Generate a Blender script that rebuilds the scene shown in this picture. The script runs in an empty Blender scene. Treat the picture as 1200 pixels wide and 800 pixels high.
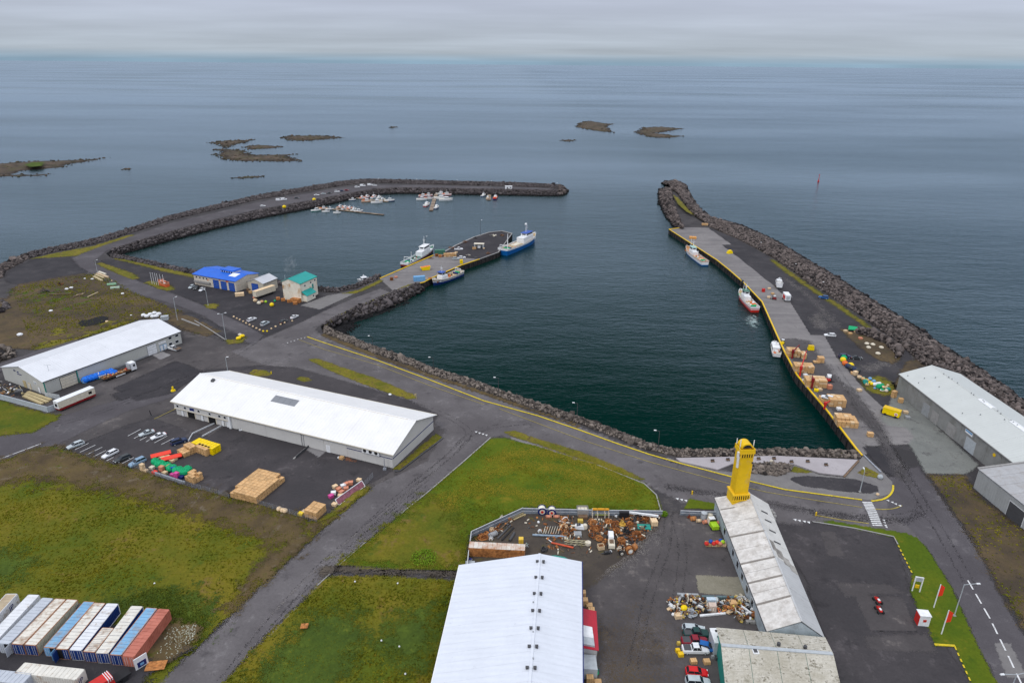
import bpy,math,random
import numpy as np
from mathutils import Vector,Matrix
from mathutils.geometry import tessellate_polygon
random.seed(7);RNG=np.random.default_rng(7)
S=bpy.context.scene
COL=S.collection
PI=math.pi
# ------------------------------------------------------------------ camera
CAM_H=108.0;PITCH=math.radians(22.2);ROLL=math.radians(0.477)
cam=bpy.data.cameras.new('camera');camo=bpy.data.objects.new('camera',cam);COL.objects.link(camo)
cam.lens=24;cam.sensor_width=36;cam.sensor_fit='HORIZONTAL';cam.clip_start=1;cam.clip_end=120000
_f=Vector((0,math.cos(PITCH),-math.sin(PITCH)));_u=Vector((0,math.sin(PITCH),math.cos(PITCH)));_r=Vector((1,0,0))
_rx=_r*math.cos(ROLL)+_u*math.sin(ROLL);_ux=-_r*math.sin(ROLL)+_u*math.cos(ROLL)
m=Matrix((_rx,_ux,-_f)).transposed().to_4x4();m.translation=Vector((0,0,CAM_H));camo.matrix_world=m
S.camera=camo
S.render.resolution_x=1024;S.render.resolution_y=682
# ------------------------------------------------------------------ overcast sky
SUN_EL=math.radians(48);SUN_AZ=math.radians(215)
w=bpy.data.worlds.new('World');S.world=w;w.use_nodes=True
nt=w.node_tree;N=nt.nodes;Lk=nt.links
N.clear()
def nd(t,**kw):
 n=N.new(t)
 for k,v in kw.items():setattr(n,k,v)
 return n
def link(a,b):Lk.new(a,b)
sky=nd('ShaderNodeTexSky');sky.sky_type='NISHITA';sky.sun_disc=False
sky.sun_elevation=SUN_EL;sky.sun_rotation=SUN_AZ;sky.altitude=100
bg1=nd('ShaderNodeBackground');bg1.inputs[1].default_value=0.1;link(sky.outputs[0],bg1.inputs[0])
tc=nd('ShaderNodeTexCoord');sep=nd('ShaderNodeSeparateXYZ');link(tc.outputs['Generated'],sep.inputs[0])
def mth(op,a,b=None,c=None,clamp=False):
 n=nd('ShaderNodeMath');n.operation=op;n.use_clamp=clamp
 for i,v in enumerate((a,b,c)):
  if v is None:continue
  if isinstance(v,(int,float)):n.inputs[i].default_value=v
  else:link(v,n.inputs[i])
 return n.outputs[0]
zc=mth('MAXIMUM',sep.outputs[2],0.0)
den=mth('ADD',zc,0.055)
cx=mth('DIVIDE',sep.outputs[0],den);cy=mth('DIVIDE',sep.outputs[1],den)
cmb=nd('ShaderNodeCombineXYZ');link(cx,cmb.inputs[0]);link(cy,cmb.inputs[1])
mp=nd('ShaderNodeMapping');mp.inputs['Rotation'].default_value=(0,0,-.12);mp.inputs['Scale'].default_value=(0.22,0.42,1);link(cmb.outputs[0],mp.inputs[0])
n1=nd('ShaderNodeTexNoise');n1.inputs['Scale'].default_value=1.1;n1.inputs['Detail'].default_value=6;n1.inputs['Roughness'].default_value=.55;link(mp.outputs[0],n1.inputs[0])
mp2=nd('ShaderNodeMapping');mp2.inputs['Rotation'].default_value=(0,0,.1);mp2.inputs['Scale'].default_value=(0.35,0.5,1);link(cmb.outputs[0],mp2.inputs[0])
n2=nd('ShaderNodeTexNoise');n2.inputs['Scale'].default_value=.6;n2.inputs['Detail'].default_value=4;link(mp2.outputs[0],n2.inputs[0])
mr=nd('ShaderNodeMapRange');mr.inputs[1].default_value=.33;mr.inputs[2].default_value=.67;mr.inputs[3].default_value=.91;mr.inputs[4].default_value=1.08;link(n1.outputs[0],mr.inputs[0])
mr2=nd('ShaderNodeMapRange');mr2.inputs[1].default_value=.35;mr2.inputs[2].default_value=.65;mr2.inputs[3].default_value=.93;mr2.inputs[4].default_value=1.07;link(n2.outputs[0],mr2.inputs[0])
var=mth('MULTIPLY',mr.outputs[0],mr2.outputs[0])
# cloud brightness rises towards the zenith as under a real overcast
lum=mth('MULTIPLY',mth('MULTIPLY_ADD',zc,0.90,0.485),var)
ramp=nd('ShaderNodeValToRGB');link(zc,ramp.inputs[0])
ramp.color_ramp.elements[0].position=0.0;ramp.color_ramp.elements[0].color=(.56,.84,1.10,1)
ramp.color_ramp.elements[1].position=1.0;ramp.color_ramp.elements[1].color=(.97,1.0,1.06,1)
e=ramp.color_ramp.elements.new(.012);e.color=(.87,1.0,1.15,1)
e=ramp.color_ramp.elements.new(.07);e.color=(.905,.99,1.21,1)
vm=nd('ShaderNodeVectorMath');vm.operation='SCALE';link(ramp.outputs[0],vm.inputs[0]);link(lum,vm.inputs[3])
bg2=nd('ShaderNodeBackground');bg2.inputs[1].default_value=1.0;link(vm.outputs[0],bg2.inputs[0])
mx=nd('ShaderNodeMixShader');mx.inputs[0].default_value=0.94;link(bg1.outputs[0],mx.inputs[1]);link(bg2.outputs[0],mx.inputs[2])
wo=nd('ShaderNodeOutputWorld');link(mx.outputs[0],wo.inputs[0])
sun=bpy.data.lights.new('sun','SUN');sun.energy=0.9;sun.angle=math.radians(14);sun.color=(1,.96,.9)
suno=bpy.data.objects.new('sun',sun);COL.objects.link(suno)
sd=Vector((math.sin(SUN_AZ)*math.cos(SUN_EL),math.cos(SUN_AZ)*math.cos(SUN_EL),math.sin(SUN_EL)))
suno.rotation_euler=sd.to_track_quat('Z','Y').to_euler();suno.location=sd*300
S.view_settings.view_transform='Standard';S.view_settings.look='None';S.view_settings.exposure=0.0;S.view_settings.gamma=1
S.cycles.max_bounces=5;S.cycles.diffuse_bounces=2;S.cycles.glossy_bounces=2;S.cycles.transparent_max_bounces=12
S.cycles.caustics_reflective=False;S.cycles.caustics_refractive=False
# ------------------------------------------------------------------ survey: picture bearings to ground points
def G(px,py,z=0.0):
 u=(px-600)/800;v=-(py-400)/800
 u,v=u*math.cos(ROLL)-v*math.sin(ROLL),u*math.sin(ROLL)+v*math.cos(ROLL)
 y=math.cos(PITCH)+v*math.sin(PITCH);zz=-math.sin(PITCH)+v*math.cos(PITCH)
 t=(z-CAM_H)/zz
 return Vector((u*t,y*t,z))
SEA=-3.0
# ------------------------------------------------------------------ materials
MATS={}
def rgb(c):return(c[0],c[1],c[2],1)
class NB:
 def __init__(s,name):
  s.m=bpy.data.materials.new(name);s.m.use_nodes=True;s.t=s.m.node_tree;s.t.nodes.clear()
  s.out=s.n('ShaderNodeOutputMaterial');s.p=s.n('ShaderNodeBsdfPrincipled');s.l(s.p.outputs[0],s.out.inputs[0])
  s.g=s.n('ShaderNodeNewGeometry')
 def n(s,t,**kw):
  x=s.t.nodes.new(t)
  for k,v in kw.items():setattr(x,k,v)
  return x
 def l(s,a,b):s.t.links.new(a,b)
 def math(s,op,a,b=None,clamp=False):
  x=s.n('ShaderNodeMath',operation=op,use_clamp=clamp)
  for i,v in enumerate((a,b)):
   if v is None:continue
   if isinstance(v,(int,float)):x.inputs[i].default_value=v
   else:s.l(v,x.inputs[i])
  return x.outputs[0]
 def noise(s,scale,detail=4,rough=.55,stretch=None,rot=0,off=0,src=None):
  mpn=s.n('ShaderNodeMapping');mpn.inputs['Location'].default_value=(off,off*.7,0)
  mpn.inputs['Rotation'].default_value=(0,0,rot)
  mpn.inputs['Scale'].default_value=stretch or(1,1,1)
  s.l(src or s.g.outputs['Position'],mpn.inputs[0])
  x=s.n('ShaderNodeTexNoise');x.inputs['Scale'].default_value=scale;x.inputs['Detail'].default_value=detail;x.inputs['Roughness'].default_value=rough
  s.l(mpn.outputs[0],x.inputs[0]);return x.outputs[0]
 def rng(s,v,a,b,c=0.,d=1.):
  x=s.n('ShaderNodeMapRange');x.inputs[1].default_value=a;x.inputs[2].default_value=b;x.inputs[3].default_value=c;x.inputs[4].default_value=d
  s.l(v,x.inputs[0]);return x.outputs[0]
 def mix(s,f,a,b,mode='MIX'):
  x=s.n('ShaderNodeMix',data_type='RGBA',blend_type=mode)
  if isinstance(f,(int,float)):x.inputs[0].default_value=f
  else:s.l(f,x.inputs[0])
  for v,i in((a,6),(b,7)):
   if isinstance(v,tuple):x.inputs[i].default_value=rgb(v)
   else:s.l(v,x.inputs[i])
  return x.outputs[2]
 def bump(s,h,dist,strength=1.0):
  b=s.n('ShaderNodeBump');b.inputs['Distance'].default_value=dist;b.inputs['Strength'].default_value=strength
  s.l(h,b.inputs['Height']);s.l(b.outputs[0],s.p.inputs['Normal'])
 def set(s,col=None,rough=.8,metal=0,spec=.3):
  if col is not None:
   if isinstance(col,tuple):s.p.inputs['Base Color'].default_value=rgb(col)
   else:s.l(col,s.p.inputs['Base Color'])
  if isinstance(rough,(int,float)):s.p.inputs['Roughness'].default_value=rough
  else:s.l(rough,s.p.inputs['Roughness'])
  s.p.inputs['Metallic'].default_value=metal;s.p.inputs['Specular IOR Level'].default_value=spec
 def attr(s,name):
  a=s.n('ShaderNodeAttribute');a.attribute_name=name;return a.outputs['Fac']
 def soften(s,nz=.9,sc=.35,lo=.3,hi=.62,amax=1.0):
  a=s.attr('w');n=s.noise(sc,5,.65,off=13)
  f=s.rng(s.math('ADD',a,s.math('MULTIPLY',s.math('SUBTRACT',n,.5),nz*2)),lo,hi,0,amax)
  # the rim breaks up into small crumbs of material instead of fading
  sn=s.n('ShaderNodeVectorMath',operation='SNAP');s.l(s.g.outputs['Position'],sn.inputs[0]);sn.inputs[1].default_value=(.14,.14,50)
  wn=s.n('ShaderNodeTexWhiteNoise',noise_dimensions='2D');s.l(sn.outputs[0],wn.inputs['Vector']);f=s.math('GREATER_THAN',f,wn.outputs['Value'])
  tr=s.n('ShaderNodeBsdfTransparent');mxs=s.n('ShaderNodeMixShader')
  s.l(f,mxs.inputs[0]);s.l(tr.outputs[0],mxs.inputs[1]);s.l(s.p.outputs[0],mxs.inputs[2]);s.l(mxs.outputs[0],s.out.inputs[0])
def paint(name,c,rough=.5,var=.12,scale=1.3,metal=0,dirt=None,spec=.3,dirt_amt=.5,each=.0,coords=None):
 """painted / plain surface with slight mottling and optional dirt colour"""
 if name in MATS:return MATS[name]
 b=NB(name);n=b.noise(scale,4);f=b.rng(n,.3,.7,1-var,1+var)
 v=b.n('ShaderNodeVectorMath',operation='SCALE');v.inputs[0].default_value=c;b.l(f,v.inputs[3]);col=v.outputs[0]
 if each:
  oi=b.n('ShaderNodeObjectInfo');v2=b.n('ShaderNodeVectorMath',operation='SCALE');b.l(col,v2.inputs[0]);b.l(b.rng(oi.outputs['Random'],0,1,1-each,1+each),v2.inputs[3]);col=v2.outputs[0]
 if dirt:
  d=b.noise(scale*.6,7,.7,off=31);col=b.mix(b.rng(d,.58-dirt_amt*.12,.7,0,1),col,dirt)
 b.set(col,rough,metal,spec);b.bump(b.noise(scale*5,3),.01,.4)
 MATS[name]=b.m;return b.m
def corrugated(name,c,axis_rot,period=.9,dirt=None,dirt_amt=.3,rough=.45,amp=.035,var=.06,stain=None):
 """profiled sheet: fine ribs in world space along one heading"""
 if name in MATS:return MATS[name]
 b=NB(name)
 mpn=b.n('ShaderNodeMapping');mpn.inputs['Rotation'].default_value=(0,0,-axis_rot);b.l(b.g.outputs['Position'],mpn.inputs[0])
 wv=b.n('ShaderNodeTexWave',wave_type='BANDS',bands_direction='X');wv.inputs['Scale'].default_value=.314/period*1.0;wv.inputs['Distortion'].default_value=0;b.l(mpn.outputs[0],wv.inputs[0])
 n=b.noise(.25,5);n2=b.noise(1.7,4,.6,off=9)
 f=b.rng(b.math('ADD',b.math('MULTIPLY',n,.6),b.math('MULTIPLY',n2,.4)),.35,.65,1-var,1+var)
 f=b.math('MULTIPLY',f,b.rng(wv.outputs[0],0,1,.975,1.015))
 v=b.n('ShaderNodeVectorMath',operation='SCALE');v.inputs[0].default_value=c;b.l(f,v.inputs[3]);col=v.outputs[0]
 if dirt:
  d=b.noise(.55,8,.75,off=40);col=b.mix(b.rng(d,.62-dirt_amt*.25,.74),col,dirt)
 if stain:
  d=b.noise(.18,6,.7,off=77,stretch=(1,1,1));col=b.mix(b.rng(d,.53,.68),col,stain)
 b.set(col,rough,0,.3);b.bump(wv.outputs[0],amp,.7)
 MATS[name]=b.m;return b.m
def ground(name,cols,sc=(.02,.12,1.1),bump=.05,soft=True,rough=.95,th=(.42,.58),nz=.9,fine=.18,fsc=3.0,th3=(.56,.64),soft_sc=.35,streak=None,lo=.2,hi=.75,amax=1.0):
 """ground cover: two tones in big drifts, a third in patches, fine grain"""
 if name in MATS:return MATS[name]
 b=NB(name)
 n1=b.noise(sc[0],6,.6);n2=b.noise(sc[1],6,.65,off=5);n3=b.noise(sc[2],6,.7,off=17)
 f1=b.rng(b.math('ADD',b.math('MULTIPLY',n1,.45),b.math('MULTIPLY',n2,.55)),th[0],th[1])
 col=b.mix(f1,cols[0],cols[1])
 if len(cols)>2:
  f2=b.rng(b.math('ADD',b.math('MULTIPLY',n2,.5),b.math('MULTIPLY',n3,.5)),th3[0],th3[1])
  col=b.mix(f2,col,cols[2])
 if len(cols)>3:
  n5=b.noise(sc[1]*1.7,7,.7,off=61);col=b.mix(b.rng(n5,.57,.68),col,cols[3])
 if streak:
  ns=b.noise(1,5,.6,stretch=streak[:3],rot=streak[3],off=3);col=b.mix(b.rng(ns,.45,.7,0,streak[4]),col,streak[5])
 n4=b.noise(fsc,4,.8,off=29);f=b.rng(n4,.25,.75,1-fine,1+fine)
 v=b.n('ShaderNodeVectorMath',operation='SCALE');b.l(col,v.inputs[0]);b.l(f,v.inputs[3])
 b.set(v.outputs[0],rough,0,.15)
 if bump:b.bump(b.math('ADD',n3,b.math('MULTIPLY',n4,.5)),bump,.9)
 if soft:b.soften(nz,soft_sc,lo,hi,amax)
 MATS[name]=b.m;return b.m
 # the palette of the place
ROAD_C=(.135,.128,.133)
M_scrap=ground('scrap_soil',[(.060,.050,.043),(.085,.070,.056),(.045,.040,.036),(.10,.085,.03)],sc=(.05,.2,.9),bump=.06,nz=.8)
M_quayd=ground('worn_quay_asphalt',[(.072,.066,.068),(.095,.087,.088),(.12,.11,.108),(.05,.046,.048)],sc=(.04,.12,.8),bump=.01,nz=.5)
M_farm=ground('farm_track',[(.075,.062,.052),(.105,.088,.070),(.05,.045,.042)],bump=.05,nz=.9)
M_foam=ground('churned_foam',[(.30,.42,.42),(.5,.6,.6)],bump=0,nz=1.3,soft_sc=.5,lo=.5,hi=1.2,amax=.7)
M_land=ground('gravel_base',[(.045,.042,.044),(.072,.066,.068),(.10,.09,.085)],soft=False)
M_road=ground('road_asphalt',[(.100,.091,.094),(.135,.124,.127),(.18,.168,.17),(.072,.066,.069)],sc=(.03,.10,.6),bump=.012,nz=.25,fine=.13,fsc=1.6)
M_yard=ground('yard_asphalt',[(.050,.046,.049),(.068,.061,.064),(.10,.09,.093),(.038,.035,.038)],sc=(.03,.09,.5),bump=.012,nz=.25,fine=.14,fsc=1.5)
M_yard2=ground('worn_asphalt',[(.070,.063,.064),(.098,.088,.088),(.145,.128,.122),(.05,.045,.046)],sc=(.03,.10,.5),bump=.012,nz=.4,fine=.14,fsc=1.5)
M_mole=ground('mole_asphalt',[(.078,.071,.077),(.102,.094,.101),(.14,.13,.135)],sc=(.02,.08,.4),bump=.02,nz=.5)
M_dark=ground('dark_asphalt',[(.036,.034,.038),(.050,.046,.050),(.075,.069,.073)],sc=(.03,.12,.7),bump=.01,nz=.3,fine=.12)
M_track=ground('tyre_track',[(.026,.025,.027),(.034,.032,.035)],bump=0,nz=.55,soft_sc=.22,lo=.1,hi=1.0,amax=.42)
M_pale=ground('pale_dust',[(.17,.155,.145),(.22,.20,.19)],bump=.01,nz=.8,lo=.15,hi=1.1,amax=.6)
M_conc=ground('concrete_paving',[(.20,.19,.195),(.26,.25,.25),(.16,.15,.155)],sc=(.05,.2,1.5),bump=.008,nz=.1,fine=.08)
M_prom=ground('promenade_concrete',[(.36,.33,.34),(.42,.39,.40),(.31,.285,.295)],sc=(.05,.25,1.5),bump=.008,soft=False,fine=.08)
M_walk=ground('pavement_asphalt',[(.165,.155,.155),(.20,.19,.185)],sc=(.05,.3,1.5),bump=.008,nz=.1,fine=.1)
M_quay=ground('quay_concrete',[(.18,.168,.168),(.235,.22,.215),(.14,.13,.132)],sc=(.03,.12,.8),bump=.008,nz=.12,fine=.1,streak=(.012,.3,1,1.02,.5,(.10,.094,.1)))
M_apron=ground('stained_concrete',[(.16,.165,.155),(.20,.205,.19),(.12,.115,.11),(.09,.085,.085)],sc=(.04,.15,.8),bump=.01,nz=.35)
M_slab=ground('old_slab',[(.19,.175,.13),(.24,.22,.17),(.15,.135,.10)],sc=(.05,.3,1.2),bump=.01,nz=.12)
M_gravel=ground('dark_gravel',[(.038,.036,.040),(.056,.052,.056),(.085,.078,.078)],sc=(.02,.1,1.2),bump=.06,nz=.8)
M_dirt=ground('brown_soil',[(.072,.052,.030),(.12,.085,.038),(.075,.078,.014),(.15,.12,.085)],sc=(.03,.14,.9),bump=.12,nz=1.0)
M_moor=ground('moor_soil',[(.062,.048,.034),(.12,.085,.045),(.040,.036,.034),(.085,.082,.02)],sc=(.025,.10,.8),bump=.15,nz=1.0)
M_lawn=ground('lawn_grass',[(.068,.108,.006),(.110,.135,.007),(.165,.145,.012),(.045,.085,.006)],sc=(.028,.10,.5),bump=.10,nz=.35,fine=.22,fsc=1.9)
M_grass=ground('rough_grass',[(.080,.102,.008),(.155,.130,.012),(.165,.112,.035),(.052,.088,.010)],sc=(.022,.07,.5),bump=.25,nz=1.0,fine=.3,fsc=1.6)
M_lush=ground('lush_grass',[(.050,.080,.012),(.075,.110,.014),(.12,.145,.018)],sc=(.05,.2,.9),bump=.3,nz=1.0,fine=.3,fsc=1.6)
M_moss=ground('bank_grass',[(.10,.105,.010),(.20,.165,.02),(.085,.058,.03),(.13,.10,.05)],sc=(.09,.32,1.0),bump=.12,nz=.9,fine=.3,th3=(.52,.60))
M_tuft=ground('grass_blades',[(.17,.19,.014),(.28,.25,.018),(.36,.27,.045)],sc=(.04,.2,1.5),bump=0,soft=False)
M_mow=ground('mown_band',[(.20,.175,.012),(.24,.19,.016)],bump=.05,nz=.8,soft_sc=.10,lo=.1,hi=1.2,amax=.6)
def rock_mat(name,dark,light,wet_z,moss=None):
 b=NB(name);t=b.attr('tone');n=b.noise(1.6,5,.7)
 f=b.rng(b.math('ADD',b.math('MULTIPLY',t,.75),b.math('MULTIPLY',n,.35)),.25,.95)
 col=b.mix(f,dark,light)
 sp=b.n('ShaderNodeSeparateXYZ');b.l(b.g.outputs['Position'],sp.inputs[0])
 if moss:col=b.mix(b.rng(b.noise(.12,5,off=3),.5,.6),col,moss)
 col=b.mix(b.rng(sp.outputs[2],wet_z-.2,wet_z+.9,1,0),col,(.007,.0065,.0075))
 b.set(col,.85,0,.2);b.bump(n,.08,.8);return b.m
M_rock=rock_mat('breakwater_rock',(.010,.0085,.009),(.215,.175,.16),SEA+1.0)
M_rock2=rock_mat('pale_rock',(.024,.02,.019),(.27,.225,.19),SEA+.9)
M_rubble=rock_mat('bank_rubble',(.018,.015,.016),(.15,.13,.13),SEA+.9,)
M_skerry=rock_mat('skerry_rock',(.03,.024,.018),(.14,.10,.07),SEA-.15,moss=(.07,.06,.03))
M_core=ground('bank_core',[(.035,.03,.028),(.055,.045,.038),(.07,.066,.02)],soft=False,bump=.1)
# common paints
def P_(n,c,**k):return paint(n,c,**k)
white=P_('white_paint',(.78,.79,.80));offwhite=P_('cream_paint',(.66,.60,.48));black=P_('black_rubber',(.018,.018,.02),rough=.7)
yellow=P_('yellow_paint',(.78,.50,.012),rough=.55,var=.08);lineY=P_('road_yellow',(.62,.47,.02),rough=.8,var=.22,scale=2.5,dirt=(.16,.14,.08),dirt_amt=.35)
lineW=P_('road_white',(.66,.66,.66),rough=.8,var=.15,scale=2.5,dirt=(.2,.19,.19),dirt_amt=.3);lineF=P_('faded_yellow',(.34,.27,.06),rough=.8,var=.3,scale=2)
red=P_('red_paint',(.55,.025,.02));darkred=P_('dark_red_paint',(.22,.012,.015));blue=P_('blue_paint',(.012,.075,.38));navy=P_('navy_paint',(.01,.02,.13))
grey=P_('grey_paint',(.30,.31,.32));dgrey=P_('dark_grey_paint',(.07,.07,.075));silver=P_('silver_paint',(.42,.45,.47),rough=.35)
green=P_('green_paint',(.01,.30,.12));teal=P_('teal_paint',(.015,.25,.20));orange=P_('orange_paint',(.72,.16,.03));salmon=P_('salmon_paint',(.62,.25,.15))
tan=P_('tub_tan',(.60,.37,.17),var=.14,scale=2.2,each=.16);tan2=P_('tub_cream',(.70,.52,.32),var=.14,scale=2.2,each=.14);pink=P_('pink_plastic',(.62,.08,.30));lime=P_('lime_paint',(.38,.62,.02));lightblue=P_('light_blue_paint',(.16,.37,.62));brown=P_('brown_timber',(.16,.10,.06),var=.3)
galv=P_('galvanised_steel',(.34,.36,.40),rough=.4,metal=.3,var=.15);glass=P_('window_glass',(.015,.02,.028),rough=.12,spec=.5,var=.1);rust=P_('rusty_steel',(.24,.085,.025),rough=.9,var=.5,scale=1.8,dirt=(.08,.035,.02),dirt_amt=.9)
rustl=P_('light_rust',(.46,.19,.06),rough=.9,var=.4,scale=1.6,dirt=(.13,.05,.02),dirt_amt=.7);timber=P_('pale_timber',(.46,.37,.20),var=.2,scale=2);concm=P_('cast_concrete',(.30,.29,.28),var=.15)
yel2=P_('yellow_plastic',(.86,.62,.0),rough=.45,var=.08,scale=1.5);grn2=P_('green_net',(.0,.34,.13),rough=.6,var=.3,scale=2.5);blu2=P_('bright_blue_tarp',(.01,.17,.72),rough=.5,var=.3,scale=1.2);red2=P_('bright_red_cover',(.80,.05,.02),var=.08)
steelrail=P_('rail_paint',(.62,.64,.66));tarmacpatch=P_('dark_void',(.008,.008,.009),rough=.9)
# ------------------------------------------------------------------ mesh builder
class MB:
 def __init__(s):s.v=[];s.f=[];s.mi=[];s.cur=0;s.mats=[]
 def use(s,mat):
  if mat not in s.mats:s.mats.append(mat)
  s.cur=s.mats.index(mat);return s
 def add(s,vs,fs):
  o=len(s.v);s.v+=[tuple(v)for v in vs];s.f+=[tuple(i+o for i in f)for f in fs];s.mi+=[s.cur]*len(fs);return s
 def hexa(s,p):
  return s.add(p,[(3,2,1,0),(4,5,6,7),(0,1,5,4),(1,2,6,5),(2,3,7,6),(3,0,4,7)])
 def box(s,x0,x1,y0,y1,z0,z1,tx=0,ty=0):
  return s.hexa([(x0,y0,z0),(x1,y0,z0),(x1,y1,z0),(x0,y1,z0),(x0+tx,y0+ty,z1),(x1-tx,y0+ty,z1),(x1-tx,y1-ty,z1),(x0+tx,y1-ty,z1)])
 def obox(s,c,d,rz=0,tilt=0):
  R=Matrix.Rotation(rz,3,'Z')@Matrix.Rotation(tilt,3,'Y');c=Vector(c);a,b_,h=d[0]/2,d[1]/2,d[2]/2
  return s.hexa([c+R@Vector(q)for q in((-a,-b_,-h),(a,-b_,-h),(a,b_,-h),(-a,b_,-h),(-a,-b_,h),(a,-b_,h),(a,b_,h),(-a,b_,h))])
 def prism(s,pts,y0,y1,ins=0):
  n=len(pts);vs=[(x,y0,z)for x,z in pts]+[(x,y1,z)for x,z in pts]
  return s.add(vs,[tuple(range(n)),tuple(range(2*n-1,n-1,-1))]+[((i+1)%n,i,i+n,(i+1)%n+n)for i in range(n)])
 def tube(s,p0,p1,r,r1=None,n=6,cap=True):
  p0=Vector(p0);p1=Vector(p1);r1=r if r1 is None else r1
  z=(p1-p0).normalized();x=z.orthogonal().normalized();y=z.cross(x)
  vs=[p0+(x*math.cos(2*PI*i/n)+y*math.sin(2*PI*i/n))*r for i in range(n)]+[p1+(x*math.cos(2*PI*i/n)+y*math.sin(2*PI*i/n))*r1 for i in range(n)]
  fs=[(i,(i+1)%n,(i+1)%n+n,i+n)for i in range(n)]
  if cap:fs+=[tuple(range(n-1,-1,-1)),tuple(range(n,2*n))]
  return s.add(vs,fs)
 def sph(s,c,r,n=8,k=5,top=False):
  if not isinstance(r,tuple):r=(r,r,r)
  vs=[];fs=[]
  for j in range(k+1):
   th=PI*j/k*(.5 if top else 1)
   for i in range(n):
    ph=2*PI*i/n;vs.append((c[0]+r[0]*math.sin(th)*math.cos(ph),c[1]+r[1]*math.sin(th)*math.sin(ph),c[2]+r[2]*math.cos(th)))
  for j in range(k):
   for i in range(n):fs.append((j*n+i,(j+1)*n+i,(j+1)*n+(i+1)%n,j*n+(i+1)%n))
  return s.add(vs,fs)
 def torus(s,c,R,r,axis='z',n=12,k=5):
  vs=[];fs=[]
  for i in range(n):
   a=2*PI*i/n
   for j in range(k):
    b=2*PI*j/k;q=(R+r*math.cos(b));p=(q*math.cos(a),q*math.sin(a),r*math.sin(b))
    if axis=='y':p=(p[0],p[2],p[1])
    if axis=='x':p=(p[2],p[0],p[1])
    vs.append((c[0]+p[0],c[1]+p[1],c[2]+p[2]))
  for i in range(n):
   for j in range(k):fs.append((i*k+j,((i+1)%n)*k+j,((i+1)%n)*k+(j+1)%k,i*k+(j+1)%k))
  return s.add(vs,fs)
 def loft(s,rings,closed=True,caps=True):
  n=len(rings[0]);o=[];fs=[]
  for r in rings:o+=r
  for j in range(len(rings)-1):
   for i in range(n if closed else n-1):fs.append((j*n+i,j*n+(i+1)%n,(j+1)*n+(i+1)%n,(j+1)*n+i))
  if caps:fs+=[tuple(range(n-1,-1,-1)),tuple(range((len(rings)-1)*n,len(rings)*n))]
  return s.add(o,fs)
 def mesh(s,name,mat=None,smooth=False):
  me=bpy.data.meshes.new(name);me.from_pydata(s.v,[],s.f)
  if s.mats:
   for q in s.mats:me.materials.append(q)
   me.polygons.foreach_set('material_index',s.mi)
  else:me.materials.append(mat)
  if smooth:me.polygons.foreach_set('use_smooth',[True]*len(me.polygons))
  me.update();return me
 def build(s,name,mat=None,parent=None,world=False,smooth=False):
  return inst(name,s.mesh(name,mat,smooth),parent,world)
def inst(name,me,parent=None,world=False):
 o=bpy.data.objects.new(name,me);COL.objects.link(o)
 if parent:
  o.parent=parent
  if world:o.matrix_parent_inverse=Matrix.Translation(-worldloc(parent))
 return o
def worldloc(o):
 v=Vector((0,0,0))
 while o is not None:
  v+=Vector(o.location)if not o.get('_w')else Vector((0,0,0));o=o.parent
 return v
def T(name,label,cat,loc=(0,0,0),rz=0,group=None):
 o=bpy.data.objects.new(name,None);COL.objects.link(o);o.location=loc;o.rotation_euler=(0,0,rz);o['label']=label;o['category']=cat
 o.empty_display_size=.5
 if group:o['group']=group
 return o
def tag(o,label,cat,group=None,kind=None):
 if kind:o['kind']=kind
 if label:o['label']=label
 if cat:o['category']=cat
 if group:o['group']=group
 return o
def copy_tree(o,parent=None):
 c=o.copy();COL.objects.link(c)
 if parent:c.parent=parent
 for ch in[x for x in o.children]:copy_tree(ch,c)
 return c
def struct(o,label=None):
 o['kind']='structure'
 if label:o['label']=label
 return o
def wpart(mb,name,mat,parent,smooth=False):
 """part of a thing built in world coordinates (the thing's empty is unrotated, parts of parts too)"""
 o=mb.build(name,mat,None,smooth=smooth);o.parent=parent
 root=parent
 while root.parent:root=root.parent
 if parent is root:o.matrix_parent_inverse=Matrix.Translation(-Vector(root.location))
 return o
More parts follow.
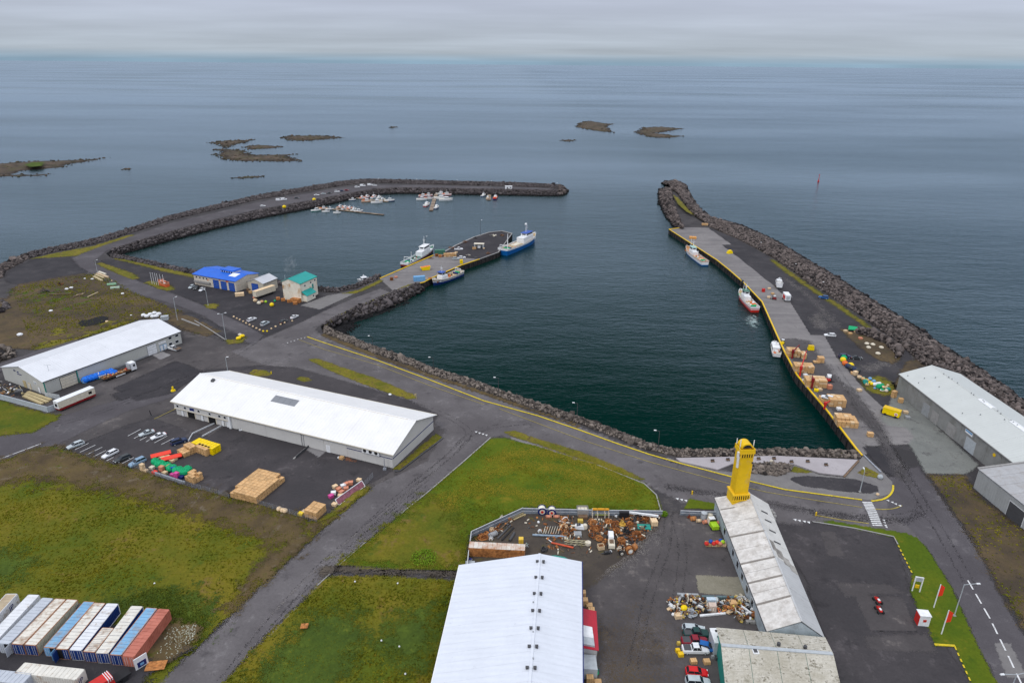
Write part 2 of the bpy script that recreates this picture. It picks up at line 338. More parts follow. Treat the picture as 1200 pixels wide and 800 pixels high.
 # ------------------------------------------------------------------ flat ground sheets
def inside(px,py,poly):
 r=np.zeros(px.shape,bool);n=len(poly);j=n-1
 for i in range(n):
  xi,yi=poly[i];xj,yj=poly[j]
  if yi!=yj:
   c=((yi>py)!=(yj>py))&(px<(xj-xi)*(py-yi)/(yj-yi)+xi);r^=c
  j=i
 return r
def edge_dist(px,py,poly):
 d=np.full(px.shape,1e9);n=len(poly)
 for i in range(n):
  a=poly[i];b=poly[(i+1)%n];ex,ey=b[0]-a[0],b[1]-a[1];L=ex*ex+ey*ey+1e-9
  t=np.clip(((px-a[0])*ex+(py-a[1])*ey)/L,0,1);d=np.minimum(d,np.hypot(px-a[0]-t*ex,py-a[1]-t*ey))
 return d
def ground_sheet(name,pp,mat,z,feather=1.5,cell=1.2,rough=0.0,kind='structure',world=False,grow=0.6,parent=None):
 """sheet of ground cover inside an outline; attribute w fades its rim"""
 poly=[tuple(G(*p)[:2])for p in pp]if not world else[tuple(p)for p in pp]
 xs=[p[0]for p in poly];ys=[p[1]for p in poly];g=grow*feather
 X=np.arange(min(xs)-g-cell,max(xs)+g+cell*1.5,cell);Y=np.arange(min(ys)-g-cell,max(ys)+g+cell*1.5,cell)
 xx,yy=np.meshgrid(X,Y);ins=inside(xx,yy,poly);d=edge_dist(xx,yy,poly)*np.where(ins,1,-1)
 ww=np.clip((d+g)/max(feather,1e-3)/(1+grow)*1.0,0,1)
 ok=d>-g-cell
 keep=ok[:-1,:-1]&ok[1:,:-1]&ok[:-1,1:]&ok[1:,1:]
 zz=np.full(xx.shape,float(z))
 if rough:
  q=(np.sin(xx*.31+np.sin(yy*.23)*2)*np.cos(yy*.27+np.sin(xx*.17)*2)*.5+.5)*.6+RNG.random(xx.shape)*.4
  zz+=rough*q*np.clip(d/2.5,0,1)
 idx=np.full(xx.shape,-1);used=np.zeros(xx.shape,bool)
 used[:-1,:-1]|=keep;used[1:,:-1]|=keep;used[:-1,1:]|=keep;used[1:,1:]|=keep
 idx[used]=np.arange(used.sum());v=np.stack([xx[used],yy[used],zz[used]],1)
 a=idx[:-1,:-1][keep];b=idx[:-1,1:][keep];c=idx[1:,1:][keep];e_=idx[1:,:-1][keep]
 me=np_mesh(name,v,np.stack([a,b,c,e_],1),{'w':ww[used]});me.materials.append(mat)
 if rough:me.polygons.foreach_set('use_smooth',[True]*len(me.polygons))
 o=inst(name,me,parent);o['kind']=kind
 return o
def np_mesh(name,v,f,attrs=None):
 me=bpy.data.meshes.new(name);nv=len(v);nf=len(f);k=f.shape[1]if nf else 4
 me.vertices.add(nv);me.vertices.foreach_set('co',np.ascontiguousarray(v,np.float32).ravel())
 me.loops.add(nf*k);me.loops.foreach_set('vertex_index',np.ascontiguousarray(f,np.int32).ravel())
 me.polygons.add(nf);me.polygons.foreach_set('loop_start',np.arange(nf,dtype=np.int32)*k)
 me.update(calc_edges=True)
 for n_,a in(attrs or{}).items():
  at=me.attributes.new(n_,'FLOAT','POINT');at.data.foreach_set('value',np.ascontiguousarray(a,np.float32))
 return me
def poly_solid(name,pts,z0,z1,mat,kind='structure'):
 """closed outline, top at z1, sides down to z0"""
 n=len(pts);v=[Vector((p[0],p[1],0))for p in pts];tris=tessellate_polygon([v])
 area=sum(v[i].x*v[(i+1)%n].y-v[(i+1)%n].x*v[i].y for i in range(n))
 mb=MB();mb.add([(p[0],p[1],z1)for p in pts]+[(p[0],p[1],z0)for p in pts],[])
 for t in tris:
  a,b,c=(v[i]for i in t);s_=(b-a).cross(c-a).z
  if abs(s_)>1e-9:mb.f.append(tuple(t)if s_>0 else tuple(reversed(t)));mb.mi.append(0)
 for i in range(n):
  j=(i+1)%n;q=(i,i+n,j+n,j);mb.f.append(q if area>0 else tuple(reversed(q)));mb.mi.append(0)
 o=mb.build(name,mat);o['kind']=kind;return o
def strip(mb,pts,wd,z,closed=False,h=0):
 """flat ribbon along world points"""
 P2=[Vector((p[0],p[1]))for p in pts];L=[];R=[]
 for i,p in enumerate(P2):
  a=P2[max(i-1,0)];b=P2[min(i+1,len(P2)-1)];d=(b-a).normalized();nrm=Vector((-d.y,d.x))*wd/2
  L.append(p+nrm);R.append(p-nrm)
 vs=[];fs=[]
 if h==0:
  for i in range(len(P2)):vs+=[(L[i].x,L[i].y,z),(R[i].x,R[i].y,z)]
  fs=[(2*i,2*i+1,2*i+3,2*i+2)for i in range(len(P2)-1)]
 else:
  for i in range(len(P2)):vs+=[(L[i].x,L[i].y,z),(R[i].x,R[i].y,z),(R[i].x,R[i].y,z+h),(L[i].x,L[i].y,z+h)]
  for i in range(len(P2)-1):
   k=4*i;fs+=[(k+2,k+6,k+7,k+3),(k,k+3,k+7,k+4),(k+1,k+5,k+6,k+2)]
  fs+=[(0,1,2,3),(4*len(P2)-1,4*len(P2)-2,4*len(P2)-3,4*len(P2)-4)]
 return mb.add(vs,fs)
def catmull(pts,k=6):
 P2=[Vector(p)for p in pts];out=[]
 for i in range(len(P2)-1):
  p0=P2[max(i-1,0)];p1=P2[i];p2=P2[i+1];p3=P2[min(i+2,len(P2)-1)]
  for j in range(k):
   t=j/k;out.append(.5*((2*p1)+(p2-p0)*t+(2*p0-5*p1+4*p2-p3)*t*t+(3*p1-p0-3*p2+p3)*t**3))
 out.append(P2[-1]);return out
def gp(l,z=0):return[G(x,y,z)for x,y in l]
# ================================================================== SEA
def sea():
 b=NB('sea_water')
 sp=b.n('ShaderNodeSeparateXYZ');b.l(b.g.outputs['Position'],sp.inputs[0]);cd=b.n('ShaderNodeCameraData')
 calm=b.noise(1,3,.5,stretch=(.0008,.0019,1),rot=.10,off=4);calm2=b.noise(1,3,.5,stretch=(.0022,.0065,1),rot=-.14,off=9)
 f=b.rng(b.math('ADD',b.math('MULTIPLY',calm,.7),b.math('MULTIPLY',calm2,.3)),.42,.60)
 # short wind ripples riding on a longer chop, laid by a breeze along the coast
 w1=b.noise(1,4,.6,stretch=(.16,.42,1),rot=.32,off=2);w2=b.noise(1,3,.6,stretch=(.5,1.3,1),rot=.2,off=8);w3=b.noise(1,3,.5,stretch=(.035,.09,1),rot=.42,off=12)
 h=b.math('ADD',b.math('ADD',b.math('MULTIPLY',w1,.55),b.math('MULTIPLY',w2,.22)),b.math('MULTIPLY',w3,.9))
 harb=b.rng(sp.outputs[0],40,210,.7,1.9)
 h=b.math('MULTIPLY',h,b.math('MULTIPLY',harb,b.rng(f,0,1,.8,1.6)))
 bp=b.n('ShaderNodeBump');bp.inputs['Distance'].default_value=1.0;bp.inputs['Strength'].default_value=.5;b.l(h,bp.inputs['Height'])
 lw=b.n('ShaderNodeLayerWeight');lw.inputs['Blend'].default_value=.5;b.l(bp.outputs[0],lw.inputs['Normal'])
 fc_=b.n('ShaderNodeFloatCurve');cv=fc_.mapping.curves[0];cv.points[0].location=(0,.003);cv.points[1].location=(1,.74)
 for q in((.45,.002),(.545,.003),(.60,.03),(.65,.09),(.70,.18),(.758,.32),(.85,.47),(.91,.57),(.965,.68)):cv.points.new(*q)
 fc_.mapping.update();b.l(lw.outputs['Facing'],fc_.inputs['Value']);fr=fc_.outputs[0]
 fr=b.math('MULTIPLY',fr,b.math('MULTIPLY',b.rng(f,0,1,1.09,.76),b.rng(cd.outputs['View Distance'],900,7000,1,.90)))
 body=b.mix(b.rng(sp.outputs[0],60,380),(.0003,.0155,.0118),(.001,.020,.028))
 df=b.n('ShaderNodeBsdfDiffuse');b.l(body,df.inputs[0])
 gl=b.n('ShaderNodeBsdfGlossy');gl.inputs[0].default_value=(.74,.86,.97,1);b.l(bp.outputs[0],gl.inputs['Normal'])
 b.l(b.math('ADD',b.rng(f,0,1,.09,.20),b.rng(cd.outputs['View Distance'],300,3000,0,.10)),gl.inputs['Roughness'])
 mx_=b.n('ShaderNodeMixShader');b.l(fr,mx_.inputs[0]);b.l(df.outputs[0],mx_.inputs[1]);b.l(gl.outputs[0],mx_.inputs[2]);b.l(mx_.outputs[0],b.out.inputs[0])
 return b.m
M_sea=sea()
xs=[-70000,-30000,-9000,-3000,-1200,-600,-300,0,300,600,1200,3000,9000,30000,70000]
ys=[-600,0,150,300,450,650,900,1300,2000,3500,6000,10000,18000,28000,38000]
v=np.array([(x,y,SEA)for y in ys for x in xs]);nx=len(xs)
fc=np.array([(j*nx+i,j*nx+i+1,(j+1)*nx+i+1,(j+1)*nx+i)for j in range(len(ys)-1)for i in range(nx-1)])
me=np_mesh('sea',v,fc);me.materials.append(M_sea);sea_o=inst('sea',me);sea_o['kind']='structure';sea_o['label']='calm grey blue sea reaching to the horizon'
# ================================================================== LAND
WEST=[(-40,352),(-25,333),(2,326),(6,318),(16,313),(35,302.5),(60,296.5),(110,286.5),(150,274.5),(200,258.5),(250,246.5),(300,234.8),(330,229.5),(360,224.6),(400,217.8),(430,214.3),(470,215.2),(530,216.8),(600,218.3),(640,220),(655,221.5)]
MOLEIN=[(655,223),(640,223),(600,222.4),(550,221.8),(500,221),(465,220.6),(440,222),(415,226),(390,231),(350,238.5),(300,247.5),(250,259.5),(200,272),(160,284),(132,292),(124,297)]
HARB=[(130,302),(150,305),(190,314),(228,322),(262,327),(300,332),(327,334),(350,337.5),(375,342),(395,343),(418,338),(445,326.5)]
PIER=[(445,326.5),(480,311.5),(508,299.5),(520,296),(534,288),(555,278.5),(573,272.7),(588,271),(600,274),(584,296),(562,304),(541,311),(506,326),(497,331),(488,333)]
CAUSE=[(488,333),(465,341),(440,351),(412,362),(393,372),(376,383)]
SHOREROAD=[(378,389),(400,398),(420,406),(440,414),(480,428),(505,438),(555,453),(580,463),(630,480),(680,497),(720,512),(760,528),(795,535.5),(830,535.5),(870,535),(930,535),(975,536),(1008,537)]
QUAY=[(1010,534),(1004,527),(968,480),(950,459),(934,440),(920,414),(910,392),(893,354),(872,332),(855,317),(840,305),(812,287),(784,269)]
HEADC=[(800,267),(797,258),(792,246),(788,234),(787,223),(795,226),(801,235),(808,246),(817,254),(830,260)]
ETOE=[(840,263),(870,275),(900,289),(930,307),(960,327),(1000,353),(1040,377),(1075,402),(1100,419),(1140,445),(1200,488),(1300,560)]
LEFTC=[(-60,372),(0,367.5),(12,361.5),(6,355),(-10,352)]
COVE=[(-60,447),(0,424.5),(18,418),(11,412),(0,409),(-50,400)]
LAND=[(-500,1000),(-500,470)]+COVE+LEFTC+WEST+MOLEIN+HARB+PIER[1:-1]+CAUSE+SHOREROAD+QUAY+HEADC+ETOE+[(1500,700),(1500,1000)]
poly_solid('ground',[G(*p)for p in LAND],-5.5,0.0,M_land)['label']='dark gravel ground of the harbour land'
# ------------------------------------------------------------------ rock banks
ICO_V=[];ICO_F=[]
def _ico():
 t=(1+5**.5)/2
 vv=[(-1,t,0),(1,t,0),(-1,-t,0),(1,-t,0),(0,-1,t),(0,1,t),(0,-1,-t),(0,1,-t),(t,0,-1),(t,0,1),(-t,0,-1),(-t,0,1)]
 ff=[(0,11,5),(0,5,1),(0,1,7),(0,7,10),(0,10,11),(1,5,9),(5,11,4),(11,10,2),(10,7,6),(7,1,8),(3,9,4),(3,4,2),(3,2,6),(3,6,8),(3,8,9),(4,9,5),(2,4,11),(6,2,10),(8,6,7),(9,8,1)]
 return np.array(vv)/1.9,np.array(ff)
ICO_V,ICO_F=_ico()
def rocks(name,pts,size,mat,parent=None,flat=.7,spread=.35):
 n=len(pts);pts=np.array(pts)
 q=RNG.normal(size=(n,4));q/=np.linalg.norm(q,axis=1)[:,None];w_,x,y,z=q.T
 R=np.stack([1-2*(y*y+z*z),2*(x*y-z*w_),2*(x*z+y*w_),2*(x*y+z*w_),1-2*(x*x+z*z),2*(y*z-x*w_),2*(x*z-y*w_),2*(y*z+x*w_),1-2*(x*x+y*y)],1).reshape(n,3,3)
 sz=np.asarray(size)*np.exp(RNG.normal(0,spread,n));sc=np.stack([RNG.uniform(.7,1.25,n),RNG.uniform(.6,1.1,n),RNG.uniform(.45,.95,n)],1)
 loc=ICO_V[None]*(1+RNG.normal(0,.16,(n,12,1)))*sc[:,None,:]*sz[:,None,None]*.62
 P3=np.einsum('nij,nkj->nki',R,loc);P3[:,:,2]*=flat+.2;P3+=pts[:,None,:]
 F=(ICO_F[None]+(np.arange(n)*12)[:,None,None]).reshape(-1,3)
 tone=np.repeat(RNG.beta(1.6,1.8,n),12)
 me=np_mesh(name,P3.reshape(-1,3),F,{'tone':tone});me.materials.append(mat)
 o=inst(name,me,parent);o['kind']='stuff';return o
def bank(label,inner,outer,zi,zc,size,dens=1.0,zo=SEA,name='rock_bank',mat=None,crest=.35,group=None,cat='rock bank',flatin=None):
 """riprap between an inner edge (height zi) and the waterline; crest at zc"""
 A=[G(x,y,zi)for x,y in inner];B=[G(x,y,zo)for x,y in outer]
 n=len(A)
 c0=A[0].lerp(A[-1],.5);t=T(name,label,cat,(c0.x,c0.y,0),0,group)
 nu=9;secs=[];
 prof=[(-.03,zi-.3),(0.0,zi),(crest*.5,zi+(zc-zi)*.7),(crest,zc),(crest+.12,zc-.15),(.7,zc+(zo-zc)*.55),(1.0,zo),(1.12,zo-1.0),(1.3,-5.6)]
 vs=[]
 for i in range(n):
  for u,z in prof:
   p=A[i].lerp(B[i],u);vs.append((p.x,p.y,z+random.uniform(-.12,.12)))
 fs=[(i*nu+j,(i+1)*nu+j,(i+1)*nu+j+1,i*nu+j+1)for i in range(n-1)for j in range(nu-1)]
 mb=MB();mb.add(vs,fs);wpart(mb,'core',M_core,t)
 pts=[];szs=[]
 pu=[p[0]for p in prof];pz=[p[1]for p in prof]
 for i in range(n-1):
  L=((A[i]-A[i+1]).length+(B[i]-B[i+1]).length)/2;wd=((A[i]-B[i]).xy.length+(A[i+1]-B[i+1]).xy.length)/2
  k=max(2,int(L*wd*1.15*1.9*dens/size**2))
  for _ in range(k):
   s_=random.random();u=random.uniform(.02,1.1);p=A[i].lerp(A[i+1],s_).lerp(B[i].lerp(B[i+1],s_),u)
   pts.append((p.x,p.y,float(np.interp(u,pu,pz))+random.uniform(-.1,.3)*size));szs.append(size*(1.15 if u>.5 else .95))
 o=rocks('boulders',pts,szs,mat or M_rock);o.parent=t;o.matrix_parent_inverse=Matrix.Translation(-Vector(t.location))
 return t
def shift(l,dx,dy):return[(x+dx,y+dy)for x,y in l]
# sea side of the west mole and west shore
bank('narrow crest of dark boulders along the seaward side of the west mole',WEST[5:],[(x,y-(4.5 if x<420 else 3.4))for x,y in WEST[5:]],0,.7,1.0,name='rock_bank',mat=M_rubble)
bank('dark boulder slope on the harbour side of the west mole',list(reversed(MOLEIN[:-1])),[(x,y+d)for(x,y),d in zip(list(reversed(MOLEIN[:-1])),[8.5,9.5,10,9.5,9.5,9,8,7,6.6,6.6,6.4,6.6,6.8,7,7])],0,.4,1.05,mat=M_rubble)
bank('rounded boulder tip at the outer end of the west mole',[(655,221.5),(655.5,222),(656,222.4),(655.5,222.8),(655,223)],[(655,218.6),(661,220),(665.5,224.5),(661,229),(655,230)],0,1.2,1.5)
bank('broken dark rocks round the left hand shore beside the gravel yard',[(-25,333),(2,326),(6,318),(16,313),(35,302.5)],[(-28,329),(-8,323),(-2,316),(9,308),(31,299)],0,.4,1.3)
bank('rocky rim of the small inlet at the left edge',LEFTC[:4]+[(4,352)],[(-60,372.5),(-2,369.6),(8.5,364),(3,360),(-6,360)],0,.5,1.5,dens=1.2,mat=M_rubble)
bank('pale and dark rocks round the inlet behind the long white warehouse',[(-60,447),(0,424.5),(19,418),(13,411),(0,406.5),(-50,400)],[(-60,443.5),(-6,425),(12,419.5),(6,416.5),(-2,414),(-50,407)],0,.4,1.4,dens=1.2,mat=M_rock2)
bank('low stony grassy shore behind the blue roofed building',HARB,shift(HARB,0,-3.0),0,.2,1.0,dens=.8,mat=M_rubble)
bank('dark boulder slope beside the pier approach road',CAUSE,[(497,340),(474,353),(449,364),(425,372.5),(405,378),(386,385.5)],0,.35,1.25,mat=M_rubble)
bank('line of pale brown stones between the harbour road and the water',SHOREROAD,[(384,384)]+[(x,y-6.2)for x,y in SHOREROAD[1:-5]]+[(x,y-6.6)for x,y in SHOREROAD[-5:]],0,.15,.8,mat=M_rock2)
# east breakwater
EIN=[(828,264),(840,270),(862,279),(880,288),(900,299),(922,313),(945,330),(968,344),(992,360),(1010,371),(1026,384),(1048,398),(1063,412),(1080,427),(1110,440),(1150,468),(1200,505),(1300,580)]
EOUT=[(827,254.5),(848,259),(868,265),(889,274),(912,285),(935,299),(958,313.5),(980,326),(1000,339.5),(1020,352),(1038,363),(1060,376),(1080,390),(1098,403),(1128,421),(1165,446),(1215,483),(1310,555)]
bank('long wall of grey brown boulders on the seaward side of the east quay',EIN,EOUT,0,1.8,1.02,crest=.4)
bank('boulder slope on the harbour side of the rounded breakwater head',HEADC[:5],[(796,272),(787,262),(779,251),(773,238),(773,222)],1.2,1.8,1.35)
bank('boulder slope on the seaward side of the rounded breakwater head',[(788,222),(789,222),(795,226),(801,235),(808,246),(817,254),(830,262)],[(776,215),(790,212),(802,217),(807,228),(815,240),(822,249),(831,254)],1.2,2.2,1.35)
bank('short inner bank of grey boulders inside the loop of the quay road',[(1003,391),(1020,396),(1038,404),(1050,416),(1049,421)],[(1008,385.5),(1024,388.5),(1041,396),(1055,408),(1057,416)],0,1.6,1.3,zo=.1,crest=.5)
t_=T('rock_bed','bed of grey broken stones set in the promenade behind the tower','rock bed',G(905,549))
pl=[tuple(G(*p)[:2])for p in[(872,542.5),(918,543),(929,546),(926,552),(912,558),(895,556),(874,553)]]
pts=[]
while len(pts)<900:
 x=random.uniform(min(p[0]for p in pl),max(p[0]for p in pl));y=random.uniform(min(p[1]for p in pl),max(p[1]for p in pl))
 if inside(np.array([x]),np.array([y]),pl)[0]:pts.append((x,y,random.uniform(.05,.3)))
o=rocks('stones',pts,.62,M_rock2);o.parent=t_;o.matrix_parent_inverse=Matrix.Translation(-Vector(t_.location))
# tidal flat and skerries
def skerry(label,outline,h,n,size=1.8,green=None,name='skerry',mat=None):
 pl=[tuple(G(x,y,SEA)[:2])for x,y in outline]
 xs_=[p[0]for p in pl];ys_=[p[1]for p in pl];c=max((max(xs_)-min(xs_))/46,(max(ys_)-min(ys_))/40)
 X=np.arange(min(xs_)-c,max(xs_)+c,c);Y=np.arange(min(ys_)-c,max(ys_)+c,c);xx,yy=np.meshgrid(X,Y)
 ins=inside(xx,yy,pl);d=edge_dist(xx,yy,pl)*np.where(ins,1,-1);mxd=max(d.max(),1e-3)
 nz=np.sin(xx*.21+1.3*np.sin(yy*.13))*np.cos(yy*.17+np.sin(xx*.11))+RNG.normal(0,.35,xx.shape)
 h*=.6;zz=SEA-.35+(h+.35)*np.clip(d/mxd,-1,1)+nz*.28*h*np.clip(d/mxd+.15,0,1)
 keep=(d[:-1,:-1]>-c*1.5);v=np.stack([xx.ravel(),yy.ravel(),zz.ravel()],1);W_=xx.shape[1]
 jj,ii=np.nonzero(keep);a=jj*W_+ii
 me=np_mesh(name,v,np.stack([a,a+1,a+W_+1,a+W_],1),{'tone':np.clip(RNG.normal(.5,.2,len(v)),0,1)});me.materials.append(mat or M_skerry)
 o=inst(name,me);struct(o,label)
 pts=[]
 while len(pts)<n:
  x=random.uniform(min(xs_),max(xs_));y=random.uniform(min(ys_),max(ys_))
  if inside(np.array([x]),np.array([y]),pl)[0]:
   dd=edge_dist(np.array([x]),np.array([y]),pl)[0];pts.append((x,y,SEA+h*dd/mxd*random.uniform(.3,.85)-.1))
 r=rocks('boulders',pts,size*.7,mat or M_skerry,flat=.5);r.parent=o
 return o
skerry('low brown skerry with a green top at the left edge of the sea',[(-60,193),(0,191),(40,188.5),(90,187),(132,184.5),(115,188.5),(90,192),(73,197),(50,199),(30,201),(20,204),(70,203),(50,207),(0,208.5),(-60,210)],4.0,420,2.2)
ground_sheet('skerry_grass',[(28,194),(36,191),(52,190.5),(50,195),(36,196.5)],M_lush,.6,3,2,kind='stuff')['label']='green growth on top of the left skerry'
skerry('ragged brown skerry with two arms beyond the west mole',[(240,167),(262,165),(300,163.5),(290,167),(275,170.5),(268,174),(288,176),(300,181.5),(358,180),(340,183),(357,189.5),(330,190),(300,189.5),(280,189.5),(262,188),(252,183),(247,181),(258,178),(246,176.5),(262,173),(250,169)],3.0,800,2.6)
skerry('thin dark rock ledge inside the arms of the ragged skerry',[(282,172.5),(300,169.5),(320,170.5),(338,172),(320,174.5),(290,175.5)],2.6,120,2.4)
skerry('long narrow brown skerry right of the ragged one',[(325,162),(335,159.5),(355,158.5),(385,159),(407,161.5),(385,163.5),(360,165.5),(338,165.2)],2.6,350,2.8)
skerry('short broken line of rocks just showing above the sea',[(266,209.2),(280,207.2),(300,206),(313,206),(308,208),(285,209.5)],1.0,60,2)
skerry('tiny dark rock awash right of the left skerry',[(138,199),(148,197),(157,197.3),(150,199.3)],.9,20,2)
skerry('wedge shaped brown skerry beyond the harbour mouth',[(673,149),(677,144),(690,141.5),(712,145.2),(722,144.5),(713,148.5),(720,156),(703,154.5),(685,151.5)],4.5,380,3)
skerry('flat brown skerry right of the wedge shaped one',[(743,155),(752,149.5),(775,148.5),(803,151),(785,154),(770,156.5),(805,160),(780,162.3),(757,160.5)],4.0,420,3)
skerry('low dark reef just breaking the surface in front of the skerries',[(653,165),(662,163.4),(679,164.3),(667,166.6)],1.2,40,2.5)
skerry('tiny lone reef far out near the horizon',[(454,149.6),(461,148.3),(469,149.2),(460,150.4)],1.2,20,3)
skerry('muddy tidal spit below the road junction',[(374,387),(386,383),(404,377.5),(424,380),(420,383),(413,388),(409,394),(415,402),(425,408),(400,400)],1.5,500,.9,name='tidal_flat',mat=M_rubble)
skerry('narrow brown beach along the foot of the pier approach bank',[(392,383),(405,376.5),(430,370.5),(455,361),(480,351),(484,354),(458,365),(432,374.5),(410,381)],.5,150,.9,name='tidal_flat',mat=M_rubble)
# ================================================================== SURFACES
Z0=.02
def sheet(name,label,pp,mat,z,feather=.6,cell=1.2,kind='structure',**k):
 o=ground_sheet(name,pp,mat,z,feather,cell,kind=kind,**k);o['label']=label;return o
sheet('gravel_yard','dark gravel turning area at the root of the west mole',[(5,325),(8,319),(18,314),(40,303),(80,300),(104,318),(90,324),(60,326.5),(20,334),(8,331)],M_gravel,Z0,2.5)
sheet('moor','brown wasteland between the left shore and the long white warehouse',[(-60,410),(-60,345),(8,350),(14,338),(22,333),(60,326),(100,320),(124,330),(165,346),(200,360),(230,372),(262,388),(240,395),(212,386),(190,373),(160,374),(90,398),(38,409),(14,409)],M_moor,.03,2.5,rough=.35)
sheet('grass','green grassy patch in the middle of the wasteland',[(14,340),(50,334),(95,340),(118,350),(100,358),(62,372),(38,372),(30,366),(38,356),(14,346)],M_lush,.10,5,kind='stuff',rough=.14)
sheet('grass','yellow green grass behind the long white warehouse',[(150,373),(110,378),(70,380),(45,398),(38,410),(60,408),(95,397),(155,378)],M_moss,.12,3,kind='stuff',rough=.14)
sheet('dirt_lot','dark soil patch beside the left shore',[(-40,368),(30,368),(78,372),(60,384),(40,398),(-40,403)],M_gravel,.09,5)
sheet('mole_road','paved road running out along the west mole',[(84,303),(104,291),(150,277.5),(200,261.5),(250,249.5),(300,237.5),(360,227),(400,219.8),(432,216.4),(480,217),(560,218.6),(645,220.8),(645,222),(560,221),(465,219.6),(438,221),(415,225),(385,230.5),(345,238),(300,246),(250,257.5),(205,269.5),(160,282),(125,294),(112,305),(96,316)],M_mole,.05,.8,1.5)
sheet('grass','mossy verge along the sea side of the mole road',[(35,303.5),(60,297.5),(110,288),(150,275.5),(160,275),(112,291),(90,300),(60,302)],M_moss,.07,2,kind='stuff')
sheet('grass','yellowish verge along the stony shore',[(132,300),(150,303.5),(190,312),(228,320),(228,326),(190,318),(160,310),(135,304)],M_moss,.07,1.8,kind='stuff')
sheet('parking_ground','dark gravel car park in front of the blue roofed building',[(118,305),(128,303),(150,308),(190,317),(228,325),(276,335),(330,342),(372,346),(400,347),(385,362),(352,378),(312,393),(290,384),(240,358),(205,344),(168,331),(130,316)],M_dark,.03,1)
sheet('road','asphalt road from the west mole to the harbour junction',[(88,303),(100,301),(127,316),(168,331.5),(205,345),(240,358.5),(290,382),(310,393),(296,405),(262,386.5),(240,371),(205,357),(160,344.5),(128,331),(106,320),(92,312)],M_mole,.06,.5)
sheet('grass','yellow green strip between the mole road and the car park',[(112,309),(118,307.5),(135,313),(156,320),(164,326),(156,328),(135,320)],M_moss,.09,1.2,kind='stuff')
sheet('grass','small grassy circle with a lamp post in the car park',[(240,357),(248,355),(256,357),(254,361.5),(246,362),(240,360)],M_moss,.09,1.2,kind='stuff')
sheet('grass','weedy mound under the lifeboat and flagpoles',[(169,331),(176,329),(203,335.5),(206,339),(196,341),(184,338)],M_moss,.09,1.0,kind='stuff',rough=.3)
sheet('verge','dark verge between the mole road and the warehouse yard',[(225,366),(262,384),(287,395),(284,399),(264,398),(222,376),(212,368)],M_gravel,.07,1.2)
sheet('grass','small tuft of grass at the junction corner by the yellow sacks',[(262,398),(275,398),(285,397),(287,394),(289,397),(284,402),(268,403.5)],M_moss,.10,.8,kind='stuff')
sheet('service_lane','narrow gravel lane behind the long white warehouse',[(-60,452),(0,426),(75,400),(95,397),(88,404),(0,436),(-60,462)],M_mole,.13,.8)
# big paved areas
sheet('asphalt_yard','worn asphalt yard in front of the long white warehouse',[(-60,530),(-60,476),(56,470),(110,452),(214,405),(215,386),(264,400),(285,404),(360,392),(400,404),(480,470),(590,505),(545,560),(440,575),(200,480),(80,525),(0,545)],M_yard2,.03,.6)
sheet('road','wide harbour road running along the water to the right',[(292,404),(352,378),(385,362),(418,348),(446,338),(462,344),(430,355),(392,371),(370,385),(372,389),(400,401),(440,417),(500,440),(560,459),(620,481),(680,500),(740,523),(790,543),(860,552),(930,565),(1010,578),(1045,575),(1075,560),(1090,590),(1100,640),(1010,625),(950,612),(880,600),(800,590),(740,560),(680,541),(610,520),(560,500),(480,480),(400,450),(300,425),(270,412)],M_road,.05,.5,1.5)
sheet('road','worn grey road running down to the lower left between the fields',[(478,470),(560,486),(600,508),(572,514),(540,543),(500,577),(462,608),(430,635),(372,685),(345,712),(300,757),(262,800),(240,850),(120,850),(180,800),(206,783),(240,752),(265,729),(300,692),(336,660),(382,618),(440,568),(500,540),(520,505)],M_road,.06,.5,1.5)
sheet('road','road leaving the frame at the left between the verge and the field',[(-60,560),(-60,545),(0,510),(40,507),(70,488),(110,476),(200,452),(215,462),(150,482),(110,500),(66,522),(0,541)],M_mole,.06,.8)
sheet('asphalt_yard','dark asphalt yard in front of the middle white warehouse',[(78,528),(150,497),(206,484),(330,512),(462,550),(450,558),(430,568),(397,592),(371,611),(350,605),(300,590),(270,582),(215,568),(156,548),(110,540)],M_yard,.07,.5)
sheet('asphalt_yard','dark resurfaced asphalt between the two white warehouses',[(132,455),(205,423),(222,428),(240,436),(200,462),(160,470)],M_dark,.08,1.5)
sheet('asphalt_yard','dark asphalt strip behind the middle white warehouse',[(232,434),(300,428),(345,430),(400,445),(478,468),(515,486),(505,500),(470,505),(300,460)],M_yard,.075,1.2)
sheet('scrap_ground','dirty ground of the scrap yard inside the wind fence',[(549,640),(552,630),(616,597),(776,602),(770,622),(745,650),(690,690),(540,690)],M_scrap,.09,1.2,rough=.1)
sheet('asphalt_yard','dirty brownish asphalt between the large hall and the tower building',[(776,600),(789,600),(838,602),(850,640),(880,690),(900,740),(850,745),(845,850),(670,850),(680,680),(740,650),(765,620)],M_yard2,.085,1.2)
sheet('stain','brown oily stain on the asphalt beside the large hall',[(690,740),(760,720),(790,760),(770,830),(690,830)],ground('oily_stain',[(.095,.070,.042),(.07,.055,.045)],nz=.9,bump=0,lo=.1,hi=1.3,amax=.7),.10,8)
sheet('concrete_slab','weathered yellow grey concrete slab beside the tower building',[(815,674),(870,676),(873,699),(819,695)],M_slab,.11,.2,.5)
sheet('asphalt_yard','dark open asphalt lot to the right of the tower building',[(899,592),(950,611),(1047,629),(1060,665),(1068,700),(1090,737),(1110,757),(1140,805),(1160,850),(960,850),(970,760),(944,680),(905,620)],M_yard,.085,.5)
sheet('road','entrance apron joining the harbour road beside the tower building',[(880,585),(950,596),(958,609),(935,616),(905,612)],M_road,.087,2)
sheet('road','coast road running down the right side of the picture',[(1040,560),(1075,545),(1110,590),(1132,624),(1155,662),(1168,690),(1200,745),(1260,830),(1260,870),(1190,870),(1168,800),(1145,756),(1116,690),(1083,638),(1070,622),(1040,600)],M_mole,.065,.6)
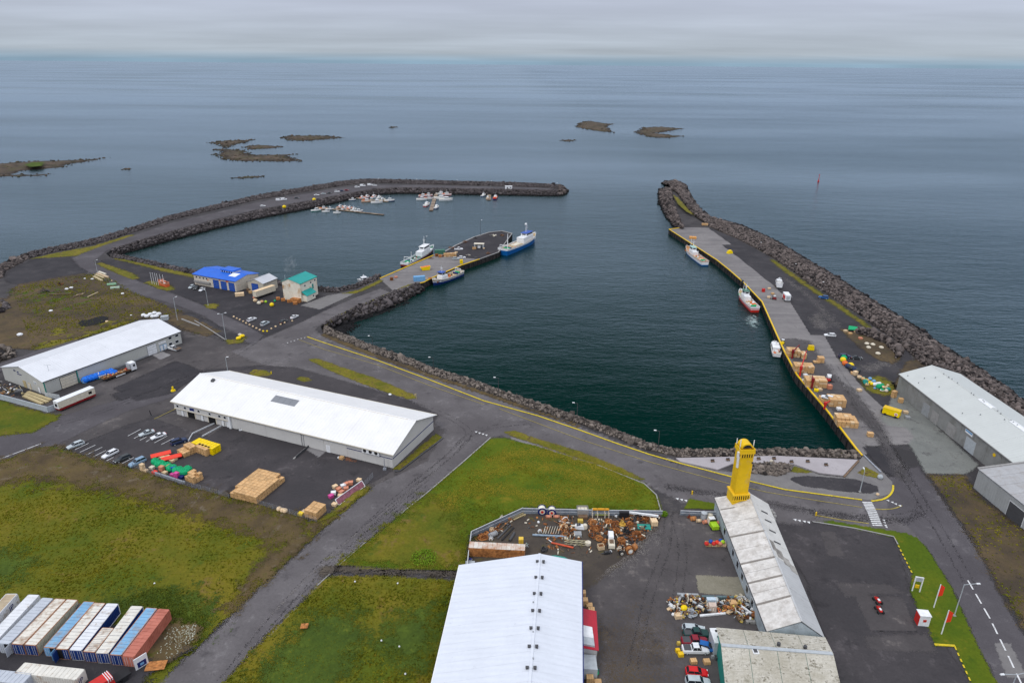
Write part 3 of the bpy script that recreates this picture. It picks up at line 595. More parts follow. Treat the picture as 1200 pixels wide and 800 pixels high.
sheet('quay_deck','pale concrete deck of the east quay',[(1010,534),(1004,527),(968,480),(950,459),(934,440),(920,414),(910,392),(893,354),(872,332),(855,317),(840,305),(812,287),(784,269),(800,266.5),(830,267),(857,286.5),(846,287),(863,300),(882,315),(908,336),(926,354),(950,392.5),(966,393),(980,418),(1018,462),(1046,488),(1062,500),(1045,505),(1010,500),(1005,510),(1020,530)],M_quay,.06,.15,.7)
sheet('gravel_yard','dark gravel road and storage strip behind the east quay',[(830,266),(862,280),(900,300),(945,331),(992,361),(1040,392),(1066,413),(1070,425),(1054,440),(1050,470),(1062,498),(1018,462),(980,418),(966,393),(950,392),(926,354),(882,315),(846,287),(857,286)],M_gravel,.05,.5,1.2)
sheet('grass','yellow green grass strip at the foot of the boulder wall',[(905,303),(922,314.5),(945,331.5),(968,346.5),(992,362.5),(1020,382),(1030,390),(1018,386),(990,367),(963,349),(938,332),(915,315.5),(902,305)],M_moss,.10,2.0,kind='stuff')
sheet('grass','small patch of grass on the breakwater head',[(788,230),(796,236),(806,248),(814,256),(804,251),(794,242)],M_moss,1.95,1.0,kind='stuff')
sheet('grass','brown green bank inside the loop of the quay road',[(985,386),(1005,384),(1030,393),(1052,408),(1056,421),(1045,427),(1025,420),(1003,404)],M_moor,.09,1.2,kind='stuff',rough=.2)
sheet('grass','mossy ground with dumped floats beside the quay',[(1005,445),(1030,440),(1050,450),(1052,462),(1035,464),(1018,460)],M_moss,.10,2,kind='stuff')
sheet('grass','rough grass round the near corner of the grey warehouse',[(1060,425),(1075,420),(1092,425),(1060,440),(1052,462),(1046,452)],M_moor,.10,1.5,kind='stuff')
sheet('dust_patch','pale dusty patch on the quay road',[(950,372),(960,366),(972,382),(965,387),(955,384)],M_pale,.07,4)
sheet('dust_patch','pale worn band along the quay road near the blue car',[(918,325),(930,336),(950,350),(962,366),(975,380),(985,384),(972,368),(945,343),(928,330)],M_pale,.072,5)
sheet('dust_patch','pale dusty patch in the loop of the quay road',[(1005,430),(1030,424),(1050,422),(1045,428),(1020,436)],M_pale,.07,4)
sheet('quay_asphalt','darker worn asphalt under the tub stacks of the east quay',[(913,397),(930,396),(950,399),(964,420),(985,446),(1010,476),(1022,492),(1003,496),(985,500),(968,478),(950,457),(935,439),(921,413)],M_quayd,.066,2.5)
sheet('quay_asphalt','dark driving lane swept along the landward part of the quay',[(985,446),(1000,455),(1030,492),(1052,530),(1070,570),(1050,560),(1028,520),(1005,485)],M_quayd,.095,3)
sheet('foam','patch of churned pale water behind the red boat',[(874,366),(884,361),(893,366),(895,373),(884,377),(873,373)],M_foam,SEA+.12,4,.7,kind='stuff')
sheet('concrete_apron','stained concrete apron in front of the grey warehouse',[(1045,462),(1056,462),(1090,492),(1148,545),(1132,556),(1085,555),(1068,525),(1030,490),(1040,480)],M_apron,.075,.8)
sheet('concrete_apron','lighter concrete patch at the landward end of the quay',[(998,502),(1025,498),(1060,500),(1072,512),(1064,521),(1016,523),(1005,515)],M_quay,.08,.6)
sheet('asphalt_patch','dark asphalt patch at the landward end of the quay wall',[(1010,524),(1040,524),(1056,540),(1050,560),(1034,552)],M_dark,.082,.8)
sheet('wasteland','brown weedy ground in front of the corrugated shed',[(1085,556),(1132,557),(1144,578),(1172,600),(1260,660),(1260,800),(1202,742),(1168,690),(1155,662),(1132,624),(1108,590)],M_moor,.08,2.2,rough=.25)
sheet('gravel_patch','dark gravel patch beside the coast road',[(1090,560),(1115,560),(1125,590),(1150,620),(1150,645),(1135,625),(1110,590)],M_gravel,.12,3)
# grass
sheet('lawn','bright green lawn behind the scrap yard fence',[(574,513.5),(592,513),(625,521),(680,538),(724,552),(755,566),(770,581),(775,599),(700,598),(616,594),(590,605),(549,628),(545,668),(470,668),(392,662),(430,635),(462,608.5),(500,578),(541,543)],M_lawn,.10,.9,kind='stuff',rough=.25)
sheet('grass','browner rough part of the lawn towards the lower road',[(430,635),(500,580),(530,588),(548,628),(545,668),(470,668),(394,661)],M_grass,.30,6,kind='stuff',rough=.1)
for k_,pth in enumerate([[(575,545),(612,531),(660,536),(705,550),(735,570),(700,580),(640,572)],[(560,560),(600,548),(640,548),(690,560),(715,572)],[(520,590),(560,572),(610,580),(650,590)]]):
 pts_=catmull([G(*p)[:2]+(0,)if False else(G(*p)[0],G(*p)[1],0)for p in pth],5)
 wl=3.2;a=[];b2=[]
 for i,p in enumerate(pts_):
  d=(pts_[min(i+1,len(pts_)-1)]-pts_[max(i-1,0)]).normalized();nrm=Vector((-d.y,d.x,0))*wl;a.append(p+nrm);b2.append(p-nrm)
 o=ground_sheet('grass',[(q.x,q.y)for q in a]+[(q.x,q.y)for q in reversed(b2)],M_mow,.37+.01*k_,3.5,1.0,kind='stuff',world=True);o['label']=['yellowed curved band in the lawn nearest the road','yellowed band through the middle of the lawn','yellowed band at the lower side of the lawn'][k_]
sheet('grass','rough grass field at the bottom between road and hall',[(386,673),(450,674),(535,679),(525,720),(508,800),(490,880),(215,880),(262,800),(300,757),(345,712),(374,684)],M_grass,.10,1.0,kind='stuff',rough=.16)
sheet('grass','darker lush grass in the lower part of the bottom field',[(360,720),(420,715),(440,750),(410,790),(380,850),(280,850),(300,780),(330,750)],M_lush,.27,7,kind='stuff',rough=.14)
sheet('grass','bushy green weeds beside the large hall',[(460,725),(510,705),(512,740),(498,790),(455,780),(440,750)],M_lush,.285,6,kind='stuff',rough=.16)
sheet('dirt_path','dark gravel track from the road to the large hall',[(376,664),(395,661),(450,665),(545,669.5),(545,678),(450,673.5),(390,673),(368,680)],M_farm,.30,1.8)
sheet('grass','wide rough grass field behind the containers at the lower left',[(-60,570),(0,541),(48,523),(66,523),(112,538.5),(156,548.5),(215,568.5),(300,590.5),(350,605),(371,612),(390,600),(428,571),(437,571),(382,617),(336,659),(300,691),(264,727),(240,750),(206,780),(190,800),(-60,800)],M_grass,.09,.9,kind='stuff',rough=.16)
sheet('soil_band','brown soil band along the edge of the asphalt yard',[(-60,580),(0,540),(50,522),(66,523),(112,538),(156,548),(215,568),(300,590),(371,612),(395,598),(380,616),(345,648),(318,640),(280,625),(200,598),(150,582),(90,572),(30,565)],M_dirt,.27,6,rough=.05)
sheet('soil_band','brown bare strip on the left side of the lower road',[(380,618),(336,660),(300,692),(268,725),(262,710),(285,685),(310,650),(345,630)],M_dirt,.33,3.5)
sheet('grass','dark green nettles behind the row of containers',[(120,712),(140,700),(180,690),(225,690),(255,705),(240,745),(205,740),(190,715)],M_lush,.27,8,kind='stuff',rough=.16)
sheet('grass','dark green weeds left of the field',[(-60,650),(20,645),(45,660),(20,680),(-60,700)],M_lush,.27,6,kind='stuff',rough=.14)
sheet('dirt_lot','gravelly ground under and around the containers',[(-80,712),(0,712),(196,742),(230,760),(180,790),(120,850),(-80,850)],M_gravel,.62,1.5)
sheet('weed_patch','stony ground with white flowers right of the red container',[(198,728),(236,733),(232,752),(200,778),(176,784),(170,770)],M_dirt,.66,2)
sheet('grass','small grass patch beside the grey boundary wall at the left',[(-60,480),(0,469),(56,484),(70,486),(68,492),(38,507),(0,511),(-60,530)],M_grass,.09,1.2,kind='stuff',rough=.3)
sheet('grass','narrow green strip between harbour road and parking',[(360,421),(372,420),(400,430),(440,443),(486,463),(489,467),(478,468),(430,452),(385,434)],M_moss,.10,.5,.6,kind='stuff')
sheet('grass','small island of grass with a yellow post behind the warehouse',[(291,438),(297,433),(312,434),(320,438),(314,441),(300,441)],M_moss,.10,.5,.5,kind='stuff')
sheet('grass','smaller island of grass behind the warehouse roof',[(346,444),(352,441),(362,442.5),(366,446),(356,448)],M_moss,.10,.5,.5,kind='stuff')
sheet('grass','long thin green strip beside the footpath of the harbour road',[(590,506),(604,504.5),(630,514),(680,529),(730,549),(756,562),(745,562),(690,541),(630,521),(598,511)],M_moss,.10,.5,.6,kind='stuff')
sheet('footpath','asphalt footpath between the thin green strip and the lawn',[(596,511),(630,521.5),(690,541.5),(745,562.5),(757,569),(745,565),(690,545),(630,524.5),(600,515)],M_walk,.12,.3,.6)
sheet('grass','planted strip against the gable of the middle warehouse',[(460,550),(468,551),(519,513),(511,507.5)],M_moss,.12,.5,.5,kind='stuff',rough=.3)
sheet('grass','grass verge between the yard corner and the lower road',[(397,592),(428,569),(437,570),(415,587),(392,606),(372,613)],M_moss,.34,.8,kind='stuff')
sheet('grass','grass verge between the dark lot and the coast road',[(952,611),(975,610.5),(1061,624.5),(1074,630),(1085,640),(1116,690),(1145,755),(1168,800),(1200,870),(1160,870),(1137,800),(1119,757),(1095,756),(1088,737),(1066,692),(1069,672),(1048,630),(990,617)],M_lawn,.12,.35,.8,kind='stuff',rough=.15)
sheet('grass','short grass strip behind the fence beside the tower building',[(801,596),(808,584),(838,590),(838,597)],M_lawn,.12,.4,.5,kind='stuff')
# promenade
sheet('pavement','light asphalt pavement between promenade and harbour road',[(782,536),(797,541),(840,552),(862,553),(880,553),(915,556),(930,545),(960,556),(988,559),(1005,541),(1012,534),(1033,551),(1046,565),(1045,578),(1020,586),(1005,584.5),(920,573),(855,558),(800,545),(778,538)],M_walk,.09,.25,.5)
poly_solid('promenade',[G(*p)for p in[(792,537.5),(857,536),(910,534.8),(1005,539.5),(988,558),(960,554.8),(930,544.5),(905,543.5),(858,544),(841,551),(797,541.5)]],.0,.35,M_prom)['label']='raised pale concrete promenade deck beside the harbour wall'
sheet('planting_bed','long oval bed of dark gravel in the pavement',[(925,562),(930,559),(945,557.5),(975,559.5),(1003,561.5),(1028,570),(1030,576),(1022,578.5),(985,576),(940,569.5)],M_gravel,.13,.4,.4,rough=.1)
sheet('planting_bed','small green bed beside the end of the promenade',[(1004,554),(1014,547),(1030,555),(1031,561),(1016,558)],M_moss,.13,.4,.4)
sheet('grass','triangle of grass between stone bed and promenade deck',[(926,553),(930,546),(952,553),(945,554.5)],M_moss,.13,.3,.4,kind='stuff')
sheet('concrete_patch','pale concrete hard standing beside the pier approach',[(352,358),(385,346),(408,342.5),(416,344),(375,363)],M_walk,.08,.5)
# pier
sheet('pier_deck','worn concrete deck of the middle pier',[(445,327),(480,312),(508,300),(520,297),(548,302),(562,303),(541,310.5),(506,325.5),(497,331),(462,342)],M_quay,.06,.15,.7)
sheet('pier_deck','black asphalt at the outer end of the middle pier',[(520,297),(534,288.5),(555,279),(573,273.2),(588,271.5),(599,274.5),(583,296),(562,303.5),(545,302.5)],M_dark,.065,.15,.7)
sheet('grass','yellow green verge along the pier approach road',[(376,382),(393,371),(412,361.5),(440,350),(478,333.5),(484,333),(462,342),(440,352),(412,363),(395,372.5),(380,383)],M_moss,.11,.9,kind='stuff')
sheet('grass','grassy edge on the left of the pier approach road',[(400,344),(420,340),(446,327.5),(450,329),(428,340),(415,344.5)],M_moss,.10,.8,kind='stuff')
sheet('soil_band','narrow brown strip between harbour road and shore stones',[(378,390),(400,399),(440,415),(480,429),(505,439),(555,454.5),(580,464),(630,481),(680,498.5),(680,501),(630,484),(580,467.5),(555,458.5),(505,442.5),(480,433),(440,419),(400,403.5),(376,393)],M_dirt,.11,.5)
# resurfaced patches
for lb,pp,mt,zz,ft in[('pale rectangle of worn asphalt in the dark lot',[(1000,695),(1058,700),(1075,742),(1020,740)],M_yard2,.10,.5),('smaller pale strip of asphalt in the dark lot',[(980,683),(1040,684),(1062,695),(990,700)],M_yard2,.097,.7),('brownish asphalt band at the foot of the dark lot',[(1010,745),(1085,742),(1100,765),(1020,762)],M_yard2,.10,1),('lighter repair strip in the dark lot near the road',[(960,622),(978,623),(990,652),(970,652)],M_yard2,.10,.4),('pale rectangular repair in the coast road',[(1164,753),(1184,754),(1205,795),(1180,795)],M_walk,.10,.2),('dark resurfaced lane along the harbour road',[(780,567),(850,577),(930,592),(1010,604),(1060,606),(1075,598),(1085,604),(1062,614),(1010,612),(930,600),(850,584),(780,573)],M_track,.10,1.2),('dark repair in the yard of the left warehouse',[(130,462),(175,448),(205,432),(220,440),(180,458),(140,470)],M_dark,.10,2),('pale concrete ramp at the left warehouse doors',[(178,416),(190,412),(201,416),(188,422)],M_conc,.11,.3),('pale concrete strip in front of the middle warehouse',[(357,526),(364,523),(382,529),(374,536)],M_conc,.11,.3),('pale worn rectangle near the middle warehouse office',[(181,491),(205,482),(262,500),(245,512)],M_yard2,.10,.5),('pale gravelly spot at the yard entrance by the road',[(690,668),(700,655),(725,640),(760,622),(775,628),(750,650),(715,675)],M_pale,.115,5)]:
 sheet('asphalt_patch',lb,pp,mt,zz,ft,.7)
sheet('puddle','patch of dark wet soil in the wasteland',[(93,380),(96,376.5),(105,375.5),(112,373),(120,371.5),(126,372.5),(124,377),(116,380),(105,382.5),(97,383)],tarmacpatch,.42,.3,.5)
def tracks(label,paths,wd=.55,z=.12,mat=None,gap=1.9):
 for pth in paths:
  base=catmull([(G(*p)[0],G(*p)[1],0)for p in pth],6)
  for sgn in(-1,1):
   a=[];b2=[]
   for i,p in enumerate(base):
    d=(base[min(i+1,len(base)-1)]-base[max(i-1,0)]).normalized();nrm=Vector((-d.y,d.x,0));c=p+nrm*gap/2*sgn
    a.append(c+nrm*wd/2);b2.append(c-nrm*wd/2)
   vs=[];ws=[]
   for q,r in zip(a,b2):
    mid_=(q+r)/2;vs+=[(q.x,q.y,z),(mid_.x,mid_.y,z+.001),(r.x,r.y,z)];ws+=[0,.5,0]
   ws[1]=0;ws[-2]=0
   F=[]
   for i in range(len(a)-1):
    k=3*i;F+=[(k+1,k,k+3,k+4),(k+2,k+1,k+4,k+5)]
   me=np_mesh('tyre_track',np.array(vs),np.array(F)[:,::-1],{'w':np.array(ws)});me.materials.append(mat or M_track)
   o=inst('tyre_track',me);struct(o,label)
tracks('dark tyre arc swinging from the lower road onto the harbour road',[[(440,462),(500,478),(540,497),(548,512),(520,540),(470,580),(400,645)],[(620,495),(580,500),(550,510),(525,535),(480,570)]],.9)
tracks('tyre marks curving round the quay end',[[(1000,470),(1030,510),(1060,555),(1080,590),(1065,604),(1000,606),(930,597)],[(990,450),(1020,490),(1050,540),(1075,580),(1100,620),(1140,690)],[(975,425),(1005,470),(1040,520),(1066,560)]],1.1,gap=2.3)
tracks('tyre marks along the lower road',[[(500,560),(440,610),(380,660),(320,725),(260,800)],[(515,560),(455,612),(395,662),(330,725)]],.8)
tracks('light wheel tracks on the lower road',[[(520,552),(450,608),(388,660),(300,750)]],.9,.125,M_pale,3.6)
tracks('faint tyre marks on the yard between the warehouses',[[(60,500),(120,482),(190,455),(260,425),(300,400)],[(330,420),(270,440),(200,470)]],1.0)
tracks('faint tyre marks in the yard beside the large hall',[[(784,598),(780,640),(760,700),(740,790)],[(790,600),(800,650),(790,720)]],1.0)
# ------------------------------------------------------------------ markings and kerbs
def line(label,pth,wd,mat,z=.14,h=0,name='road_marking',dash=None,smooth=False):
 W_=[(p.x,p.y)for p in gp(pth)]
 if smooth:W_=[(p.x,p.y)for p in catmull([(a,b,0)for a,b in W_],5)]
 mb=MB()
 if dash:
  on,off=dash;tot=0;segs=[]
  for a,b in zip(W_,W_[1:]):segs.append((tot,a,b,math.dist(a,b)));tot+=segs[-1][3]
  def at(s):
   for t0,a,b,l in segs:
    if s<=t0+l:k=(s-t0)/l;return(a[0]+(b[0]-a[0])*k,a[1]+(b[1]-a[1])*k)
   return W_[-1]
  s=0
  while s+on<tot:strip(mb,[at(s),at(s+on)],wd,z,h=h);s+=on+off
 else:strip(mb,W_,wd,z,h=h)
 o=mb.build(name,mat);struct(o,label);return o
line('thick yellow line along the water side of the harbour road',[(360,395),(380,402),(442,422.5),(505,446),(567,470),(630,487.5),(680,504.5),(720,519),(760,532.5),(800,544),(855,558.5),(920,574),(1010,586)],.42,lineY,h=.12,name='kerb')
line('thin yellow line in the harbour road',[(350,398),(380,409.5),(442,427.5),(505,452.5),(567,474)],.2,lineF)
line('thin yellow line continuing towards the tower',[(585,479),(630,496),(680,515),(720,528),(760,541),(800,552),(855,567),(900,577),(960,587),(1010,594.5)],.2,lineF)
line('yellow kerb curving round the pavement corner',[(1021,587.5),(1034,585.5),(1042,581),(1046,575),(1046.5,569)],.5,lineY,h=.12,smooth=True,name='kerb')
line('yellow edge line sweeping past the crosswalk',[(1021,596),(1034,597),(1047,596),(1057,592.5)],.3,lineF,smooth=True)
line('short yellow line beside the dark lot entrance',[(957,604),(985,609),(1018,613.5)],.3,lineF)
line('yellow kerb stub in the grass verge',[(1095,755.5),(1119,757)],.5,lineY,h=.12,name='kerb')
line('dashed yellow edge of the dark lot',[(1048,630),(1058,650),(1069,672)],.3,lineY,dash=(.8,.7))
line('dashed yellow edge at the bottom of the dark lot',[(1119,758),(1128,778),(1138,800),(1150,826)],.3,lineY,dash=(.8,.7))
line('pale kerb along the upper edge of the dark lot',[(952,611.5),(1000,619),(1047,629),(1052,638)],.3,concm,h=.12,name='kerb')
line('dashed white centre line of the coast road',[(1134,680),(1160,725),(1182,770),(1200,808),(1220,850)],.32,lineW,dash=(3.0,1.4))
line('pale kerb on the left of the lawn',[(575,513),(541,543),(500,578),(470,602)],.35,concm,h=.10,name='kerb')
line('pale kerb round the right end of the lawn',[(700,545),(755,567),(769,580),(774,598)],.3,concm,h=.10,name='kerb')
line('kerb on the field side of the lower road',[(430,634),(400,660),(372,686)],.25,concm,h=.04,name='kerb')
line('pale edge line of the road at the left',[(0,538),(48,520)],.3,lineW)
line('pale border wall of the verge by the junction lamp',[(213,375),(234,383)],.5,concm,h=.6,name='kerb')
line('long pale kerb of the verge by the junction lamp',[(228,376),(245,386),(264,398.5)],.35,concm,h=.25,name='kerb')
line('kerb round the planting at the warehouse gable',[(463,553),(469,552),(519.5,513.5)],.4,dgrey,h=.2,name='kerb')
line('steel edge rail from the quay wall to the pavement',[(1012,534),(1032,554)],.35,galv,h=.3,name='kerb')
line('pale kerb between deck and pavement of the promenade',[(989,559.5),(1006,540.5)],.5,brown,h=.3,name='kerb')
line('yellow bay line at the warehouse office',[(181,491),(206,479)],.25,lineF)
for i,(a,b)in enumerate([((150,511),(165,503)),((157,514),(172,506)),((164,516),(172,512)),((171,518),(176,515)),((181,519),(196,511)),((189,521),(204,513.5))]):
 line('white parking bay line in the row with two cars, number %s from the left'%['one','two','three','four','five','six'][i],[a,b],.2,lineW,name='bay_line')
for i,(a,b)in enumerate([((88,527),(104,519.5)),((94,530),(112,521.5)),((101.5,533),(120,524)),((109,535.5),(124,528)),((117,538),(123,535)),((125,540),(133,536)),((140,545),(157,536))]):
 line('white parking bay line beside the field edge, number %s from the left'%['one','two','three','four','five','six','seven'][i],[a,b],.2,lineW,name='bay_line')
cw=T('crosswalk','white striped pedestrian crossing over the harbour road','crosswalk',G(1022,600));cw['kind']='structure'
for k in range(6):
 y=588+k*1.75;x=1010+k*.85;mb=MB();a,b=G(x,y),G(x+11.5,y+.4);d=G(x+1,y+1.15)-G(x,y);z=Vector((0,0,.145));mb.add([a+z,a+d+z,b+d+z,b+z],[(0,1,2,3)]);wpart(mb,'stripe',lineW,cw)
for k in range(8):
 y=599+k*2.25;x=1015.5+k*.9;mb=MB();a,b=G(x,y),G(x+11.5,y+.4);d=G(x+1,y+1.35)-G(x,y);mb.add([a+z,a+d+z,b+d+z,b+z],[(0,1,2,3)]);wpart(mb,'stripe',lineW,cw)
def triangles(label,pts_,s=.8):
 t=T('give_way_marking',label,'road marking',G(*pts_[0]));t['kind']='structure'
 for p in pts_:
  mb=MB();c=G(*p);mb.add([(c.x-s/2,c.y+s/2,.15),(c.x,c.y-s/2,.15),(c.x+s/2,c.y+s/2,.15)],[(0,1,2)]);wpart(mb,'triangle',lineW,t)
triangles('row of white triangles at the dark lot entrance',[(932,609.5),(937,610.5),(943,611.5),(948,612.5)],.9)
triangles('three white triangles at the scrap yard entrance',[(794,585),(799,586),(804,587)],.9)
triangles('row of white triangles where the lower road meets the harbour road',[(558,506.5),(562,507.8),(566,509),(570,510.3)],.9)
triangles('row of white triangles at the pavement corner',[(1041,587),(1046,589),(1050,591),(1055,593)],.8)
triangles('row of white triangles across the pier approach',[(337,402),(341,400.5),(345,399.5),(349,398),(353,397),(357,396)],.7)
triangles('small white triangles beside the pedestrian crossing',[(1036,610),(1037,613),(1038,616),(1039,618)],.7)
# ------------------------------------------------------------------ quay and pier walls
def quay_wall(label,pth,z1=0.0,post=2.4,yel=True,beam=.55,flip=1,bollards=True):
 Wp=[(p.x,p.y)for p in gp(pth)];t=T('quay_wall',label,'quay wall',(Wp[0][0],Wp[0][1],0))
 mb=MB();strip(mb,Wp,.5,-5.4,h=5.4-.02);wpart(mb,'sheet_piling',dgrey if False else M_pile,t)
 mb=MB();strip(mb,Wp,beam,.08,h=.32);wpart(mb,'kerb_beam',yellow if yel else concm,t)
 tot=0
 for a,b in zip(Wp,Wp[1:]):
  L=math.dist(a,b);ux,uy=(b[0]-a[0])/L,(b[1]-a[1])/L;nx_,ny_=-uy*flip,ux*flip;s=post/2
  while s<L:
   c=(a[0]+ux*s+nx_*.42,a[1]+uy*s+ny_*.42);m2=MB();m2.obox((c[0],c[1],-1.9),(.35,.4,3.4),math.atan2(uy,ux));o=wpart(m2,'fender',black,t)
   s+=post
 return t
bpl=NB('sheet_piling');wv=bpl.n('ShaderNodeTexNoise');bpl.set(bpl.mix(bpl.rng(bpl.noise(1,5,.6,stretch=(1,1,.3)),.4,.6),(.012,.011,.012),(.05,.042,.038)),.85);M_pile=bpl.m
quay_wall('yellow edged quay wall of the east quay',QUAY,post=4.2,flip=1)
quay_wall('short end wall of the east quay',[(784,269),(800,266.8)],post=5)
quay_wall('yellow edged left side wall of the middle pier',[(445.5,326.5),(480,311.5),(508,299.5)],post=5,flip=1)
quay_wall('yellow edged wall where the dark blue boat lies',[(541,311),(506,326),(497,331),(487,333.5)],post=4,flip=1)
quay_wall('yellow edged stretch of the right side wall of the middle pier',[(562,304),(541,311)],post=4,flip=1)
quay_wall('plain outer right wall of the middle pier beside the trawler',[(600,274),(584,296),(562,304)],yel=False,post=4,flip=1)
quay_wall('low stone edge round the outer end of the middle pier',[(508,299.5),(520,296),(534,288),(555,278.5),(573,272.7),(588,271),(600,274)],yel=False,beam=.9,post=6,flip=1)
# ================================================================== BUILDINGS
def V2(p):return Vector((p[0],p[1]))
def rect(x,y,a,L,W):
 c,s=math.cos(a),math.sin(a)
 return(x,y),(x+L*c,y+L*s),(x+L*c-W*s,y+L*s+W*c),(x-W*s,y+W*c)
def lerp2(a,b,t):return(a[0]+(b[0]-a[0])*t,a[1]+(b[1]-a[1])*t)
def hall(name,label,f0,f1,b1,b0,he,hr,wallm,roofm,rf=.5,rf1=None,hr1=None,npan=8,over=.45,wallpan=0,cap=None,trim=None,hef=None,nb=None,thick=.12,cat='building',roofm_b=None,gap=.025):
 """gabled hall: f = camera side eave, b = far eave, ridge at fraction rf from f to b"""
 rf1=rf if rf1 is None else rf1;hr1=hr if hr1 is None else hr1
 t=T(name,label,cat,(f0[0],f0[1],0))
 r0=lerp2(f0,b0,rf);r1=lerp2(f1,b1,rf1)
 mb=MB();z=-.3;hb=he
 v=[(*f0,z),(*f1,z),(*b1,z),(*b0,z),(*f0,he),(*f1,he),(*b1,hb),(*b0,hb),(*r0,hr),(*r1,hr1)]
 mb.add(v,[(0,1,5,4),(1,2,6,9,5),(2,3,7,6),(3,0,4,8,7),(4,5,9,8),(8,9,6,7)])
 wpart(mb,'wall',wallm,t)
 # roof sheets
 ax=(V2(f1)-V2(f0)).normalized();L=(V2(f1)-V2(f0)).length
 for side,(e0,e1),n,rm in(('f',(f0,f1),npan,roofm),('b',(b0,b1),nb or npan,roofm_b or roofm)):
  for i in range(n):
   s0=i/n;s1=(i+1)/n
   q=[]
   for s_,sg in((s0,-1),(s1,1)):
    e_=Vector((*lerp2(e0,e1,s_),he));rr=Vector((*lerp2(r0,r1,s_),hr+(hr1-hr)*s_))
    d=(e_-rr).normalized();e_=e_+d*over
    off=Vector((ax.x,ax.y,0))*((over*sg)if(i==0 and sg<0)or(i==n-1 and sg>0)else(-sg*gap/2))
    q.append((e_+off,rr+off+Vector((0,0,.0))))
   up=Vector((0,0,thick));lo=Vector((0,0,.03));(a,ra),(b_,rb)=q
   mb=MB();mb.hexa([a+lo,b_+lo,rb+lo,ra+lo,a+up,b_+up,rb+up,ra+up])
   wpart(mb,'roof_panel',rm,t)
 mb=MB();a=Vector((*r0,hr+thick))-Vector((ax.x,ax.y,0))*over;b_=Vector((*r1,hr1+thick))+Vector((ax.x,ax.y,0))*over
 nrm=Vector((-ax.y,ax.x,0))*.28
 mb.add([a-nrm+Vector((0,0,-.04)),a+Vector((0,0,.10)),a+nrm+Vector((0,0,-.04)),b_-nrm+Vector((0,0,-.04)),b_+Vector((0,0,.10)),b_+nrm+Vector((0,0,-.04))],[(0,3,4,1),(1,4,5,2),(0,1,2),(3,5,4)])
 wpart(mb,'ridge_cap',cap or roofm,t)
 if trim:
  for e0,e1,sg in((f0,f1,-1),(b0,b1,1)):
   mb=MB();n_=Vector((-ax.y,ax.x))*sg;o_=n_*(over+.08)
   p0=V2(e0)+o_-ax*over;p1=V2(e1)+o_+ax*over;dz=(hr-he)/max((V2(r0)-V2(f0)).length,.1)*over
   strip(mb,[p0,p1],.16,he-dz-.12,h=.24);wpart(mb,'gutter',trim,t)
 if wallpan:
  for i in range(wallpan):
   a=lerp2(f0,f1,(i+.012*8/wallpan)/wallpan);b_=lerp2(f0,f1,(i+1-.012*8/wallpan)/wallpan);wall_item(t,'wall_panel',f0,f1,math.dist(f0,a),math.dist(f0,b_),.15,he-.15,.05,wallm)
 return t
def wall_item(t,name,p0,p1,u0,u1,z0,z1,out,mat,parent=None,inset=None):
 """box on the wall line p0->p1 (outside is to the right of p0->p1), from u0 to u1 metres along"""
 d=(V2(p1)-V2(p0)).normalized();n=Vector((d.y,-d.x))
 a=V2(p0)+d*u0-n*.05;b=V2(p0)+d*u1-n*.05;c=b+n*(out+.05);e=a+n*(out+.05)
 mb=MB();mb.hexa([(*e,z0),(*c,z0),(*b,z0),(*a,z0),(*e,z1),(*c,z1),(*b,z1),(*a,z1)])
 return wpart(mb,name,mat,parent or t)
def window(t,p0,p1,u,w_,z0,z1,frame=white,gl=glass):
 fr=wall_item(t,'window',p0,p1,u,u+w_,z0,z1,.07,frame)
 wall_item(t,'pane',p0,p1,u+.12,u+w_-.12,z0+.12,z1-.12,.10,gl,parent=fr);return fr
def door(t,p0,p1,u,w_,h,mat,frame=None,z0=.02,name='door',ribs=0):
 fr=wall_item(t,'door_frame',p0,p1,u-.15,u+w_+.15,z0,h+.15,.08,frame or grey)
 wall_item(t,name,p0,p1,u,u+w_,z0+.01,h,.12,mat,parent=fr)
 for i in range(ribs):zz=z0+(h-z0)*(i+1)/(ribs+1);wall_item(t,'door_rib',p0,p1,u+.05,u+w_-.05,zz-.03,zz+.03,.15,grey,parent=fr)
 return fr
def onroof(f0,f1,b0,b1,he,hr,rf,s,q,side='f'):
 """point on roof: s along, q 0 eave..1 ridge"""
 e0,e1=(f0,f1)if side=='f' else(b0,b1);e=lerp2(e0,e1,s);r=lerp2(lerp2(f0,b0,rf),lerp2(f1,b1,rf),s)
 p=lerp2(e,r,q);return Vector((*p,he+(hr-he)*q))
 # --- long white warehouse (left)
f0,f1,b1,b0=rect(-161.45,211.83,1.0841,54.45,25.5)
M_wroof=corrugated('white_ribbed_roof',(.69,.70,.73),1.0841,.9,amp=.02,var=.06,dirt=(.56,.56,.57),dirt_amt=.1)
M_cwall=corrugated('pale_ribbed_wall',(.52,.52,.48),1.0841,.6,amp=.02)
w1=hall('warehouse','long white warehouse at the left edge with doors facing the yard',f0,f1,b1,b0,5.11,8.1,M_cwall,M_wroof,npan=6,trim=dgrey,over=.35)
door(w1,f0,f1,5.5,5.6,4.1,offwhite,frame=dgrey,name='roller_door',ribs=3)
door(w1,f0,f1,39.2,3.8,3.9,white,frame=grey,name='roller_door',ribs=3);door(w1,f0,f1,44.6,1.1,2.2,white,frame=lightblue);door(w1,f0,f1,46.2,1.1,2.2,white,frame=lightblue)
wall_item(w1,'sign',f0,f1,44.2,47.4,2.9,3.7,.14,white)
window(w1,f0,f1,48.7,1.6,3.4,4.5);window(w1,f0,f1,51.8,1.6,3.4,4.5);window(w1,f0,f1,48.4,1.6,.9,2.1);window(w1,f0,f1,51.4,1.7,.9,2.1)
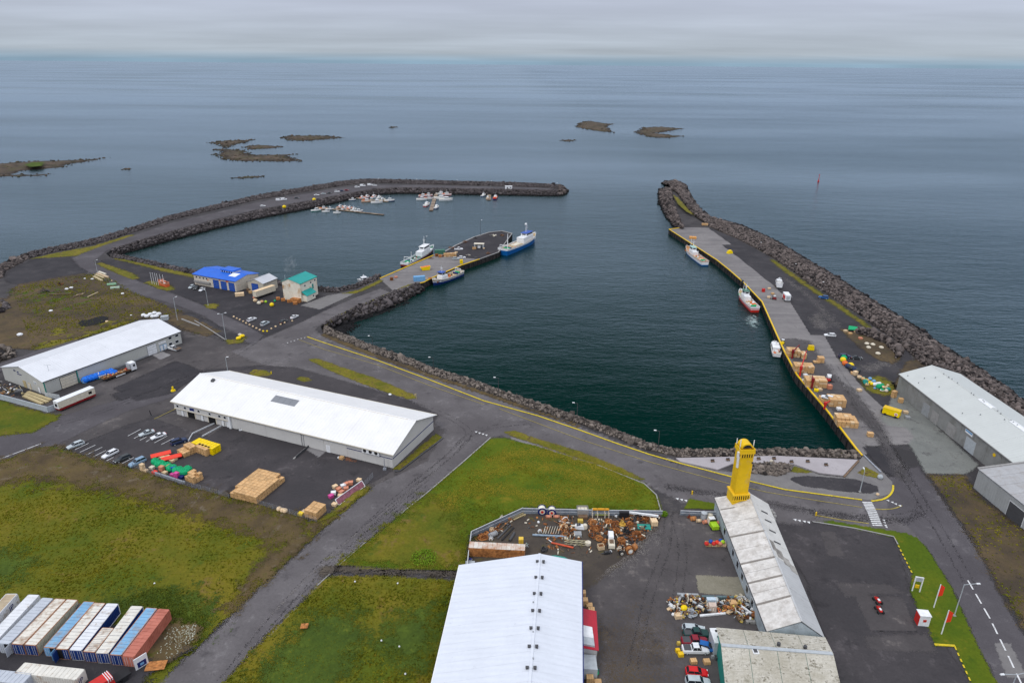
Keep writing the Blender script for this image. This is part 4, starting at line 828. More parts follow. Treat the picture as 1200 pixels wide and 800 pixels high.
wall_item(w1,'corner_trim',f0,f1,0,.35,0,5.0,.10,teal);wall_item(w1,'corner_trim',f0,f1,11.4,11.7,0,4.9,.16,teal)
wall_item(w1,'skirting',f0,f1,12,39,.0,.5,.08,grey)
# gable of it facing lower left (wall runs b0 -> f0)
door(w1,b0,f0,12.5,1.6,2.6,timber,frame=timber);door(w1,b0,f0,15.5,1.3,2.4,offwhite,frame=timber);window(w1,b0,f0,8.0,1.2,5.4,5.9,frame=navy);wall_item(w1,'emblem',b0,f0,10.0,12.6,4.6,4.9,.08,navy);wall_item(w1,'emblem',b0,f0,10.2,11.2,5.3,5.7,.08,navy)
window(w1,b0,f0,19.5,1.7,2.9,4.0,frame=white,gl=silver);door(w1,b0,f0,21.5,1.0,2.2,white,frame=grey)
# roof aerial on it
mb=MB();p=onroof(f0,f1,b0,b1,5.11,8.1,.5,.09,.35);mb.tube(p,p+Vector((0,0,2.4)),.06);mb.tube(p+Vector((-1.1,0,2.2)),p+Vector((1.1,.3,2.3)),.05);mb.tube(p+Vector((-1.1,0,2.2)),p+Vector((-1.1,0,2.7)),.05);wpart(mb,'aerial',silver,w1)
# --- middle white warehouse
f0,f1,b1,b0=rect(-110.0,198.66,-.3875,82.3,24.2)
M_w2=corrugated('bright_white_roof',(.79,.78,.77),-.3875,1.1,amp=.015,var=.05,dirt=(.66,.64,.61),dirt_amt=.05)
M_w2w=corrugated('off_white_wall',(.60,.585,.56),-.3875,.5,amp=.015)
mw=hall('warehouse','big white roofed warehouse in the middle between the two roads',f0,f1,b1,b0,5.3,9.3,M_w2w,M_w2,rf=.52,npan=10,over=.9,trim=offwhite)
for i,(a,b_)in enumerate([(23.5,37.0),(37.3,50.5),(50.8,58.5),(58.8,66.8),(67.1,82.2)]):wall_item(mw,'wall_panel',f0,f1,a,b_,.2,4.9,.07,M_w2w)
for a,b_ in[(0,22.6)]:wall_item(mw,'office_front',f0,f1,a,b_,2.75,4.7,.5,M_w2w);wall_item(mw,'canopy',f0,f1,a,b_,2.6,2.74,.65,offwhite)
q0,q1=[tuple(V2(p)+Vector(((V2(f1)-V2(f0)).normalized().y,-(V2(f1)-V2(f0)).normalized().x))*.5)for p in(f0,f1)]
for u in(1.0,4.2,10.0,14.6,18.6,20.8):window(mw,q0,q1,u,1.1,3.2,4.2)
window(mw,q0,q1,6.6,2.2,3.1,4.3,gl=navy)
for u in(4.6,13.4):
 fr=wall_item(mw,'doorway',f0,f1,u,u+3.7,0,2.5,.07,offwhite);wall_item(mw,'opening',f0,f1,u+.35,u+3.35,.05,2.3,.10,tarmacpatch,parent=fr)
door(mw,f0,f1,2.2,.9,2.1,white);door(mw,f0,f1,10.6,.9,2.1,white);door(mw,f0,f1,19.2,.9,2.1,white);door(mw,f0,f1,21.2,.9,2.1,white)
wall_item(mw,'corner_post',f0,f1,22.6,23.3,0,4.9,.6,white)
for u in(50.4,51.2):wall_item(mw,'downpipe',f0,f1,u,u+.15,.1,4.9,.2,grey)
door(mw,f0,f1,59.5,1.1,2.3,white,frame=white);wall_item(mw,'blue_stripe',f0,f1,66.9,82.2,3.0,3.25,.10,navy)
wall_item(mw,'blue_stripe',f1,b1,.1,24.1,3.0,3.25,.06,navy)
for u in(28.5,37.8,43.5):wall_item(mw,'wall_lamp',f0,f1,u,u+.4,4.4,4.8,.3,dgrey)
ac=wall_item(mw,'cooling_unit',f0,f1,72.5,78.3,3.5,4.95,.75,white)
dn=(V2(f1)-V2(f0)).normalized();nn=Vector((dn.y,-dn.x))
for u in(73.5,75.4,77.3):
 c=V2(f0)+dn*u+nn*.76;mb=MB();mb.tube((c.x,c.y,4.25),(c.x+nn.x*.06,c.y+nn.y*.06,4.25),.55,n=12);wpart(mb,'fan',black,ac)
def roof_box(t,name,s0,s1,q0_,q1_,h,mat,args,side='f'):
 a=[onroof(*args,s,q,side)for s,q in((s0,q0_),(s1,q0_),(s1,q1_),(s0,q1_))];mb=MB();mb.hexa([p+Vector((0,0,.02))for p in a]+[p+Vector((0,0,h))for p in a]);return wpart(mb,name,mat,t)
ar=(f0,f1,b0,b1,5.3,9.3,.52)
M_sky_=corrugated('old_rooflight',(.22,.23,.25),-.3875,.5,amp=.03)
for i in range(4):roof_box(mw,'rooflight',.40+i*.0285,.4275+i*.0285,.62,.83,.20,M_sky_,ar)
roof_box(mw,'roof_vent',.075,.088,.80,.88,.7,dgrey,ar);roof_box(mw,'roof_seam',.02,.98,.97,.99,.17,offwhite,ar)
mb=MB();c=V2(f1)+nn*1.6-dn*1.8;mb.tube((c.x,c.y,0),(c.x,c.y,4.2),.12);mb.obox((c.x,c.y,.3),(.9,.9,.6));tag(mb.build('lamp_post',galv),'short grey post on a concrete foot at the corner of the middle warehouse','post')
# loading ramp
t=T('loading_ramp','concrete loading ramp with pale side walls before the warehouse office','ramp',G(240,505))
pa=gp([(252.6,496.5),(259,499)],.5);pb=gp([(228,508),(237,511.5)],.05)
mb=MB();mb.hexa([p-Vector((0,0,p.z+.1))for p in(pb[0],pb[1],pa[1],pa[0])]+[pb[0],pb[1],pa[1],pa[0]]);wpart(mb,'ramp_surface',M_conc,t)
for pth in([(252.6,496),(226,508.5),(221,517)],[(259.5,499.5),(237,512)]):
 mb=MB();strip(mb,[(p.x,p.y)for p in gp(pth)],.18,0,h=.5);wpart(mb,'side_wall',steelrail,t)
t=T('dock_step','dark steel dock steps with a rail at the middle warehouse','steps',G(352,531))
mb=MB();strip(mb,[(p.x,p.y)for p in gp([(360,524),(344,538)])],.5,0,h=.25);wpart(mb,'kerb',concm,t)
mb=MB();strip(mb,[(p.x,p.y)for p in gp([(362,524),(347,537)])],.15,0,h=.8);wpart(mb,'rail',dgrey,t)
# --- blue roofed harbour building
f0,f1,b1,b0=rect(-165.27,339.89,-.4373,29.1,15.5)
M_blueroof=corrugated('blue_sheet_roof',(.008,.12,.60),-.4373,.9,amp=.02,var=.1)
bb=hall('harbour_building','harbour building with a bright blue roof and blue roller doors',f0,f1,b1,b0,5.6,7.0,paint('warm_white_wall',(.62,.56,.47),var=.12,dirt=(.40,.30,.18),dirt_amt=.1),M_blueroof,npan=6,over=.5,trim=blue)
for u in(13.6,18.9,24.3):door(bb,f0,f1,u,3.7,4.2,blue,frame=blue,name='roller_door',ribs=3)
for u in(1.4,3.9,6.3,8.6):window(bb,f0,f1,u,1.2,3.6,4.7)
wall_item(bb,'balcony',f0,f1,.6,11.5,1.7,2.5,1.0,concm);wall_item(bb,'sign',f0,f1,22.6,24.2,4.3,5.4,.1,orange);wall_item(bb,'sign',f0,f1,17.9,18.7,4.4,5.0,.1,orange);wall_item(bb,'sign',f0,f1,9.6,10.4,3.5,4.0,.1,orange)
def boxw(c,ax_,L,W,z0,z1,mat,t,name,taper=0):
 d=Vector((math.cos(ax_),math.sin(ax_)));n_=Vector((-d.y,d.x));c=V2(c);mb=MB();q=[c-d*L/2-n_*W/2,c+d*L/2-n_*W/2,c+d*L/2+n_*W/2,c-d*L/2+n_*W/2]
 q2=[c+(p-c)*(1-taper)for p in q];mb.hexa([(*p,z0)for p in q]+[(*p,z1)for p in q2]);return wpart(mb,name,mat,t)
dc=V2(f0)+Vector((math.cos(-.4373),math.sin(-.4373)))*17+Vector((math.sin(.4373),math.cos(.4373)))*9
boxw(dc,-.4373,8.2,5,6.2,7.7,white,bb,'lantern_front');boxw(dc+Vector((0,.2)),-.4373,9.2,6,7.7,8.3,M_blueroof,bb,'lantern_roof',.06)
for i in range(5):boxw(dc+Vector((math.cos(-.4373),math.sin(-.4373)))*(-3.2+i*1.6)-Vector((math.sin(.4373),math.cos(.4373)))*2.5,-.4373,1.0,.16,6.7,7.5,glass,bb,'lantern_window')
rp=(f0,f1,b0,b1,5.6,7.0,.5);roof_box(bb,'rooflight',.72,.88,.45,.92,.24,white,rp)
# --- grey roofed annex
f0,f1,b1,b0=rect(-124.43,325.64,1.1918,10.28,9.63)
M_greyroof=corrugated('light_grey_roof',(.52,.53,.56),1.1918,.8,amp=.02)
an=hall('workshop','small workshop with pale grey roof and one blue door',f0,f1,b1,b0,5.05,6.9,paint('beige_wall',(.50,.46,.38),var=.1),M_greyroof,npan=3,over=.35,trim=dgrey)
door(an,b0,f0,2.4,3.9,4.3,blue,frame=navy,name='roller_door',ribs=3);door(an,b0,f0,7.4,1.0,2.1,navy)
# --- teal roofed tall building
f0,f1,b1,b0=rect(-101.89,312.83,1.2123,13.23,10.4)
M_tealroof=corrugated('teal_sheet_roof',(.005,.30,.27),1.2123,.8,amp=.02,var=.1)
M_rustwall=paint('rust_streaked_wall',(.78,.73,.61),var=.1,scale=.4,dirt=(.48,.26,.08),dirt_amt=.35)
tb=hall('ice_plant','tall cream building with teal roof and rust stained walls by the water',f0,f1,b1,b0,9.2,10.9,M_rustwall,M_tealroof,rf=.62,npan=3,over=.3,trim=teal)
for u,z in((3.0,7.3),(7.6,7.6),(11.0,7.8)):window(tb,f0,f1,u,1.2,z-.5,z+.5)
wall_item(tb,'lean_to',f0,f1,1.0,7.8,0,3.1,2.4,M_rustwall);d=(V2(f1)-V2(f0)).normalized();n_=Vector((d.y,-d.x));mb=MB();a=V2(f0)+d*.6;b_=V2(f0)+d*8.2
mb.hexa([(*(a+n_*2.9),3.0),(*(b_+n_*2.9),3.0),(*b_,4.9),(*a,4.9),(*(a+n_*2.9),3.15),(*(b_+n_*2.9),3.15),(*b_,5.05),(*a,5.05)]);wpart(mb,'lean_to_roof',M_tealroof,tb)
door(tb,f0,f1,9.0,1.1,6.5,teal,frame=white,z0=4.0);window(tb,tuple(V2(f0)+n_*2.4),tuple(V2(f1)+n_*2.4),5.6,1.2,1.2,2.2)
mb=MB();mb.tube((*(V2(b0)+d*2+n_*.5),9),(*(V2(b0)+d*2+n_*.5),11.8),.25);wpart(mb,'chimney',galv,tb)
wall_item(tb,'lower_block',b0,f0,5.5,10.3,0,1.9,2.2,rustl)
# --- large hall at the bottom
f0=(-10.7,119.2);b0=(15.4,120.6);d=Vector((-.086,-1)).normalized();f1=tuple(V2(f0)+d*44);b1=tuple(V2(b0)+d*44)
M_hallroof=corrugated('hall_roof_sheet',(.66,.69,.75),PI/2-.08,1.3,amp=.015,var=.045,dirt=(.55,.57,.62),dirt_amt=.0)
M_hallwall=paint('grey_blue_wall',(.32,.36,.44),var=.08)
rfh=.655
# walls run so that the camera side is kept outward
lh=T('large_hall','very large white roofed hall cut off by the bottom of the picture','building',(*f0,0))
r0=lerp2(f0,b0,rfh);r1=lerp2(f1,b1,rfh);he,hr=6.5,8.9
mb=MB();vv=[(*f0,-.3),(*b0,-.3),(*b1,-.3),(*f1,-.3),(*f0,he),(*b0,he),(*b1,he),(*f1,he),(*r0,hr),(*r1,hr)]
mb.add(vv,[(1,0,4,8,5),(2,1,5,6),(3,2,6,9,7),(0,3,7,4),(4,7,9,8),(5,8,9,6)]);wpart(mb,'wall',M_hallwall,lh)
NP=20
for side,e0,e1 in(('f',f0,f1),('b',b0,b1)):
 for i in range(NP):
  g_=.005;a=Vector((*lerp2(e0,e1,i/NP+g_/NP),he));b_=Vector((*lerp2(e0,e1,(i+1)/NP-g_/NP),he));ra=Vector((*lerp2(r0,r1,i/NP+g_/NP),hr));rb=Vector((*lerp2(r0,r1,(i+1)/NP-g_/NP),hr))
  dd=(a-ra).normalized()*.35;a+=dd;b_+=dd
  if i==0:a-=Vector((*d,0))*.3;ra-=Vector((*d,0))*.3
  up=Vector((0,0,.12));lo=Vector((0,0,.02));q=[a,b_,rb,ra]
  mb=MB();mb.hexa([p+lo for p in q]+[p+up for p in q]);wpart(mb,'roof_panel',M_hallroof,lh)
mb=MB();strip(mb,[V2(r0)-d*.3,r1],.5,hr+.10,h=.10);wpart(mb,'ridge_cap',M_hallroof,lh)
for e0,e1,sg in((f0,f1,-1),(b0,b1,1)):
 mb=MB();off=Vector((sg*.45,0));strip(mb,[V2(e0)+off-d*.3,V2(e1)+off],.18,he-.25,h=.28);wpart(mb,'gutter',navy if sg>0 else white,lh)
mb=MB();strip(mb,[V2(f0)-d*.42+Vector((-.3,0)),V2(f0)*0+V2(r0)-d*.42],.1,he-.05,h=.05);
for i,py in enumerate([659,677.5,696.5,716.5,737,758.5,783.5,808]):
 for sg in(-1,1):
  p=G(634-(py-650)*.0875+sg*3.6*(1+(py-650)*.002),py,hr-.1);mb=MB();mb.obox((p.x,p.y,hr+.1),(.5,.38,.55));mb.obox((p.x,p.y,hr+.42),(.6,.5,.08));wpart(mb,'roof_vent',dgrey,lh)
for py in(706,741,772):p=G(626,py,hr);mb=MB();mb.tube((p.x-.2,p.y,hr),(p.x-.2,p.y,hr+.4),.12);wpart(mb,'vent_pipe',grey,lh)
# red lean-to on its right side
t=T('red_annex','dark red roofed annex with a white skylight against the large hall','annex',G(690,740))
M_redroof=corrugated('red_sheet_roof',(.42,.018,.035),.0,.5,amp=.02,var=.12)
X0=15.0;z1_=4.2;z2_=3.4
ra,rb,rc,rd=G(697.5,718,z2_),G(699.5,760,z2_),(14.2,0),(15.2,0)
ya=G(697.5,717,z2_).y;yb=G(700,761.5,z2_).y;xa=G(697.5,717,z2_).x;xb=G(700,761.5,z2_).x;hx=lambda y:15.4+(y-120.6)*.086+.05
mb=MB();mb.hexa([(hx(yb),yb,-.1),(xb,yb,-.1),(xa,ya,-.1),(hx(ya),ya,-.1),(hx(yb),yb,z1_),(xb,yb,z2_),(xa,ya,z2_),(hx(ya),ya,z1_)]);wpart(mb,'wall',paint('annex_wall',(.45,.43,.42)),t)
mb=MB();mb.hexa([(hx(yb),yb-.2,z1_+.02),(xb+.25,yb-.2,z2_+.02),(xa+.25,ya+.2,z2_+.02),(hx(ya),ya+.2,z1_+.02),(hx(yb),yb-.2,z1_+.16),(xb+.25,yb-.2,z2_+.16),(xa+.25,ya+.2,z2_+.16),(hx(ya),ya+.2,z1_+.16)]);wpart(mb,'roof',M_redroof,t)
yc,yd,ye=G(690,735,4).y,G(690,748,4).y,G(690,757,4).y
for(y0,y1,mt,nm)in((yd,yc,white,'rooflight'),(ye,yd-.05,silver,'dormer_wall')):
 mb=MB();xr=xb-.5;mb.hexa([(hx(y0),y0,z1_+.1),(xr,y0,z2_+.2),(xr,y1,z2_+.2),(hx(y1),y1,z1_+.1),(hx(y0),y0,z1_+.6),(xr,y0,z2_+.8),(xr,y1,z2_+.8),(hx(y1),y1,z1_+.6)]);wpart(mb,nm,mt,t)
yf=G(697,782,3).y;mb=MB();mb.hexa([(hx(yf),yf,0),(xb-.3,yf,0),(xb-.3,yb-.3,0),(hx(yb),yb-.3,0),(hx(yf),yf,2.8),(xb-.3,yf,2.5),(xb-.3,yb-.3,2.5),(hx(yb),yb-.3,2.8)]);wpart(mb,'lower_shed',silver,t)
# --- old tower building
M_old=corrugated('old_white_sheet',(.68,.65,.61),-1.65,.9,dirt=(.34,.30,.26),dirt_amt=.7,amp=.012,var=.14,stain=(.52,.49,.45))
M_old2=corrugated('grey_roof_sheet',(.47,.475,.475),-1.65,.9,dirt=(.30,.29,.28),dirt_amt=.2,amp=.012,var=.07)
M_old3=corrugated('pale_worn_sheet',(.60,.59,.56),-1.65,.9,dirt=(.42,.40,.37),dirt_amt=.3,amp=.012,var=.1)
M_slate=ground('lichen_roof',[(.20,.185,.17),(.40,.38,.35),(.12,.11,.095)],sc=(.2,.6,2.5),soft=False,bump=.03)
M_fire=paint('dirty_joint',(.24,.215,.19),var=.2)
M_bluew=paint('pale_blue_wall',(.38,.43,.46),var=.14,scale=.5,dirt=(.25,.27,.28),dirt_amt=.3)
f0=(53.1,148.6);f1=(51.2,103.6);b0=(65.6,146.2);b1=(61.6,102.2);he,hr=4.2,7.2
def rid(s):return lerp2((60.6,146.6),(57.2,103.2),s)
ob=T('tower_building','long old grey white building running down from the yellow tower','building',(*f0,0))
r0,r1=rid(0),rid(1)
mb=MB();vv=[(*f0,-.3),(*f1,-.3),(*b1,-.3),(*b0,-.3),(*f0,he-.25),(*f1,he-.25),(*b1,he-.25),(*b0,he-.25),(*r0,hr-.35),(*r1,hr-.35)]
mb.add(vv,[(0,1,5,4),(1,2,6,9,5),(2,3,7,6),(3,0,4,8,7),(4,5,9,8),(8,9,6,7)]);wpart(mb,'wall',M_bluew,ob)
cuts=[0,.235,.355,.565,.70,.84,1.0];mats_f=[M_old,M_old,M_old,M_old,M_old,M_old]
def roofquad(t,nm,e0,e1,s0,s1,mat,z=.12,q0_=-.05,q1_=1.0,gap=.0):
 pts_=[]
 for s_,q in((s0+gap,q0_),(s1-gap,q0_),(s1-gap,q1_),(s0+gap,q1_)):
  e_=lerp2(e0,e1,s_);r=rid(s_);p=lerp2(e_,r,q);pts_.append(Vector((*p,he+(hr-he)*q)))
 mb=MB();lo=Vector((0,0,z-.1));up=Vector((0,0,z));mb.hexa([p+lo for p in pts_]+[p+up for p in pts_]);return wpart(mb,nm,mat,t)
for i in range(len(cuts)-1):
 n=2 if i in(0,2,3,4)else 1
 for k in range(n):roofquad(ob,'roof_panel',f0,f1,cuts[i]+(cuts[i+1]-cuts[i])*k/n,cuts[i]+(cuts[i+1]-cuts[i])*(k+1)/n,mats_f[i],gap=.0012)
for s_ in cuts[2:-1]:roofquad(ob,'joint_strip',f0,f1,s_-.005,s_+.005,M_fire,z=.24)
roofquad(ob,'joint_strip',f0,f1,.115,.122,M_fire,z=.22,q0_=.0,q1_=.42)
for i,(s0,s1,mt)in enumerate([(0,.14,M_old3),(.14,.28,M_old3),(.28,.42,M_old3),(.42,.56,M_old3),(.56,.78,M_old2),(.78,1.0,M_old2)]):roofquad(ob,'roof_panel',b0,b1,s0,s1,mt,gap=.0012)
mb=MB()
for(s0,qa),(s1,qb)in[((.40,.98),(.46,.98)),]:pass
for s0,s1,q0_,q1_ in[(.42,.50,.72,.99),(.47,.545,.45,.80),(.51,.575,.18,.55),(.54,.60,-.05,.30)]:roofquad(ob,'lichen_patch',b0,b1,s0,s1,M_slate,z=.16+s0*.05,q0_=q0_,q1_=q1_)
for s_ in(.145,.225,.315,.41):
 pts_=[]
 for sg in(-.004,.004):
  for q in(.30,.66):e_=lerp2(b0,b1,s_+sg+(.66-q)*-.045);pts_.append(Vector((*lerp2(e_,rid(s_+sg),q),he+(hr-he)*q)))
 a,b_,c,e_=pts_[0],pts_[1],pts_[3],pts_[2];mb=MB();mb.hexa([p+Vector((0,0,.1))for p in(a,b_,c,e_)]+[p+Vector((0,0,.3))for p in(a,b_,c,e_)]);wpart(mb,'rooflight_slit',dgrey,ob)
mb=MB();strip(mb,[lerp2(r0,r1,0),lerp2(r0,r1,1)],.35,hr+.1,h=.1);wpart(mb,'ridge_cap',M_old2,ob)
for sg,e0,e1 in((-1,f0,f1),):mb=MB();strip(mb,[V2(e0)+Vector((-.32,.1)),V2(e1)+Vector((-.32,-.1))],.16,he-.2,h=.2);wpart(mb,'gutter',dgrey,ob)
for i in range(11):
 u=1.2+i*4.0;wall_item(ob,'wall_panel',f1,f0,45.05-u-3.6,45.05-u,.15,he-.35,.06,M_bluew)
 if i in(2,4,5,6,7,8):window(ob,f0,f1,u+1,1.6,1.2,3.0)
 # fix: panels lie on the outside of the left wall
 # --- yellow tower
M_tow=paint('tower_yellow',(.80,.50,.008),rough=.7,var=.12,scale=.35,dirt=(.62,.42,.10),dirt_amt=.4);M_tow2=paint('tower_pale_yellow',(.84,.52,.02),rough=.6,var=.06)
tw=T('tower','tall square yellow tower rising from the end of the old building','tower',(57.6,145.8,0),.10);tw.scale=(.74,.74,.94)
def tbx(x0,x1,y0,y1,z0,z1,nm,mat,parent=tw,tx=0):mb=MB();mb.box(x0,x1,y0,y1,z0,z1,tx,tx);return mb.build(nm,mat,parent)
tbx(-2.75,2.75,-2.5,2.5,-.2,8.6,'base_block',M_tow)
bal=tbx(-3.0,3.0,-2.75,2.75,8.6,9.0,'lower_ledge',M_tow2)
for i in range(8):tbx(-2.8+i*.76,-2.5+i*.76,-2.95,-2.72,7.35,8.55,'baluster',M_tow2,bal)
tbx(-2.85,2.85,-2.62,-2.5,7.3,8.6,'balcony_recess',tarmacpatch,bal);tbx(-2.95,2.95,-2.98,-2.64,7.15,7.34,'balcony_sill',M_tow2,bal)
tbx(-2.2,2.2,-2.1,2.1,9.0,21.3,'shaft',M_tow)
for x in(-2.28,1.98):tbx(x,x+.3,-2.2,-1.9,9.0,21.3,'corner_pilaster',M_tow)
cr=tbx(-2.55,2.55,-2.45,2.45,21.3,21.7,'upper_ledge',M_tow2)
for i in range(6):tbx(-2.2+i*.8,-1.9+i*.8,-2.42,-2.2,20.2,21.28,'baluster',M_tow2,cr)
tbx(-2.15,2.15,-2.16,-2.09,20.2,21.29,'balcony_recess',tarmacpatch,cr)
for(a,b_,c,d_)in((-2.5,2.5,-2.4,-2.2),(-2.5,2.5,2.2,2.4),(-2.5,-2.3,-2.2,2.2),(2.3,2.5,-2.2,2.2)):tbx(a,b_,c,d_,21.7,22.6,'parapet',M_tow,cr)
tbx(-1.75,1.75,-1.1,2.0,21.7,22.7,'lantern_wall',M_tow2)
mb=MB();pr=[(-1.95,22.7)]+[(1.95*math.cos(PI-k*PI/10),22.7+1.25*math.sin(k*PI/10))for k in range(1,10)]+[(1.95,22.7)];mb.prism(pr,-1.5,2.1);mb.build('barrel_roof',M_tow,tw)
mb=MB();pr2=[(x*.78,22.7+(z-22.7)*.72)for x,z in pr];mb.prism(pr2,-1.56,-1.49);mb.build('lantern_window',glass,tw)
for x,y,h in((-2.45,-1.2,3.0),(2.45,-.6,2.4),(-2.3,1.8,2.0)):mb=MB();mb.tube((x,y,21.7),(x,y,22.0+h),.07);mb.tube((x,y,21.9+h*.45),(x,y,22.2+h),.16);mb.build('antenna',white,tw)
for z,x,wd_ in((18.6,-2.75,.45),(19.9,-3.0,.45),(16.9,-2.7,.55)):tbx(x,x+.5,-1.7,-.9,z,z+1.7,'antenna_panel',white)
tbx(1.95,2.35,-2.3,-2.1,18.3,18.8,'floodlight',dgrey)
# --- mossy roofed building bottom right
M_moss_roof=ground('mossy_sheet_roof',[(.42,.39,.32),(.56,.53,.46),(.17,.15,.11),(.27,.25,.19)],sc=(.1,.5,2.2),soft=False,bump=.03,th3=(.53,.60),streak=(.5,3.2,1,.1,.45,(.28,.25,.19)))
t=T('old_shed','old building with moss spotted grey roof at the bottom right','building',(41,100,0))
q=[(41.2,103.3),(61.1,101.1),(60.0,96.0),(40.3,97.8),(38.0,84.0),(57.6,83.0)];he,hr=5.0,6.5
mb=MB();P8=q[0],q[1],q[2],q[5],q[4],q[3];zt=[he,he,hr,4.2,4.2,hr];mb.add([(*p,-.3)for p in P8]+[(*p,z)for p,z in zip(P8,zt)],[(i,i+6,(i+1)%6+6,(i+1)%6)for i in range(6)]+[(6,11,8,7),(11,10,9,8)]);wpart(mb,'wall',teal,t)
def slab(t,nm,pts,mat,z=.12,th=.1):mb=MB();mb.hexa([Vector(p)+Vector((0,0,z-th))for p in pts]+[Vector(p)+Vector((0,0,z))for p in pts]);return wpart(mb,nm,mat,t)
for i in range(4):
 a,b_=i/4+.002,(i+1)/4-.002
 slab(t,'roof_panel',[(*lerp2((39.9,97.8),(60.4,96.0),a),hr),(*lerp2((39.9,97.8),(60.4,96.0),b_),hr),(*lerp2((40.8,103.8),(61.5,101.5),b_),he-.1),(*lerp2((40.8,103.8),(61.5,101.5),a),he-.1)],M_moss_roof)
 slab(t,'roof_panel',[(*lerp2((37.6,84.0),(58.0,83.0),a),4.2),(*lerp2((37.6,84.0),(58.0,83.0),b_),4.2),(*lerp2((39.9,97.8),(60.4,96.0),b_),hr),(*lerp2((39.9,97.8),(60.4,96.0),a),hr)],M_moss_roof)
mb=MB();mb.hexa([(40,97.45,6.5),(60.2,95.65,6.5),(60.2,96.35,6.5),(40,98.15,6.5),(40,97.45,6.75),(60.2,95.65,6.75),(60.2,96.35,6.75),(40,98.15,6.75)]);wpart(mb,'ridge_cap',silver,t)
p=G(885,764,6.2);mb=MB();mb.obox((p.x,p.y,6.35),(1.1,1.2,.5));fr=wpart(mb,'roof_hatch',white,t);mb=MB();mb.obox((p.x,p.y,6.62),(.7,.8,.06));wpart(mb,'hatch_glass',dgrey,fr)
for px,py in((912,757),(943,760.5)):p=G(px,py,6);mb=MB();mb.tube((p.x,p.y,5.5),(p.x,p.y,6.9),.35,n=8);wpart(mb,'roof_vent',dgrey,t)
sh=T('white_hut','small white hut with two roof openings at the corner of the mossy building','hut',G(838,748));c=G(838.5,740,3);mb=MB();mb.obox((c.x,c.y-1.2,1.6),(1.9,3.6,3.2));wpart(mb,'wall',silver,sh);mb=MB();mb.obox((c.x,c.y-1.2,3.28),(2.1,3.8,.14));wpart(mb,'roof',white,sh)
for dy in(-.1,-1.7):mb=MB();mb.obox((c.x+.1,c.y+dy,3.4),(.5,.5,.12));wpart(mb,'roof_hatch',black,sh)
# --- grey warehouse on the right
f0,f1,b1,b0=rect(137.6,220.06,-1.5478,72,21.5)
M_groof=corrugated('pale_grey_roof',(.53,.55,.53),-1.5478,1.0,amp=.01,var=.04);M_gwall=paint('concrete_wall',(.25,.25,.24),var=.13,scale=.35,dirt=(.17,.165,.15),dirt_amt=.5)
gw=hall('warehouse','long grey concrete warehouse beside the boulder wall at the right',f0,f1,b1,b0,6.9,10.2,M_gwall,M_groof,npan=9,over=.3,trim=concm)
for i in range(12):
 if i<10:wall_item(gw,'wall_panel',f0,f1,.2+i*5.9,5.95+i*5.9,.2,6.5,.05,M_gwall)
for u,w_,h,mt in((16,3.6,4.2,grey),(21.2,3.2,3.8,concm),(29.5,3.8,4.0,concm),(38.5,4.4,4.2,silver)):door(gw,f0,f1,u,w_,h,mt,frame=concm,name='sliding_door')
for u in(22.3,39.5):window(gw,f0,f1,u,1.1,1.9,3.6,frame=concm)
wall_item(gw,'sign',f0,f1,37.2,40.6,5.0,6.1,.1,white);wall_item(gw,'sign_blue',f0,f1,37.4,40.4,5.5,6.0,.14,lightblue);mb=MB();dn2=(V2(f1)-V2(f0)).normalized();n2_=Vector((dn2.y,-dn2.x));c=V2(f0)+dn2*50.5;mb.tube((c.x,c.y,4.9),(c.x+n2_.x*.15,c.y+n2_.y*.15,4.9),.55,n=12);wpart(mb,'round_sign',yellow,gw)
gr=(f0,f1,b0,b1,6.9,10.2,.5)
for s in(.36,.56):roof_box(gw,'rooflight',s,s+.085,.92,1.0,.35,white,gr);roof_box(gw,'rooflight',s,s+.085,.90,.995,.35,white,gr,side='b')
for i in range(26):s=random.uniform(.03,.95);q_=random.choice([.985,.97,random.uniform(.1,.9)]);p=onroof(*gr,s,q_);mb=MB();mb.tube(p,p+Vector((0,0,.55)),.16,n=6);wpart(mb,'roof_vent',grey,gw)
# weeds on its foot and timber
# --- corrugated shed
f0,f1,b1,b0=rect(128.2,160.3,-1.50,36,26)
M_sh=corrugated('shed_ribbed_wall',(.36,.37,.37),-1.5,.8,amp=.05,var=.08);M_shr=corrugated('shed_roof',(.38,.38,.385),0.07,2.2,amp=.05,var=.1,dirt=(.29,.26,.24),dirt_amt=.5)
cs=T('corrugated_shed','grey corrugated shed at the right edge below the long grey warehouse','shed',(*f0,0))
he,hb_=6.0,9.0;mb=MB();mb.hexa([(*f0,-.3),(*f1,-.3),(*b1,-.3),(*b0,-.3),(*f0,he),(*f1,he),(*b1,hb_),(*b0,hb_)]);wpart(mb,'wall',M_sh,cs)
for i in range(9):
 a=lerp2(f0,f1,i/9+.001);b_=lerp2(f0,f1,(i+1)/9-.001);c=lerp2(b0,b1,(i+1)/9-.001);e_=lerp2(b0,b1,i/9+.001);slab(cs,'roof_panel',[(a[0]-.3,a[1],he),(b_[0]-.3,b_[1],he),(*c,hb_),(*e_,hb_)],M_shr,.16)
for i in range(9):wall_item(cs,'wall_panel',f0,f1,i*4+.05,i*4+3.95,.2,he-.25,.06,M_sh)
mb=MB();strip(mb,[f0,b0],.4,he,h=.01);
mb=MB();mb.hexa([(f0[0]-.35,f0[1]-.2,he+.16),(f0[0]-.35,f0[1]+.35,he+.16),(b0[0],b0[1]+.35,hb_+.16),(b0[0],b0[1]-.2,hb_+.16),(f0[0]-.35,f0[1]-.2,he+.4),(f0[0]-.35,f0[1]+.35,he+.4),(b0[0],b0[1]+.35,hb_+.4),(b0[0],b0[1]-.2,hb_+.4)]);wpart(mb,'verge_board',concm,cs)
door(cs,f0,f1,12.2,5.2,4.3,dgrey,frame=white,name='sliding_door')
